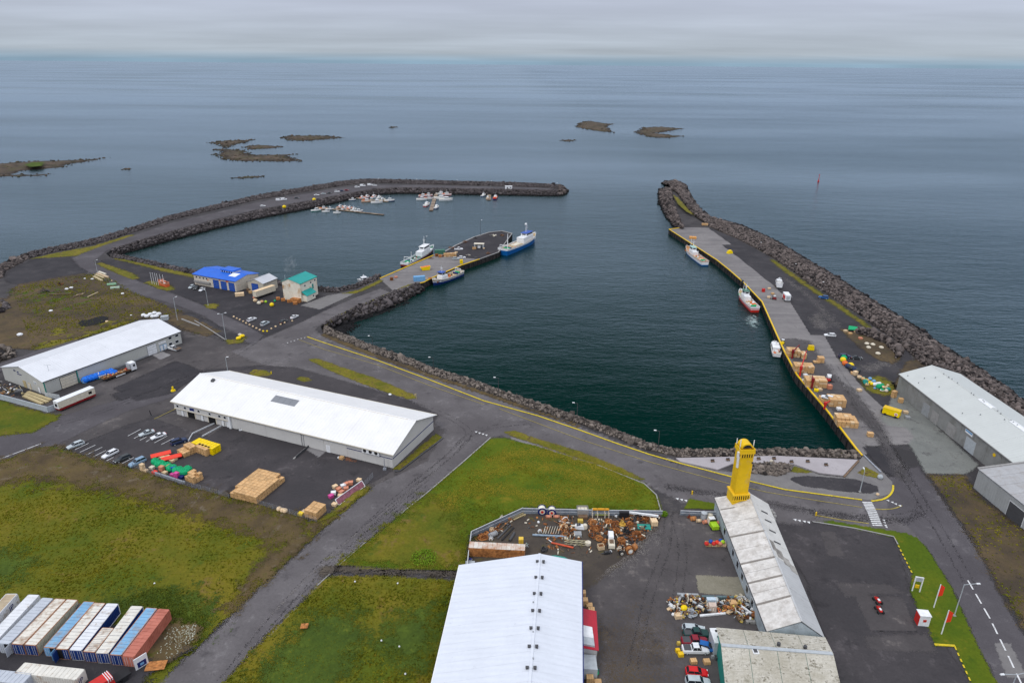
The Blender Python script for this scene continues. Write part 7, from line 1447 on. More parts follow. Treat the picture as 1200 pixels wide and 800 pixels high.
MAR=[(370.5,246.5,.5,8,bt_,'teal and white boat at the shore end of the long walkway',None),(379,244.3,.4,7,bo,'small orange boat behind the teal one',orange),(386.5,245,.2,6,bn_,'small dark boat near the shore end of the long walkway',None),(382,247.5,.1,6,bw_,'small white open boat before the long walkway',None),(398.5,243,1.1,8,bo,'salmon coloured boat, left end of the cluster on the long walkway',salmon),(404,243.8,1.2,8,bw_,'white boat, second in the cluster on the long walkway',salmon),(409.5,244.6,1.2,8,bo,'cream and orange boat, third in the cluster on the long walkway',orange),(414.5,245.6,1.2,7,bw_,'white boat, fourth in the cluster on the long walkway',None),(420,247.3,.3,7.5,bn_,'white topped dark boat at the right of the walkway cluster',None),(395,249,0,6,bw_,'low tender on the near side of the long walkway',None),(413,234,.1,6,bn_,'small dark boat at the left of the short walkway',None),(424,231.8,1.2,7,br_,'red and white boat behind the short walkway',orange),(430,231,1.2,8,br_,'boat with red cabin trim next to the red and white one',salmon),(429.5,235.5,.1,8.5,bo,'orange boat lying along the near side of the short walkway',orange),(438,231,1.3,9,bw_,'white boat behind the middle of the short walkway',salmon),(444,231.8,1.3,8,bw_,'white boat behind the short walkway, second from right',None),(441.5,237,.2,10,bw_,'largest white boat in front of the short walkway',None),(448,234,.9,7,bo,'pale boat behind the right end of the short walkway',None),(456.5,235,.2,9,bn_,'white boat with dark hull at the right end of the short walkway',None),(494,233.5,.1,9,bw_,'white boat farthest left at the crowded walkway',None),(495.5,229.5,.1,8,br_,'boat with red trim farthest back on the left of the crowded walkway',salmon),(502,228.8,.2,8,br_,'red trimmed boat close to the crowded walkway, left rear',orange),(502.5,232.5,.1,8,bw_,'white boat left of the crowded walkway, middle berth',salmon),(500,240,1.35,10.5,br_,'white boat with red stern at the front left of the crowded walkway',None),(516.5,227,0,9,bw_,'white boat right of the crowded walkway, rear berth',None),(523.5,228,0,9,br_,'orange trimmed boat right of the crowded walkway, rear outer berth',orange),(516.5,232.3,.05,12,bw_,'big white boat with tall mast right of the crowded walkway',None),(522.5,234,.05,12,bw_,'big cream boat at the outer right of the crowded walkway',None),(511.5,243,1.4,9,bn_,'dark hulled boat at the front right of the crowded walkway',None),(566.5,229,1.2,8,bn_,'white boat with dark hull left of the right hand walkway',None),(571.5,232,1.4,7,bo,'tan boat at the head of the right hand walkway',tan2),(580.5,232,1.45,11,[(-1,hk),(.45,hn),(.6,hr_),(1,hr_)],'red and navy fishing boat at the right hand walkway',orange)]
for(x,y,rz,L,cols,lb,acc)in MAR:yb(x,y,rz,L,cols,lb,acc=acc)
# ------------------------------------------------------------------ pier furniture
t=T('hut','small white three sided hut on the outer end of the middle pier','hut',G(561.5,290.5),-.05);mb=MB();mb.box(-3.0,3.0,.8,1.6,0,2.6);mb.box(-3.0,-2.3,-1.3,.8,0,2.6);mb.box(2.3,3.0,-1.3,.8,0,2.6);mb.build('wall',silver,t);mb=MB();mb.box(-3.2,3.2,-1.5,1.8,2.6,2.85);mb.build('roof',offwhite,t);mb=MB();mb.box(-.9,.9,-.6,.6,0,1.7);mb.build('cabinet',white,t)
c=G(553.5,292.5);tubs('orange tan tub beside the pier hut, left',(c.x,c.y),.1,2,1,2,tan,'orange tubs beside the pier hut');c=G(566,292);tubs('tan tub at the right corner of the pier hut',(c.x,c.y),.1,1,1,1,tan2,None)
def contbox(label,px,py,rz,L,mat,roofm=None,cat='container',H=2.59,name='container'):
 t=T(name,label,cat,G(px,py),rz);mb=MB();mb.box(-L/2,L/2,-1.22,1.22,.1,H-.05);mb.build('body',mat,t);mb=MB();mb.box(-L/2+.05,L/2-.05,-1.2,1.2,H-.05,H+.01);mb.build('roof',roofm or mat,t)
 for y in(-.6,.6):mb=MB();mb.box(L/2,L/2+.06,y-.55,y+.55,.2,H-.15);mb.build('door',mat,t)
 for x in(-L/2,L/2):
  for y in(-1.2,1.2):mb=MB();mb.box(x-.09,x+.09,y-.09,y+.09,0,H+.03);mb.build('corner_post',mat,t)
 return t
contbox('small blue container at the edge of the middle pier',491.5,329,.25,6,lightblue);contbox('dark green container among gear on the middle pier',515.5,297.5,.2,6,DG)
c=G(520.5,301.5);jtubs((c.x,c.y),.25,6,2,3,tan)
for i,(x,y,mt,n_)in enumerate([(510,301,rust,2),(514,302,rustl,2),(518,301,rust,1),(533,297,tan2,1),(462,326,salmon,1),(457,329,rust,2),(502,327.5,rustl,1),(497,328.5,tan2,1),(539,309.5,yel2,3),(556,303.5,dgrey,1)]):
 c=G(x,y);tubs(['rusty gear box left of the large pier stack','rusty gear box touching the large pier stack','low rusty crate by the green container','cream tub behind the white pickup','salmon tub at the landward end of the pier','rusty crate at the landward end of the pier','rusty crate right of the blue container','tan crate right of the blue container','yellow ladder box at the pier edge','dark crate beside the yellow edged wall'][i],(c.x,c.y),.2,1,1,n_,mt,'pier crate pile %s'%mt.name if n_>1 else None,s=(1.8,1.4,.8))
c=G(596,221.5);t=T('white_hut','small white hut on the outer arm of the west mole','hut',c,0);mb=MB();mb.box(-3.2,3.2,-1.3,1.3,0,2.6);mb.build('wall',white,t);mb=MB();mb.box(-3.4,3.4,-1.5,1.5,2.6,2.75);mb.build('roof',white,t)
for x in(-1.5,1.3):mb=MB();mb.box(x,x+.9,-1.36,-1.3,1.0,1.9);mb.build('window',glass,t)
for(x,y,lb)in((333,242.5,'yellow tub on the mole road nearest the shore'),(368,234,'yellow tub on the mole road above the gangway')):bale(x,y,1.5,yel2,lb,cat='tub',name='yellow_tub')
tag(QJ.build('fish_tubs'),'distant stacks of tan fish tubs along the east quay and middle pier',None,kind='stuff')
for i_,(x,y,r,ms,lb)in enumerate([(528,291,2.6,0,'brown net heap on the far edge of the pier behind the white pickup'),(545,284,2.4,0,'brown net heap on the far edge of the pier left of the mast'),(557,279.5,1.3,1,'dark gear heap at the foot of the pier mast'),(577,276.5,3.6,2,'pale rubble bank at the outer tip of the pier'),(588,276.5,2.6,0,'rusty gear heap at the outer tip of the pier'),(505,303,2.0,0,'rusty net heap beside the white boat on the pier'),(549,299.5,1.7,2,'pale sacks heap in the centre of the pier'),(572,297.5,1.8,0,'red brown fender heap at the right pier edge')]):PIERHEAPS.append((lb,x,y,r,ms))
# navigation mark far out
t=T('navigation_buoy','thin red navigation mark standing in the open sea','buoy',G(959,213,SEA));mb=MB();mb.tube((0,0,-1),(0,0,1.2),1.0,.9,n=8);mb.build('float',red,t);mb=MB();mb.tube((0,0,1.2),(0,0,6.5),.35,.2,n=6);mb.build('spar',red,t);mb=MB();mb.sph((0,0,6.8),.6);mb.build('topmark',red,t)
# lamps standing among the shore stones, heads reaching over the road
for i,(x,y,h)in enumerate([(437,407.5,5.0),(508,434,5.2),(584,459,5.4),(676,491,5.8),(771,526,6.2)]):lamp(x,y,h,names_l[i]+' slim dark lamp post among the shore stones of the harbour road, from the left',1,PI-.1,dgrey,1.1)
# ------------------------------------------------------------------ shipping containers at the lower left
def lettering(txt,size,parent,rot,loc):
 cu=bpy.data.curves.new('lettering','FONT');cu.body=txt;cu.size=size;cu.extrude=.012;tmp=bpy.data.objects.new('tmp',cu);COL.objects.link(tmp)
 me=bpy.data.meshes.new_from_object(tmp);bpy.data.objects.remove(tmp);me.name='lettering';me.materials.clear();me.materials.append(navy);o=inst('lettering',me,parent);o.rotation_euler=rot;o.location=loc;return o
def corr_box(mb,x0,x1,y,z0,z1,out,n):
 """ribbed long side at y"""
 w_=(x1-x0)/n
 for i in range(n):mb.box(x0+i*w_+w_*.2,x0+i*w_+w_*.75,min(y,y+out),max(y,y+out),z0,z1)
def container(label,fl,bl,sidem,roofm,doorm,L=12.19,H=2.59,opened=None,text=None,tsize=1.2,tcol=None,z=.62,frontlen=None,endtext=None,patch=None):
 A=G(*fl,H+z-.0);B=G(*bl,H+z);rz=math.atan2(B.y-A.y,B.x-A.x);t=T('shipping_container',label,'container',(A.x,A.y,z),rz,'shipping containers at the lower left');W=2.44
 # local: x from door end to back, y negative to the right
 mb=MB();mb.box(.05,L-.05,-W+.06,-.06,.12,H-.06);mb.build('body',sidem,t)
 mb=MB();n=14;[mb.box(L*i/n+.04,L*(i+1)/n-.04,-W+.1,-.1,H-.06,H-.005+.02*(i%2))for i in range(n)];mb.build('roof',roofm,t)
 for y,o_ in((-W+.06,-.05),(-.06,.05)):mb=MB();corr_box(mb,.2,L-.2,y,.25,H-.2,o_,int(L*2.2));mb.build('side_panel',sidem,t)
 mb=MB()
 for y in(-W,-.16):
  for x in(0,L-.16):mb.box(x,x+.16,y,y+.16,0,H)
  mb.box(0,L,y,y+.16,0,.16);mb.box(0,L,y+.02,y+.14,H-.1,H+.02)
 for x in(0,L-.14):mb.box(x,x+.14,-W,0,0,.14);mb.box(x,x+.14,-W,0,H-.12,H+.02)
 mb.build('frame',roofm if patch is None else patch,t)
 for k,(y0,y1)in enumerate(((-W+.1,-W/2-.02),(-W/2+.02,-.1))):
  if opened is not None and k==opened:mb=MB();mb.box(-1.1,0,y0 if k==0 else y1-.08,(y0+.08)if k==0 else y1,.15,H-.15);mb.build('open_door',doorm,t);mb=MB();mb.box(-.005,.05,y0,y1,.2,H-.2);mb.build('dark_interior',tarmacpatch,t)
  else:
   mb=MB();mb.box(-.05,.02,y0,y1,.15,H-.12);d_=mb.build('door',doorm,t);mb=MB();[mb.tube((-.09,y0+(y1-y0)*f_,.2),(-.09,y0+(y1-y0)*f_,H-.2),.03,n=4)for f_ in(.3,.7)];mb.build('lock_bar',steelrail,d_)
 if text:lettering(text,tsize*1.4,t,(PI/2,0,0),(L-3.2 if endtext is None else endtext,-W-.03,H/2-tsize*.55))
 return t
cw_=P_('cont_white',(.70,.71,.73),var=.08,scale=.7,dirt=(.40,.34,.28),dirt_amt=.15);cr_=P_('cont_cream_rust',(.72,.68,.60),var=.08,scale=.75,dirt=(.27,.145,.065),dirt_amt=1.15);cr2=P_('cont_cream',(.70,.67,.60),var=.09,scale=.8,dirt=(.36,.22,.12),dirt_amt=.5)
cb_=P_('cont_blue_rust',(.20,.40,.60),var=.1,scale=.5,dirt=(.30,.20,.14),dirt_amt=.7);cred=P_('cont_red',(.50,.165,.115),var=.12,scale=.4,dirt=(.32,.09,.06),dirt_amt=.4);cnv=P_('cont_navy',(.008,.035,.17),var=.15,dirt=(.02,.05,.2));cgy=P_('cont_grey',(.48,.51,.56),var=.08,scale=.6);cside=P_('cont_side_cream',(.50,.45,.33),var=.12,dirt=(.35,.25,.14),dirt_amt=.3)
ctan=P_('cont_tan_roof',(.46,.37,.25),var=.15,scale=.6,dirt=(.35,.25,.15));trim_r=P_('rust_trim',(.42,.22,.13),var=.3)
container('white container with blue lettering and tan roof at the far left of the row',(-42,748),(4,698.5),cw_,ctan,cw_,text='IP',tsize=1.25,tcol=navy,patch=cw_)
container('clean white roofed container second from the left in the row',(-17.5,749),(29,700.5),cw_,cw_,cnv,patch=cw_)
container('pale grey roofed container third from the left with a dark open door',(-3,753),(46,703.5),cgy,cgy,cgy,opened=0,H=2.5,patch=cgy)
container('cream container with big rust patches on its roof, fourth from the left',(13,754),(59.5,706),cr_,cr_,cnv,patch=trim_r)
container('cream container with rusty right edge and bare cream side wall',(28,755),(73.5,706.8),cside,cr2,cnv,patch=trim_r)
container('light blue roofed container with rusty ends left of a white one',(50.5,758),(93,710),lightblue,cb_,lightblue,opened=0,H=2.3,patch=trim_r)
container('cream roofed container with navy open door in mid row',(65,760),(107,709.7),cnv,cr2,cnv,opened=1,patch=trim_r)
container('white roofed container with dark blue sides in mid row',(81,761),(122.5,710),cnv,cw_,cnv)
container('short container with heavily rusted roof and a red corner',(97,763),(118,737),cnv,cr_,cnv,L=6.06,patch=trim_r)
container('white roofed container left of the light blue one near the right end',(112,764.5),(152,712),cnv,cr2,cnv)
container('light blue roofed container with rust spots beside the red one',(128,766.5),(168,715.5),lightblue,cb_,cnv,patch=trim_r)
container('faded red container at the right end of the row',(142.8,768),(183,716),cred,cred,cred,patch=cred)
container('cream container standing across in front of the row',(19,785.5),(94.5,795),cr2,cr2,cr2,text='IP',tsize=1.2,endtext=9.2,patch=cr2)if False else None
def cross_container(label,bl,br,L,mat,roofm,txt,tx,end=False):
 H=2.59;A=G(*bl,H+.62);B=G(*br,H+.62);rz=math.atan2(B.y-A.y,B.x-A.x);t=T('shipping_container',label,'container',(A.x,A.y,.62),rz,'shipping containers at the lower left');W=2.44
 mb=MB();mb.box(.05,L-.05,-W+.06,-.06,.12,H-.06);mb.build('body',mat,t);mb=MB();[mb.box(L*i/14+.04,L*(i+1)/14-.04,-W+.1,-.1,H-.06,H+.015*(i%2))for i in range(14)];mb.build('roof',roofm,t)
 mb=MB()
 for y in(-W,-.16):
  for x in(0,L-.16):mb.box(x,x+.16,y,y+.16,0,H)
  mb.box(0,L,y+.02,y+.14,H-.1,H+.03)
 for x in(0,L-.14):mb.box(x,x+.14,-W,0,H-.12,H+.03)
 mb.build('frame',mat,t);mb=MB();corr_box(mb,.2,L-.2,-W+.06,.25,H-.2,-.05,24);mb.build('side_panel',mat,t)
 for y0,y1 in((-W+.1,-W/2-.02),(-W/2+.02,-.1)):mb=MB();mb.box(L-.02,L+.05,y0,y1,.15,H-.12);mb.build('door',mat,t)
 if txt:lettering(txt,1.5,t,(PI/2,0,PI/2)if end else(PI/2,0,0),(L+.07,-W+.35,.9)if end else(tx,-W-.04,.95))
cross_container('cream container standing across the ground in front of the row',(29,775.6),(104,784),13.4 if False else 12.19,cr2,cr2,'IP',0,end=True)
cross_container('grey container with dark blue lettering cut off by the bottom left corner',(-32,780),(64,792),12.19,cgy,cgy,'SKIP',8.6)
t=T('sign_board','white sign board with dark blue square leaning at the red container','sign',G(167,781,.7),.9);mb=MB();mb.box(-1.2,1.2,-.08,.08,.1,2.7);mb.build('board',white,t);mb=MB();mb.box(-.75,.85,-.13,-.08,.35,1.6);e_=mb.build('emblem',navy,t);mb=MB();mb.box(-.3,.4,-.16,-.13,.7,1.2);mb.build('emblem_inner',lightblue,e_)
t=T('red_truck','red truck cab with white stripes at the bottom edge','truck',G(126,806,.6),.9);mb=MB();mb.box(-2.4,1.2,-1.2,1.2,.6,2.7,.15,.1);mb.build('cab',red,t);mb=MB();[mb.box(.1+k*.36,.22+k*.36,-1.25,1.25,2.2,2.75)for k in range(3)];mb.build('stripe',white,t);mb=MB();mb.box(1.2,4,-1.1,1.1,.9,1.2);mb.build('chassis',black,t)
for x in(-1.3,2.8):
 for y in(-1,1):mb=MB();mb.tube((x,y-.15,.5),(x,y+.15,.5),.5,n=10);mb.build('wheel',black,t)
bale(91,712,1.0,dgrey,'dark bundled net behind the cream container',cat='net',z=.6);
c=G(183,780,.7);mb=MB();mb.obox((0,0,0),(3.6,2.2,.1),.15);mb.obox((0,0,.08),(3.4,.12,.1),.15);o=mb.build('steel_plate',rustl);o.location=(c.x,c.y,.85);tag(o,'flat rusty steel plate lying right of the red container','plate')
c=G(357,734.5,.5);mb=MB();mb.obox((0,0,0),(1.5,1.3,.16),.1);mb.obox((0,0,.1),(1.1,.9,.06),.1);o=mb.build('manhole_cover',rustl);o.location=(c.x,c.y,.86);tag(o,'orange rusty hatch cover lying alone in the grass field','hatch')
# ------------------------------------------------------------------ scrap builders
def reel(label,px,py,r,w_,rz,core,flange,hub,cat='cable drum'):
 t=T('cable_drum',label,cat,G(px,py),rz);mb=MB();mb.tube((0,-w_/2,r),(0,w_/2,r),r*.82,n=16);mb.build('core',core,t)
 for s in(-1,1):mb=MB();mb.tube((0,s*w_/2-.05,r),(0,s*w_/2+.05,r),r,n=18);mb.build('flange',flange,t)
 mb=MB();mb.tube((0,-w_/2-.12,r),(0,-w_/2-.06,r),r*.62,n=16);mb.build('ring',offwhite,t);mb=MB();mb.tube((0,-w_/2-.18,r),(0,-w_/2-.1,r),r*.32,n=12);mb.build('hub',hub,t);return t
def tank(label,px,py,r,L,rz,mat,upright=False,z=0,band=None,cat='tank'):
 t=T('tank',label,cat,G(px,py),rz);mb=MB()
 if upright:mb.tube((0,0,z),(0,0,L+z),r,n=14);mb.sph((0,0,L+z),(r,r,r*.25),14,4,top=True)
 else:
  mb.tube((-L/2,0,r+z),(L/2,0,r+z),r,n=12)
 mb.build('shell',mat,t);mb=MB()
 if upright:[mb.torus((0,0,L*f_),r,.05,n=14,k=4)for f_ in(.15,.85)]
 else:[mb.torus((L*f_,0,r+z),r,.05,axis='x',n=14,k=4)for f_ in(-.35,.35)]
 mb.build('band',band or dgrey,t);return t
def beam(label,a,b_,w_,h,mat,z=.05,cat='beam',truss=False,endm=None,name='steel_beam'):
 A,B=G(*a),G(*b_);L=(B-A).length;t=T(name,label,cat,(A+B)/2,math.atan2(B.y-A.y,B.x-A.x));mb=MB()
 if truss:
  for y in(-w_/2,w_/2):
   for zz in(z,z+h):mb.box(-L/2,L/2,y-.06,y+.06,zz,zz+.1)
  n=int(L/1.1)
  for i in range(n):x0,x1=-L/2+L*i/n,-L/2+L*(i+1)/n;mb.tube((x0,-w_/2,z+h),(x1,w_/2,z+h),.05,n=4);mb.tube((x0,-w_/2,z),(x1,-w_/2,z+h),.05,n=4)
 else:mb.box(-L/2,L/2,-w_/2,w_/2,z,z+h*.18);mb.box(-L/2,L/2,-w_*.15,w_*.15,z+h*.18,z+h*.82);mb.box(-L/2,L/2,-w_/2,w_/2,z+h*.82,z+h)
 mb.build('body',mat,t)
 if endm:mb=MB();mb.tube((L/2,0,z+h/2-.3),(L/2,0,z+h/2+.4),w_*.9,n=12);mb.build('end_plate',endm,t)
 return t
def heap(label,px,py,r,mats,n=10,kind='coil',cat='scrap',name='scrap_pile',h=1.0):
 """twisted heap: rings, rods and plates thrown together"""
 t=T(name,label,cat,G(px,py),random.uniform(0,3));rr=random.Random(int(px*31+py))
 for m_ in mats:
  mb=MB()
  for k in range(n):
   a=rr.uniform(0,2*PI);d=rr.uniform(0,.8)*r;x,y=d*math.cos(a),d*math.sin(a);z=h*(1-d/r)*rr.uniform(.2,1)+.15
   q=rr.random()
   if kind=='coil' and q<.5:mb.torus((x*.5,y*.5,z),r*rr.uniform(.25,.6),r*.08,axis=rr.choice(['z','z','x','y']),n=10,k=4)
   elif q<.75:d2=Vector((rr.uniform(-1,1),rr.uniform(-1,1),rr.uniform(-.1,.5)))*r*.8;mb.tube(Vector((x,y,z))-d2*.5,Vector((x,y,z))+d2*.5,.07,n=4)
   else:mb.obox((x,y,z),(rr.uniform(.3,1)*r*.6,rr.uniform(.2,.7)*r*.5,rr.uniform(.05,.4)),rr.uniform(0,3),rr.uniform(-.5,.5))
  mb.build({rust:'rusty_ring',rustl:'rusty_ring'}.get(m_,'scrap_piece'),m_,t)
 return t
def boxy(label,px,py,w_,d_,h,rz,mat,name='crate',cat='crate',open_=False,inner=None,slats=0,legs=False,z=0):
 t=T(name,label,cat,G(px,py),rz);mb=MB()
 if open_:
  e=.08
  mb.box(-w_/2,w_/2,-d_/2,d_/2,z,z+.12);mb.box(-w_/2,w_/2,-d_/2,-d_/2+e,z+.12,z+h);mb.box(-w_/2,w_/2,d_/2-e,d_/2,z+.12,z+h);mb.box(-w_/2,-w_/2+e,-d_/2+e,d_/2-e,z+.12,z+h);mb.box(w_/2-e,w_/2,-d_/2+e,d_/2-e,z+.12,z+h)
 else:mb.box(-w_/2,w_/2,-d_/2,d_/2,z,z+h,.04,.04)
 mb.build('body',mat,t)
 if inner:
  mb=MB();[mb.box(-w_/2+.15+k*(w_-.3)/3+.05,-w_/2+.15+(k+1)*(w_-.3)/3-.05,-d_/2+.15,d_/2-.15,z+.12,z+h*.8)for k in range(3)];mb.build('contents',inner,t)
 if slats:mb=MB();[mb.box(-w_/2+w_*k/slats+.04,-w_/2+w_*(k+1)/slats-.06,-d_/2-.03,-d_/2,z+.05,z+h-.05)for k in range(slats)];[mb.box(-w_/2+w_*k/slats+.04,-w_/2+w_*(k+1)/slats-.06,-d_/2+.05,d_/2-.05,z+h,z+h+.03)for k in range(slats if not open_ else 0)];mb.build('slats',mat,t)['kind']='stuff'
 return t
def machine_part(label,px,py,s,rz,m1,m2,cat='machine part'):
 t=T('machine_part',label,cat,G(px,py),rz);mb=MB();mb.box(-.8*s,.8*s,-.4*s,.4*s,.1,.7*s,.1*s,.05*s);mb.build('housing',m1,t);mb=MB();mb.tube((.9*s,-.3*s,.5*s),(.9*s,.3*s,.5*s),.42*s,n=12);mb.tube((-.7*s,0,.5*s),(-1.4*s,0,.5*s),.16*s,n=8);mb.build('flywheel',m2,t);mb=MB();mb.tube((0,0,.7*s),(0,0,1.05*s),.18*s,n=8);mb.box(-.5*s,-.2*s,-.3*s,.3*s,.7*s,.85*s);mb.build('pipe_stub',dgrey,t);return t
cmain=P_('drum_cream',(.80,.76,.62));yb_=P_('drum_orange',(.75,.35,.02))
reel('big cable drum with cream winding and red hub, left of two at the fence',635,601.5,1.15,1.6,.05,cmain,navy,red);reel('big cable drum with cream winding and red hub, right of two at the fence',646.5,602.5,1.1,1.6,-.05,cmain,navy,red)
tank('salmon pink cylinder lying left below the cable drums',643,606.5,.42,1.5,.0,salmon);tank('salmon pink cylinder lying right below the cable drums',652,606.5,.42,1.5,.0,salmon)
boxy('grey slatted cage with pale sacks standing at the scrap yard fence',682.5,602,2.9,2.2,1.9,.02,concm,'cage','cage',open_=True,inner=offwhite,slats=6);boxy('reddish brown crate before the grey cage',683,607.5,2.4,1.2,.9,.03,brown,slats=5)
t=T('rack','white and yellow steel rack with an orange top beam','rack',G(704,606));mb=MB()
for x in(-2.2,-.9,1.0,2.0):
 mb.box(x-.1,x+.1,-.5,-.3,0,1.7);mb.box(x-.1,x+.1,.5,.7,0,2.3)
mb.build('upright',offwhite,t);mb=MB();mb.box(-2.1,2.1,.4,.8,1.9,2.3);mb.build('top_beam',yb_,t);mb=MB();mb.box(-1.6,1.6,-.45,-.25,.9,1.2);mb.build('lower_beam',P_('olive',(.25,.27,.08)),t)
machine_part('white upright pump beside the yellow rack',721.5,604,.8,1.57,white,steelrail,'pump');boxy('dark rack hung with black nets at the fence',731,605.5,2.4,1.2,1.7,0,black,'net_rack','rack',slats=7)
for(x,y,r,ms,lb)in((745,602,1.7,[rust,rustl],'rusty heap at the fence above the white beam'),(765,604.5,1.7,[rust],'rusty heap at the right end of the fence'),(749,609,1.6,[rust,black],'rusty scrap below the white beam'),(757,611,1.2,[rust],'rusty rods just left of the cream box'),(694,613,1.5,[rustl],'orange rusty coil, upper left of the coil heaps'),(698,621,2.0,[rust,rustl],'large brown coil pile in the middle of the scrap yard'),(713,613,1.7,[rust,rustl],'rusty coil pile below the rack'),(721,616,1.7,[rust],'rusty ring pile left of the yellow coil'),(729,615,1.25,[P_('brass_rope',(.62,.38,.06),var=.3)],'bright yellow coil of rope in the scrap'),(738,616,1.5,[rustl,rust],'orange coil right of the yellow coil'),(722,623,1.7,[rust,rustl],'rusty coil above the white machine'),(735,625,1.8,[rust,black],'dark and rusty coil heap right of the white machine'),(746,627,1.6,[rust],'dark rust ring heap nearest the green sheet'),(728,635,1.9,[rust,rustl],'wide rusty heap between machine and white disc'),(741,633,1.7,[rust,dgrey],'rusty heap behind the white disc'),(702,632,1.4,[rustl],'orange rusty block left of the white machine'),(694,629,1.5,[rust,dgrey],'dark rusty heap below the large coil pile'),(661,611,1.6,[rustl,white],'mixed rusty heap under the fence left of the cage'),(662,619,1.6,[rust,tan2],'mixed rusty heap left of the white engine'),(663,628,1.3,[rustl,brown],'small rusty heap at the end of the blue pipe'),(565,631,1.6,[rust,rustl],'rusty net heap behind the rusty container'),(571,627,1.2,[rustl],'orange rusty heap behind the grey tank'),(595,608.5,1.2,[rustl],'rusty coil on timbers by the angled fence'),(576,622,1.0,[tan2],'cream rope heap by the angled fence'),(588,608,.7,[offwhite],'cream drum heap by the angled fence'),(726,645,.9,[rust,offwhite],'small rusty pieces between dark engine and wheel'),(751,631,1.0,[rust],'last low rusty heap at the right of the yard'),(637,646,1.2,[black,dgrey],'heap of old tyres behind the hall gable')):heap(lb,x,y,r,ms,n=9 if len(ms)>1 else 14,h=.9)
beam('long white painted beam lying across the rusty heaps',(737,605),(771,609.5),.45,.45,white,z=1.1);boxy('cream pink box at the end of the white beam',766,614,1.7,1.8,1.3,.1,tan2,slats=3)
c=G(754.5,618.5);mb=MB();mb.obox((0,0,.45),(3.3,2.0,.1),-.03);mb.obox((0,0,.22),(3.1,1.8,.36),-.03);o=mb.build('covered_pallet',teal);o.location=(c.x,c.y,0);tag(o,'green sheet covering a pallet at the right of the scrap yard','cover')
boxy('small yellow wooden box in the scrap yard',680,612,1.4,1.0,.9,0,P_('box_yellow',(.55,.40,.08)),slats=3);machine_part('white engine with round flywheel in the middle of the scrap',679,619,1.5,-.1,white,offwhite,'engine');boxy('stack of grey steel plates below the white engine',677,627,1.9,1.6,.7,0,grey,'plate_stack','plate stack',slats=4)
beam('long cream crane boom with round end lying in the scrap yard',(661,636),(689,638),.8,.7,P_('boom_cream',(.52,.47,.30)),truss=True,endm=offwhite,cat='crane boom');beam('red steel beam below the cream boom',(646,637),(672,643),.5,.45,P_('beam_red',(.50,.08,.03),var=.3));beam('blue grey pipe lying left of the scrap heaps',(624,628),(664,630),.5,.5,P_('pipe_blue',(.24,.31,.38),var=.3),cat='pipe');beam('thin white rod pointing at the red beam',(640,631),(650,638),.2,.2,white)
t=T('lattice_frame','dark frame with white diagonal bars leaning in the scrap yard','frame',G(646,623));mb=MB();[mb.box(-2.3,2.3,y,y+.12,z,z+.12)for y,z in((-1,.1),(1.0,.8))];mb.box(-2.3,2.3,-.95,1.0,.05,.1);mb.build('base_frame',dgrey,t)
for k in range(7):mb=MB();x=-2.1+k*.62;mb.tube((x,-1,.25),(x+.7,1,.95),.06,n=4);mb.build('diagonal_bar',offwhite,t)
reel('small white wheel rim lying left of the lattice frame',632.5,624,.5,.3,.2,white,white,black,'wheel');bale(631,611.5,.35,white,'tiny white float on the scrap yard ground')
t=T('loader','white machine with cream rear part in the scrap yard','machine',G(716,636),1.5);mb=MB();mb.box(0,2.6,-.7,.7,.4,1.7,.1,.1);mb.build('engine_cover',white,t);mb=MB();mb.box(-2.6,0,-.8,.8,.4,1.2,.05,.05);mb.build('rear_frame',offwhite,t);mb=MB();mb.box(-1.6,-.5,-.5,.5,1.2,1.5);mb.build('seat_box',brown,t)
for x in(-1.8,1.6):
 for y in(-.85,.85):mb=MB();mb.tube((x,y-.15,.45),(x,y+.15,.45),.45,n=10);mb.build('wheel',black,t)
boxy('cream rounded box with rusty opening in the scrap yard',704,643,1.5,1.3,1.2,.2,tan2,open_=True,inner=rust);machine_part('black engine lying at the lower edge of the scrap',711,649,.9,.2,black,dgrey,'engine');reel('black wheel standing at the lower edge of the scrap',728,650,.6,.5,.3,black,black,silver,'wheel')
reel('rusty drum with white disc face at the lower right of the scrap',737.5,648,1.0,1.1,.25,rustl,rust,white);tank('orange rusty drum beside the white disc',743,644,.8,1.1,.8,rustl);bale(715.5,646,.4,white,'small white float beside the black engine')
for i,(a,b_)in enumerate([((572,628),(592,609)),((577,630),(597,611)),((583,632),(599,616)),((588,634),(602,619))]):beam(['rusty','brown','dark','black'][i]+' pipe of the slanting row behind the rusty container',a,b_,.38,.38,[rust,brown,dgrey,black][i],cat='pipe')
beam('long pale timber along the angled fence',(599,608),(614,601.5),.5,.5,timber,name='timber_beam',cat='timber');beam('second pale timber beside the fence corner',(602,610),(616,603.5),.35,.4,timber,name='timber_beam',cat='timber')
tank('grey tank lying behind the rusty container',577.5,628.5,.65,2.2,.6,grey);reel('small white ring beside the grey tank',575.5,633,.5,.4,-.3,dgrey,white,black,'wheel');tank('dark pipe left of the tall cab',600,630,.35,3.2,1.2,dgrey,cat='pipe')
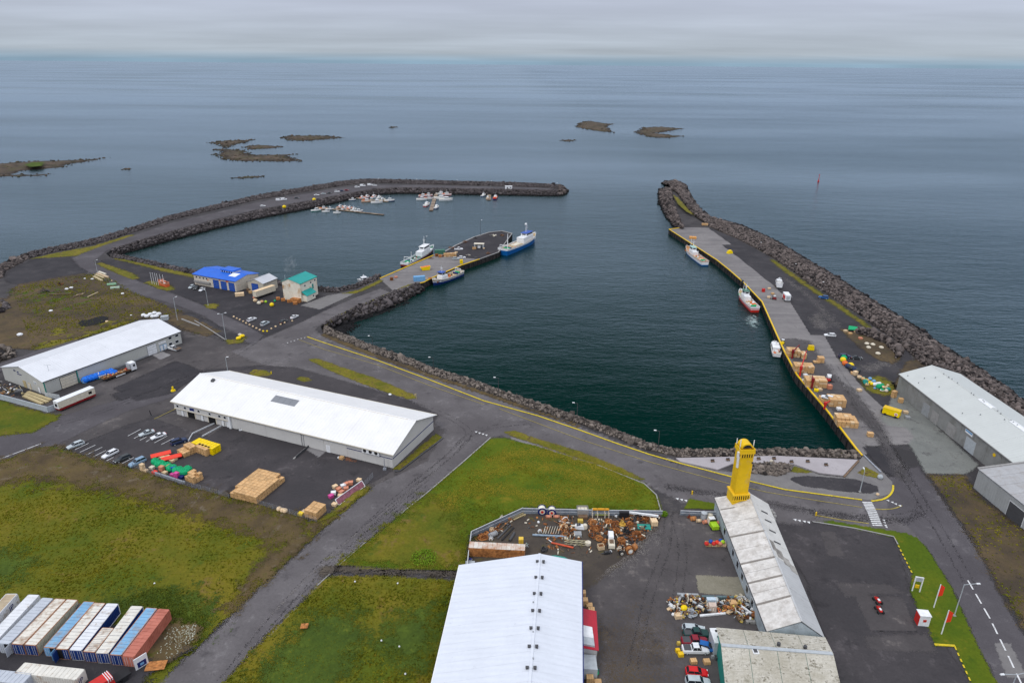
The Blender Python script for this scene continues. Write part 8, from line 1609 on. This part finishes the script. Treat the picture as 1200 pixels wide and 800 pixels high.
# rusty container in the yard
A=G(549,652);B=G(615,655.5);rz=math.atan2(B.y-A.y,B.x-A.x);t=T('rusty_container','long orange rusted container with patchy white roof in the scrap yard','container',(A.x,A.y,0),rz);L=(B-A).length
rcr=P_('rust_roof',(.66,.62,.55),var=.1,scale=.5,dirt=(.42,.16,.05),dirt_amt=1.1)
mb=MB();mb.box(.05,L-.05,.05,2.4,.1,2.55);mb.build('body',rustl,t);mb=MB();[mb.box(L*i/12+.03,L*(i+1)/12-.03,.08,2.36,2.55,2.6)for i in range(12)];mb.build('roof',rcr,t);mb=MB();corr_box(mb,.2,L-.2,.05,.25,2.35,-.05,26);mb.build('side_panel',rustl,t)
mb=MB();[mb.box(x,x+.16,y,y+.16,0,2.64)for x in(0,L-.16)for y in(0,2.3)];mb.build('corner_post',trim_r,t)
boxy('yellow and white cab like box at the right end of the rusty container',610.5,641,1.2,1.2,2.6,0,P_('box_amber',(.72,.48,.06)),'cabin','cabin',slats=2,z=.1);heap('green grey scrap beside the yellow box',616.5,640.5,.8,[P_('sage',(.22,.3,.22)),silver],n=7)
tank('dark blue drum with white lid left of the rusty container',551,658,.45,.9,0,navy,upright=True,band=white);boxy('pale grey box at the corner of the large hall',551,661.5,2.2,1.0,.8,0,silver)
t=T('boat_hull','teal upturned hull partly hidden behind the large hall roof','hull',G(655,657),-.25);mb=MB();mb.loft([[(x,-w_,0),(x,-w_*.7,h),(x,w_*.7,h),(x,w_,0)]for x,w_,h in((-2.8,.6,.6),(-1,1.0,.9),(1.2,1.0,.9),(2.6,.4,.6))]);mb.build('shell',teal,t);mb=MB();mb.box(-2.7,2.4,-.06,.06,.85,.98);mb.build('keel',darkred,t)
for(lb,x,y,r,ms)in PIERHEAPS:heap(lb,x,y,r,[[rust,brown],[black,dgrey],[concm,offwhite]][ms],n=10,h=1.0,kind='lump')
# by the short fence
tank('orange steel drum lying by the short fence',812,609.5,.6,1.3,.2,rustl);tank('upright steel tank by the short fence',824.5,608,.8,2.0,0,silver,upright=True);tank('cream cylinder lying behind the green truck',831.5,606,.6,1.3,0,offwhite);tank('salmon drum lying before the steel tank',826,613,.5,1.2,.4,salmon);tank('tan drum lying before the orange one',818.5,611.5,.45,1.2,.1,tan2);heap('dark red scrap left of the orange drum',807.5,607,.6,[darkred,rust],n=6);bale(842,612,.5,salmon,'salmon sack against the tower building wall')
for k,(x,mt)in enumerate(((829.5,tan),(836,tan2),(841.5,tan),(847,tan2))):boxy(['first','second','third','fourth'][k]+' wooden crate in the row of crates with red floats, from left',x,638.5,1.25,1.3,.8,0,mt,slats=3,open_=True)
for k,(x,y,mt,nm)in enumerate(((828,634.5,red,'red float on the first crate'),(833,632,blue,'blue float behind the second crate'),(836.5,634.5,red,'red float left of two on the second crate'),(840.5,633,red2,'bright red float on the third crate'),(844,634.5,salmon,'salmon float between third and fourth crate'),(847,632.5,lime,'lime green float on the last crate'),(845,631,blue,'blue float behind the last crate'))):bale(x,y+2.2,.55,mt,nm,cat='float',name='fishing_float',z=.75)
# junk heaps beside the cars: countless small pieces
def junkfield(label,poly,n,mats,zmax):
 pl=[tuple(G(*p)[:2])for p in poly];xs_=[p[0]for p in pl];ys_=[p[1]for p in pl];mbs=MB();k=0;rr=random.Random(5)
 cx_,cy_=sum(xs_)/len(pl),sum(ys_)/len(pl)
 while k<n:
  x=rr.uniform(min(xs_),max(xs_));y=rr.uniform(min(ys_),max(ys_))
  if not inside(np.array([x]),np.array([y]),pl)[0]:continue
  k+=1;mbs.use(rr.choice(mats));z=rr.uniform(.05,zmax);q=rr.random()
  if q<.4:mbs.obox((x,y,z),(rr.uniform(.3,1.3),rr.uniform(.1,.6),rr.uniform(.05,.5)),rr.uniform(0,3),rr.uniform(-.6,.6))
  elif q<.65:d=Vector((rr.uniform(-1,1),rr.uniform(-1,1),rr.uniform(-.3,.3)));mbs.tube(Vector((x,y,z))-d,Vector((x,y,z))+d,rr.uniform(.04,.12),n=5)
  elif q<.8:mbs.torus((x,y,z),rr.uniform(.3,.6),.08,axis=rr.choice(['x','y','z']),n=10,k=4)
  else:mbs.sph((x,y,z),rr.uniform(.2,.45),6,4)
 o=mbs.build('scrap_heap');tag(o,label,None,kind='stuff');return o
JM=[rust,rustl,brown,rust,tan2,white,black,offwhite,grey,black,dgrey,timber,silver,brown,rust,dgrey,concm,brown,black,P_('box_yellow',(.55,.40,.08)),rust,silver,offwhite]
junkfield('left heap of small mixed scrap behind the junk cars',[(784,703),(795,700),(819,702),(821,718),(812,724),(790,724),(783,714)],190,JM,1.2)
junkfield('middle heap of small mixed scrap behind the junk cars',[(820,703),(850,703),(851,718),(822,718)],90,JM,.9)
junkfield('right heap of small mixed scrap against the tower building',[(850,702),(876,701),(886,722),(884,730),(866,729),(852,717)],190,JM,1.3)
junkfield('yellow brown junk behind the blue grey boundary wall',[(-40,452),(0,449),(27,458),(27,465),(0,464),(-40,455)],110,[timber,rustl,tan,timber,black,white,brown,brown,dgrey,concm],1.4)
wall_fence('grey block wall behind the left junk heap',[(793,699.5),(818,700.5)],1.1,grey,th=.5,name='block_wall',step=1.6);wall_fence('dark teal block wall behind the middle junk heap',[(822,702),(862,703)],1.0,P_('teal_grey',(.10,.15,.16)),th=.5,name='block_wall',step=1.6)
boxy('cream cabinet with pale blue top in the middle junk heap',834,715,1.6,1.3,1.7,0,P_('pinkish',(.58,.46,.38)),'cabinet','cabinet',slats=2);boxy('pale blue box behind the cream cabinet',834,706,2.4,1.0,1.2,0,P_('pale_blue',(.5,.6,.68)),slats=3);heap('bright orange heap right of the cream cabinet',841,716,1.0,[orange],n=10,h=1.0,kind='lump')
beam('long white tube along the front of the middle junk heap',(820,722),(850,719),.4,.35,white,cat='tube');beam('white beam across the right junk heap',(868,716),(879,724),.3,.3,white,z=1.3);beam('white plank at the left tip of the left junk heap',(784,711),(790,716),.7,.25,white,z=.8,name='plank',cat='plank');boxy('white window frame at the top of the right junk heap',868,704.5,1.8,1.0,1.1,.05,white,'window_frame','frame',open_=True);bale(801.5,712,.7,yel2,'bright yellow lump in the left junk heap',z=.9);boxy('tan box on the right junk heap',858,710,1.7,1.3,1.3,.1,tan,slats=3);boxy('cream box at the lower left of the left junk heap',794.5,723,1.5,1.2,.9,.1,tan2,slats=3);boxy('concrete grey block at the foot of the right junk heap',879,729.5,2.0,.8,.6,0,concm);heap('pale wire bundle at the lower right of the left junk heap',810,720,1.6,[silver,galv],n=16,h=.9)
for(x,y,mt,w_,lb)in((797.5,768,yellow,1.1,'yellow crate left of the white pickup'),(795,755,P_('box_yellow',(.55,.40,.08)),.7,'small yellow drum box left of the maroon pickup'),(794,763.5,yellow,.9,'yellow frame box at the back of the white pickup'),(812.5,776,tan,1.3,'tan pallet box in front of the white pickup'),(828,776.5,tan,1.3,'tan crate with holes right of the pallet box'),(835,771,grey,.6,'small grey bin, left of two by the mossy building'),(839.5,773,dgrey,.6,'small dark bin, right of two by the mossy building'),(844,772,rustl,.7,'orange brown rack against the mossy building wall')):boxy(lb,x,y,w_,w_*.8,.75,.1,mt,slats=3)
beam('timber leaning behind the blue car nose',(835,764),(842,755),.2,.2,timber,z=.4,name='plank',cat='plank')
# right side of the large hall
for k,(x,y,n_,lb)in enumerate(((682.5,699,2,'tan pallet stack against the hall, uppermost'),(685,708,2,'tan pallet stack against the hall above the red annex'),(690.5,711,1,'tan crate with white top above the red annex'),(693,716,1,'low tan crate touching the red annex'),(691,799,2,'tan crates at the bottom beside the hall'),(700.5,801,1,'tan crate at the bottom away from the hall'))):boxy(lb,x,y,1.4,1.2,.75*n_,0,tan,slats=3)
heap('green and white nets by the grey shed beside the hall',693,788,1.7,[grn2,white,teal],n=7,h=1.6)
RM=[rust,rust,rustl,black,dgrey,brown,rust,offwhite]
junkfield('small rusty scrap covering the ground between the coil heaps',[(690,609),(735,608),(765,612),(764,622),(752,634),(732,645),(705,640),(690,628)],330,RM,.55)
junkfield('small rusty scrap along the right part of the panel fence',[(735,602),(774,603),(773,610),(740,609)],90,RM,.7)
junkfield('small mixed scrap left of the white engine',[(654,606),(672,606),(674,632),(656,632)],110,RM,.6)
junkfield('small rusty scrap along the angled fence',[(556,633),(600,608),(606,612),(572,634)],80,RM,.4)
junkfield('small scrap strewn in the middle of the scrap yard',[(612,606),(655,608),(690,632),(700,650),(650,648),(620,625)],70,RM,.3)
# ------------------------------------------------------------------ beside the left warehouse
for k in range(8):bale(100+k*4.3,445-k*1.35,1.4,blu2,['first','second','third','fourth','fifth','sixth','seventh','eighth'][k]+' bright blue wrapped net roll by the left warehouse, from the left','blue wrapped net rolls')
bale(132,438,1.2,blu2,'smaller blue bundle at the right end of the blue rolls');bale(135.5,436.5,1.1,blu2,'last small blue bundle touching the wire cage');reel('blue drum with pinkish end face before the blue rolls',99.5,448.5,1.0,1.2,.8,blue,lightblue,salmon)
trawler('small white and green dinghy lying before the blue rolls',(121,441.5),(112,443),1.6,.9,.3,[(-1,teal),(.5,white),(1,white)],teal,(-.1,.1,.4),wh_tiers=1,wh_h=.5,clutter=0,drums=0,accent=white,zwater=.4,length=4.2,name='dinghy',cat='dinghy')
for k,(a,b_)in enumerate([((30,462),(56,472)),((33,460),(60,469.5)),((28,464.5),(50,474))]):beam(['middle','upper','lower'][k]+' bundle of long pale timbers before the gable of the left warehouse',a,b_,1.1,.5,timber,name='timber_beam',cat='timber')
boxy('dark machine at the left end of the timbers',22,462,2.0,1.6,1.3,.4,dgrey,'machine','machine',slats=3)
t=T('yellow_bollard','bright yellow bollard on the yard near the middle warehouse','bollard',G(203,458));mb=MB();mb.tube((0,0,0),(0,0,.5),.9,.7,n=8);mb.build('base',yel2,t);mb=MB();mb.tube((0,0,.5),(0,0,1.7),.4,.3,n=8);mb.build('post',yel2,t)
# a walker in dark clothes on the yard
def person(label,px,py,rz,top,leg,h=1.78):
 t=T('person',label,'person',G(px,py),rz);me=bpy.data.meshes.new('body')
 J=[(0,0,.98),(0,0,1.2),(0,0,1.42),(0,0,1.54),(.02,0,1.68),(0,.19,1.40),(-.06,.25,1.12),(.06,.24,.88),(0,-.19,1.40),(.08,-.25,1.14),(.26,-.22,.95),(0,.1,.93),(.16,.1,.5),(.1,.1,.06),(.24,.1,.03),(0,-.1,.93),(-.1,-.1,.5),(-.3,-.1,.12),(-.2,-.1,.03)]
 E=[(0,1),(1,2),(2,3),(3,4),(2,5),(5,6),(6,7),(2,8),(8,9),(9,10),(0,11),(11,12),(12,13),(13,14),(0,15),(15,16),(16,17),(17,18)]
 Rr=[.15,.16,.17,.06,.11,.07,.05,.04,.07,.05,.04,.1,.07,.05,.04,.1,.07,.05,.04]
 me.from_pydata(J,E,[]);me.update();o=bpy.data.objects.new('body',me);COL.objects.link(o);o.parent=t;me.materials.append(top)
 sk=o.modifiers.new('skin','SKIN');[setattr(me.skin_vertices[0].data[i],'radius',(r,r))for i,r in enumerate(Rr)]if me.skin_vertices else None
 return t
mb=MB();pp_=G(177.5,487)
t=T('post','short black leaning post on the yard before the middle warehouse office','post',pp_);mb.tube((0,0,0),(-.45,.2,1.9),.16,.12,n=6);mb.build('shaft',black,t);mb=MB();mb.box(-.4,.4,-.3,.3,0,.14);mb.build('foot',dgrey,t)
# white gear by middle warehouse wall
machine_part('white pump standing at the wall of the middle warehouse',283,504,.9,.2,white,dgrey,'pump');boxy('tan pallet stack at the wall of the middle warehouse',400.5,537.5,1.3,1.1,.8,-.38,tan,slats=3);bale(397,536,.4,white,'white sack beside the tan pallet stack')
sheet('rust_stain','orange rust stain on the yard beside the middle warehouse',[(402,536),(410,536),(418,540),(410,541)],ground('rust_stain_mat',[(.28,.11,.05),(.2,.09,.05)],nz=1.0,bump=0),.11,1.6,.5)
# junction yellow sacks, stones round the car park
bale(279.5,395.5,1.1,yel2,'yellow sack left of the pair at the junction verge',sq=.6);bale(283.5,393,1.1,yel2,'yellow sack right of the pair at the junction verge',sq=.6);bale(281,391.5,.8,offwhite,'cream sack behind the yellow pair at the junction verge',sq=.6)
names=['first','second','third','fourth','fifth','sixth','seventh','eighth','ninth','tenth','eleventh','twelfth','thirteenth','fourteenth','fifteenth','sixteenth']
for k,(x,y)in enumerate([(274,371),(277.5,373),(281,374.5),(285,376.5),(288.5,378.5),(292.5,380.5),(296.5,382.5),(300.5,384.5),(304.5,386.5),(308.5,388),(313,388),(318,385),(323,382.5),(329,380),(333.5,378),(342.5,376)]):
 o=bale(x,y,.45,tan2 if k not in(9,10)else yel2,names[k]+(' stone, yellow painted,' if k in(9,10)else ' pale stone')+' of the row edging the harbour car park, from the left','edging stones of the car park','stone','edging_stone')
 # gear between the harbour buildings
boxy('large tan tank box in front of the blue roofed building',281,346.5,4.2,2.2,1.5,.35,tan2,'tank_box','tank',slats=3);boxy('brown crate by the corner of the blue roofed building',291,341.5,1.5,1.4,1.5,.3,brown,slats=2);boxy('tan crate by the corner of the small workshop',293.5,343.5,1.6,1.2,1.1,.3,tan,slats=2)
for k,(x,y,mt,r,lb)in enumerate(((299,352,tan2,1.0,'cream heap at the left nose of the cream semi trailer'),(303.5,355,offwhite,1.0,'cream bundle below the semi trailer nose'),(307,353.5,tan,.8,'tan bundle below the semi trailer'),(311.5,353.5,lime,.7,'lime green ball beside the yellow ball'),(318.5,357,yel2,1.1,'bright yellow ball on the harbour car park'),(322,352.5,grn2,.6,'small green bundle before the teal roofed building'),(298,348.5,salmon,.8,'salmon bundle behind the semi trailer nose'))):bale(x,y,r,mt,lb)
for k,(x,y,w_,lb)in enumerate(((326,351,1.8,'left rusty crate before the teal roofed building'),(332,352.5,2.0,'second rusty crate before the teal roofed building'),(339,354,2.0,'third rusty crate before the teal roofed building'),(346,356.5,2.0,'right rusty crate before the teal roofed building'))):boxy(lb,x,y,w_,1.6,1.2,.35,rustl,slats=3)
# wasteland pieces
for k,(a,b_)in enumerate([((112,323),(122,327)),((114,321.5),(127,326)),((110,325),(120,330)),((116,319.5),(124,322.5))]):beam(['second','third','nearest','farthest'][k]+' pale plank bundle dumped beside the mole road',a,b_,1.2,.8,[timber,tan2,timber,offwhite][k],name='timber_beam',cat='timber')
boxy('green overturned skiff box, upper of two by the road',131,334,4.2,1.6,.9,.35,P_('pale_green',(.25,.45,.28)),'skiff','skiff');boxy('pale green skiff box, lower of two by the road',135,338,4.2,1.5,.9,.35,P_('pale_green2',(.42,.55,.42)),'skiff','skiff')
heap('dark old machinery standing in the green patch of the wasteland',52,343,3.0,[black,dgrey],n=14,h=2.6,kind='lump');heap('dark rusty machinery in the upper wasteland',70,334,2.0,[black,rust],n=9,h=1.4,kind='lump');heap('rusty low scrap in the upper wasteland',88,331,1.8,[rust],n=9,h=1.0,kind='lump')
beam('dark log lying across the green patch',(58,346),(84,345),.7,.6,brown,name='log',cat='log');beam('second dark log right of the green patch',(86,349),(100,344),.7,.6,brown,name='log',cat='log');beam('pale weathered log in the wasteland',(103,349),(115,343.5),.6,.6,timber,name='log',cat='log');heap('brown driftwood pile among the logs',95,346,2.2,[brown,timber],n=10,h=1.0,kind='lump')
for k,(x,y,r,lb)in enumerate(((59.5,363.5,.9,'white rounded block on the green patch'),(23,391,1.2,'white slab on the dark soil by the left shore'),(78,338,.9,'white block, left of two in the upper wasteland'),(83.5,336.5,.9,'white block, right of two in the upper wasteland'),(143.5,343.5,.8,'white block alone right of the skiffs'),(108,326.5,.8,'white block left of the plank bundles'),(125,376,.7,'pale stone at the edge of the wet soil patch'),(153.5,369,.5,'small pale stone behind the warehouse end'),(99.5,326,.6,'small white stone near the gravel yard'),(131,328.5,.5,'small pale stone by the plank bundles'))):bale(x,y,r,white if k not in(6,9)else tan2,lb,cat='stone',name='white_stone',sq=.5)
for k,(x,y)in enumerate([(168,369),(172,370),(176,368),(179,370.5),(183,370),(181,366.5),(186,367.5)]):bale(x,y,1.1,white,names[k]+' white sack in the pile behind the warehouse end','white sacks behind the left warehouse','sack','sack',sq=.7)
boxy('grey steel box behind the end of the left warehouse',193.5,374.5,3.2,2.2,1.8,.3,silver,slats=4)
# stones round tower, promenade seats
for k,(x,y)in enumerate([(904,598),(906.5,601),(908,604.5),(907,608)]):bale(x,y,.5,concm,names[k]+' grey boulder of the arc beside the tower building',None,'boulder','boulder')
for k,(x,y)in enumerate([(835,541),(853,539.5),(889,538.5),(907,538),(927.5,542),(946.5,541.5),(968,545.5)]):
 t=T('seat_block','small dark seat on the promenade, %s from the left'%names[k],'seat',G(x,y,.35),.1);t.location.z=.35;mb=MB();mb.box(-.55,.55,-.3,.3,.3,.42);mb.build('seat',brown,t);mb=MB();[mb.box(x_,x_+.1,-.25,.25,0,.3)for x_ in(-.45,.35)];mb.box(-.55,.55,.2,.28,.42,.8);mb.build('frame',dgrey,t)
t=T('sculpture','pale stone sculpture on the stone bed behind the tower','sculpture',G(903,545));mb=MB();mb.tube((0,0,0),(0,0,1.2),.25,.18,n=6);mb.build('stem',concm,t);mb=MB();mb.sph((0,0,1.5),(.5,.3,.45),8,6);mb.build('head_stone',offwhite,t)
bale(1031.5,558.5,.8,silver,'round steel anchor buoy by the pavement kerb',cat='buoy',name='buoy');bale(1028.5,579,.45,tan2,'small pale stone at the tip of the oval bed',cat='stone',name='edging_stone')
t=T('post','yellow post at the grass island behind the middle warehouse','post',G(318,438));mb=MB();mb.tube((0,0,0),(0,0,1.0),.2,n=6);mb.build('shaft',yel2,t)
t=T('post','pale sign post at the end of the narrow green strip','post',G(488,468));mb=MB();mb.tube((0,0,0),(0,0,2.4),.08,n=6);mb.build('shaft',timber,t);mb=MB();mb.box(-.7,0,-.05,.05,1.5,2.2);mb.build('board',timber,t)
t=T('post','small yellow post beside the dark lot entrance line','post',G(956,604));mb=MB();mb.tube((0,0,0),(0,0,1.1),.2,n=6);mb.build('shaft',yellow,t)
t=T('post','small yellow post behind the short fence','post',G(811,579));mb=MB();mb.tube((0,0,0),(0,0,1.1),.2,n=6);mb.build('shaft',yellow,t)
bale(457,461.5,.6,white,'white block beside the narrow green strip',cat='stone',name='white_stone',sq=.5)
# ------------------------------------------------------------------ rough growth: blades standing on the grass sheets
def tufts(label,regions,n,hmin,hmax,mat,z0,name='grass_tufts',wd=.3):
 V=[];F=[];i=0
 for pp,frac in regions:
  pl=[tuple(G(*p)[:2])for p in pp];xs_=[p[0]for p in pl];ys_=[p[1]for p in pl];k=int(n*frac)
  X=RNG.uniform(min(xs_),max(xs_),k*4);Y=RNG.uniform(min(ys_),max(ys_),k*4)
  dens=np.sin(X*.13+np.sin(Y*.11)*2.2)*np.cos(Y*.16+np.sin(X*.09)*2)+RNG.normal(0,.6,X.shape)
  ok=inside(X,Y,pl)&(dens>-.1);X=X[ok][:k];Y=Y[ok][:k];m_=len(X)
  H=RNG.uniform(hmin,hmax,m_)
  for q in range(3):
   a=RNG.uniform(0,2*np.pi,m_);w_=RNG.uniform(.5,1.3,m_)*wd;dx,dy=np.cos(a)*w_,np.sin(a)*w_;lx,ly=RNG.normal(0,.25,m_)*H,RNG.normal(0,.25,m_)*H
   b0_=np.stack([X-dx,Y-dy,np.full(m_,z0)],1);b1_=np.stack([X+dx,Y+dy,np.full(m_,z0)],1);tp=np.stack([X+lx,Y+ly,z0+H*RNG.uniform(.7,1.2,m_)],1)
   V.append(np.stack([b0_,b1_,tp],1).reshape(-1,3));F.append(np.arange(m_*3).reshape(-1,3)+i);i+=m_*3
 me=np_mesh(name,np.concatenate(V),np.concatenate(F),{'tone':RNG.random(i)});me.materials.append(mat);o=inst(name,me);tag(o,label,None,kind='stuff');return o
FLD=[(0,541),(48,523),(112,538.5),(215,568.5),(300,590.5),(371,612),(345,648),(300,691),(264,727),(240,750),(206,780),(236,733),(196,712),(100,700),(-20,700),(-60,570)]
BOT=[(388,676),(450,677),(535,682),(525,720),(508,800),(490,860),(225,860),(262,802),(300,760),(345,716)]
tufts('tussocks of rough grass standing in the two lower fields',[(FLD,.55),(BOT,.45)],20000,.10,.32,M_tuft,.14)
tufts('low tussocks in the brown wasteland',[([(14,338),(60,328),(118,320),(165,346),(215,366),(190,373),(90,398),(38,409)],1.0)],4500,.15,.5,M_tuft,.2)
tufts('short uneven blades of the lawn behind the scrap yard',[([(574,514),(625,522),(724,553),(770,582),(774,598),(616,594),(549,628),(545,667),(395,661),(462,608),(541,543)],1.0)],12000,.04,.14,M_tuft,.22,wd=.25)
M_flow=P_('daisy_white',(.75,.75,.62));
tufts('white flowering weeds on the stony ground right of the red container',[([(200,738),(232,734),(228,752),(200,776),(184,770)],1.0)],260,.1,.25,M_flow,.68,'flowers',wd=.14)
tufts('dark bushes of nettle behind the containers',[([(130,708),(180,690),(225,690),(252,706),(238,742),(205,735)],1.0)],1500,.15,.4,ground('nettle',[(.12,.17,.02),(.17,.21,.03)],soft=False,bump=0),.25,'nettles')
def bush(label,px,py,r,h):
 mb=MB();rr=random.Random(int(px));c=G(px,py)
 for k in range(900):
  a,e_=rr.uniform(0,2*PI),math.acos(rr.uniform(0,1));q=rr.uniform(.6,1.05);p=Vector((r*q*math.sin(e_)*math.cos(a),r*q*math.sin(e_)*math.sin(a),h*q*math.cos(e_)));d=Vector((rr.uniform(-1,1),rr.uniform(-1,1),rr.uniform(-.3,1)))*.35;e2=Vector((rr.uniform(-1,1),rr.uniform(-1,1),rr.uniform(-1,1)))*.25
  mb.add([p,p+d,p+e2],[(0,1,2)])
 t=T('bush',label,'bush',(c.x,c.y,.3));mb.build('foliage',M_lushb,t);m2=MB();[m2.tube((0,0,0),(r*.5*math.cos(a),r*.5*math.sin(a),h*.7),.06,.03,n=4)for a in(0,1.3,2.6,3.9,5.2)];m2.build('stem',brown,t)
M_lushb=ground('bush_leaf',[(.13,.24,.015),(.18,.30,.02)],soft=False,bump=0)
bush('round bright green bush left of the gravel track',497,655,3.2,.8);tufts('weeds on the brown ground before the corrugated shed',[([(1090,558),(1132,558),(1144,579),(1172,602),(1250,660),(1250,780),(1202,738),(1168,686),(1155,658),(1132,620)],1.0)],1200,.1,.3,M_tuft,.2)
bush('dark green bush at the corner by the scrap yard fence end',778,604,.9,.8)
for k,(x,y)in enumerate([(181,683),(20,712),(468,757),(475,789),(447,750),(416,681),(466,683),(30,702)]):
 bale(x,y,.2,white,names[k]+' small white stone scattered in the lower fields',None,'stone','white_stone',z=.4)
 # ------------------------------------------------------------------ faint steam above the water behind the teal roofed building
mb=MB();mb.sph((0,0,0),(1,1,1),12,8);st=mb.build('steam',None);c=G(333,325,6);st.location=(c.x+1,c.y+8,10.5);st.scale=(3.6,2.6,5.2);st.rotation_euler=(0,.5,0);tag(st,'faint steam drifting up behind the teal roofed building',None,kind='stuff')
vmt=bpy.data.materials.new('steam');vmt.use_nodes=True;vt=vmt.node_tree;vt.nodes.clear();vo=vt.nodes.new('ShaderNodeOutputMaterial');pv=vt.nodes.new('ShaderNodeVolumePrincipled');pv.inputs['Color'].default_value=(.95,.95,.95,1)
vn=vt.nodes.new('ShaderNodeTexNoise');vn.inputs['Scale'].default_value=2.2;vn.inputs['Detail'].default_value=3;tcn=vt.nodes.new('ShaderNodeTexCoord');vt.links.new(tcn.outputs['Object'],vn.inputs[0]);vr=vt.nodes.new('ShaderNodeMapRange');vr.inputs[1].default_value=.5;vr.inputs[2].default_value=.75;vr.inputs[3].default_value=0;vr.inputs[4].default_value=.10;vt.links.new(vn.outputs[0],vr.inputs[0]);vt.links.new(vr.outputs[0],pv.inputs['Density']);vt.links.new(pv.outputs[0],vo.inputs['Volume']);st.data.materials.clear();st.data.materials.append(vmt)
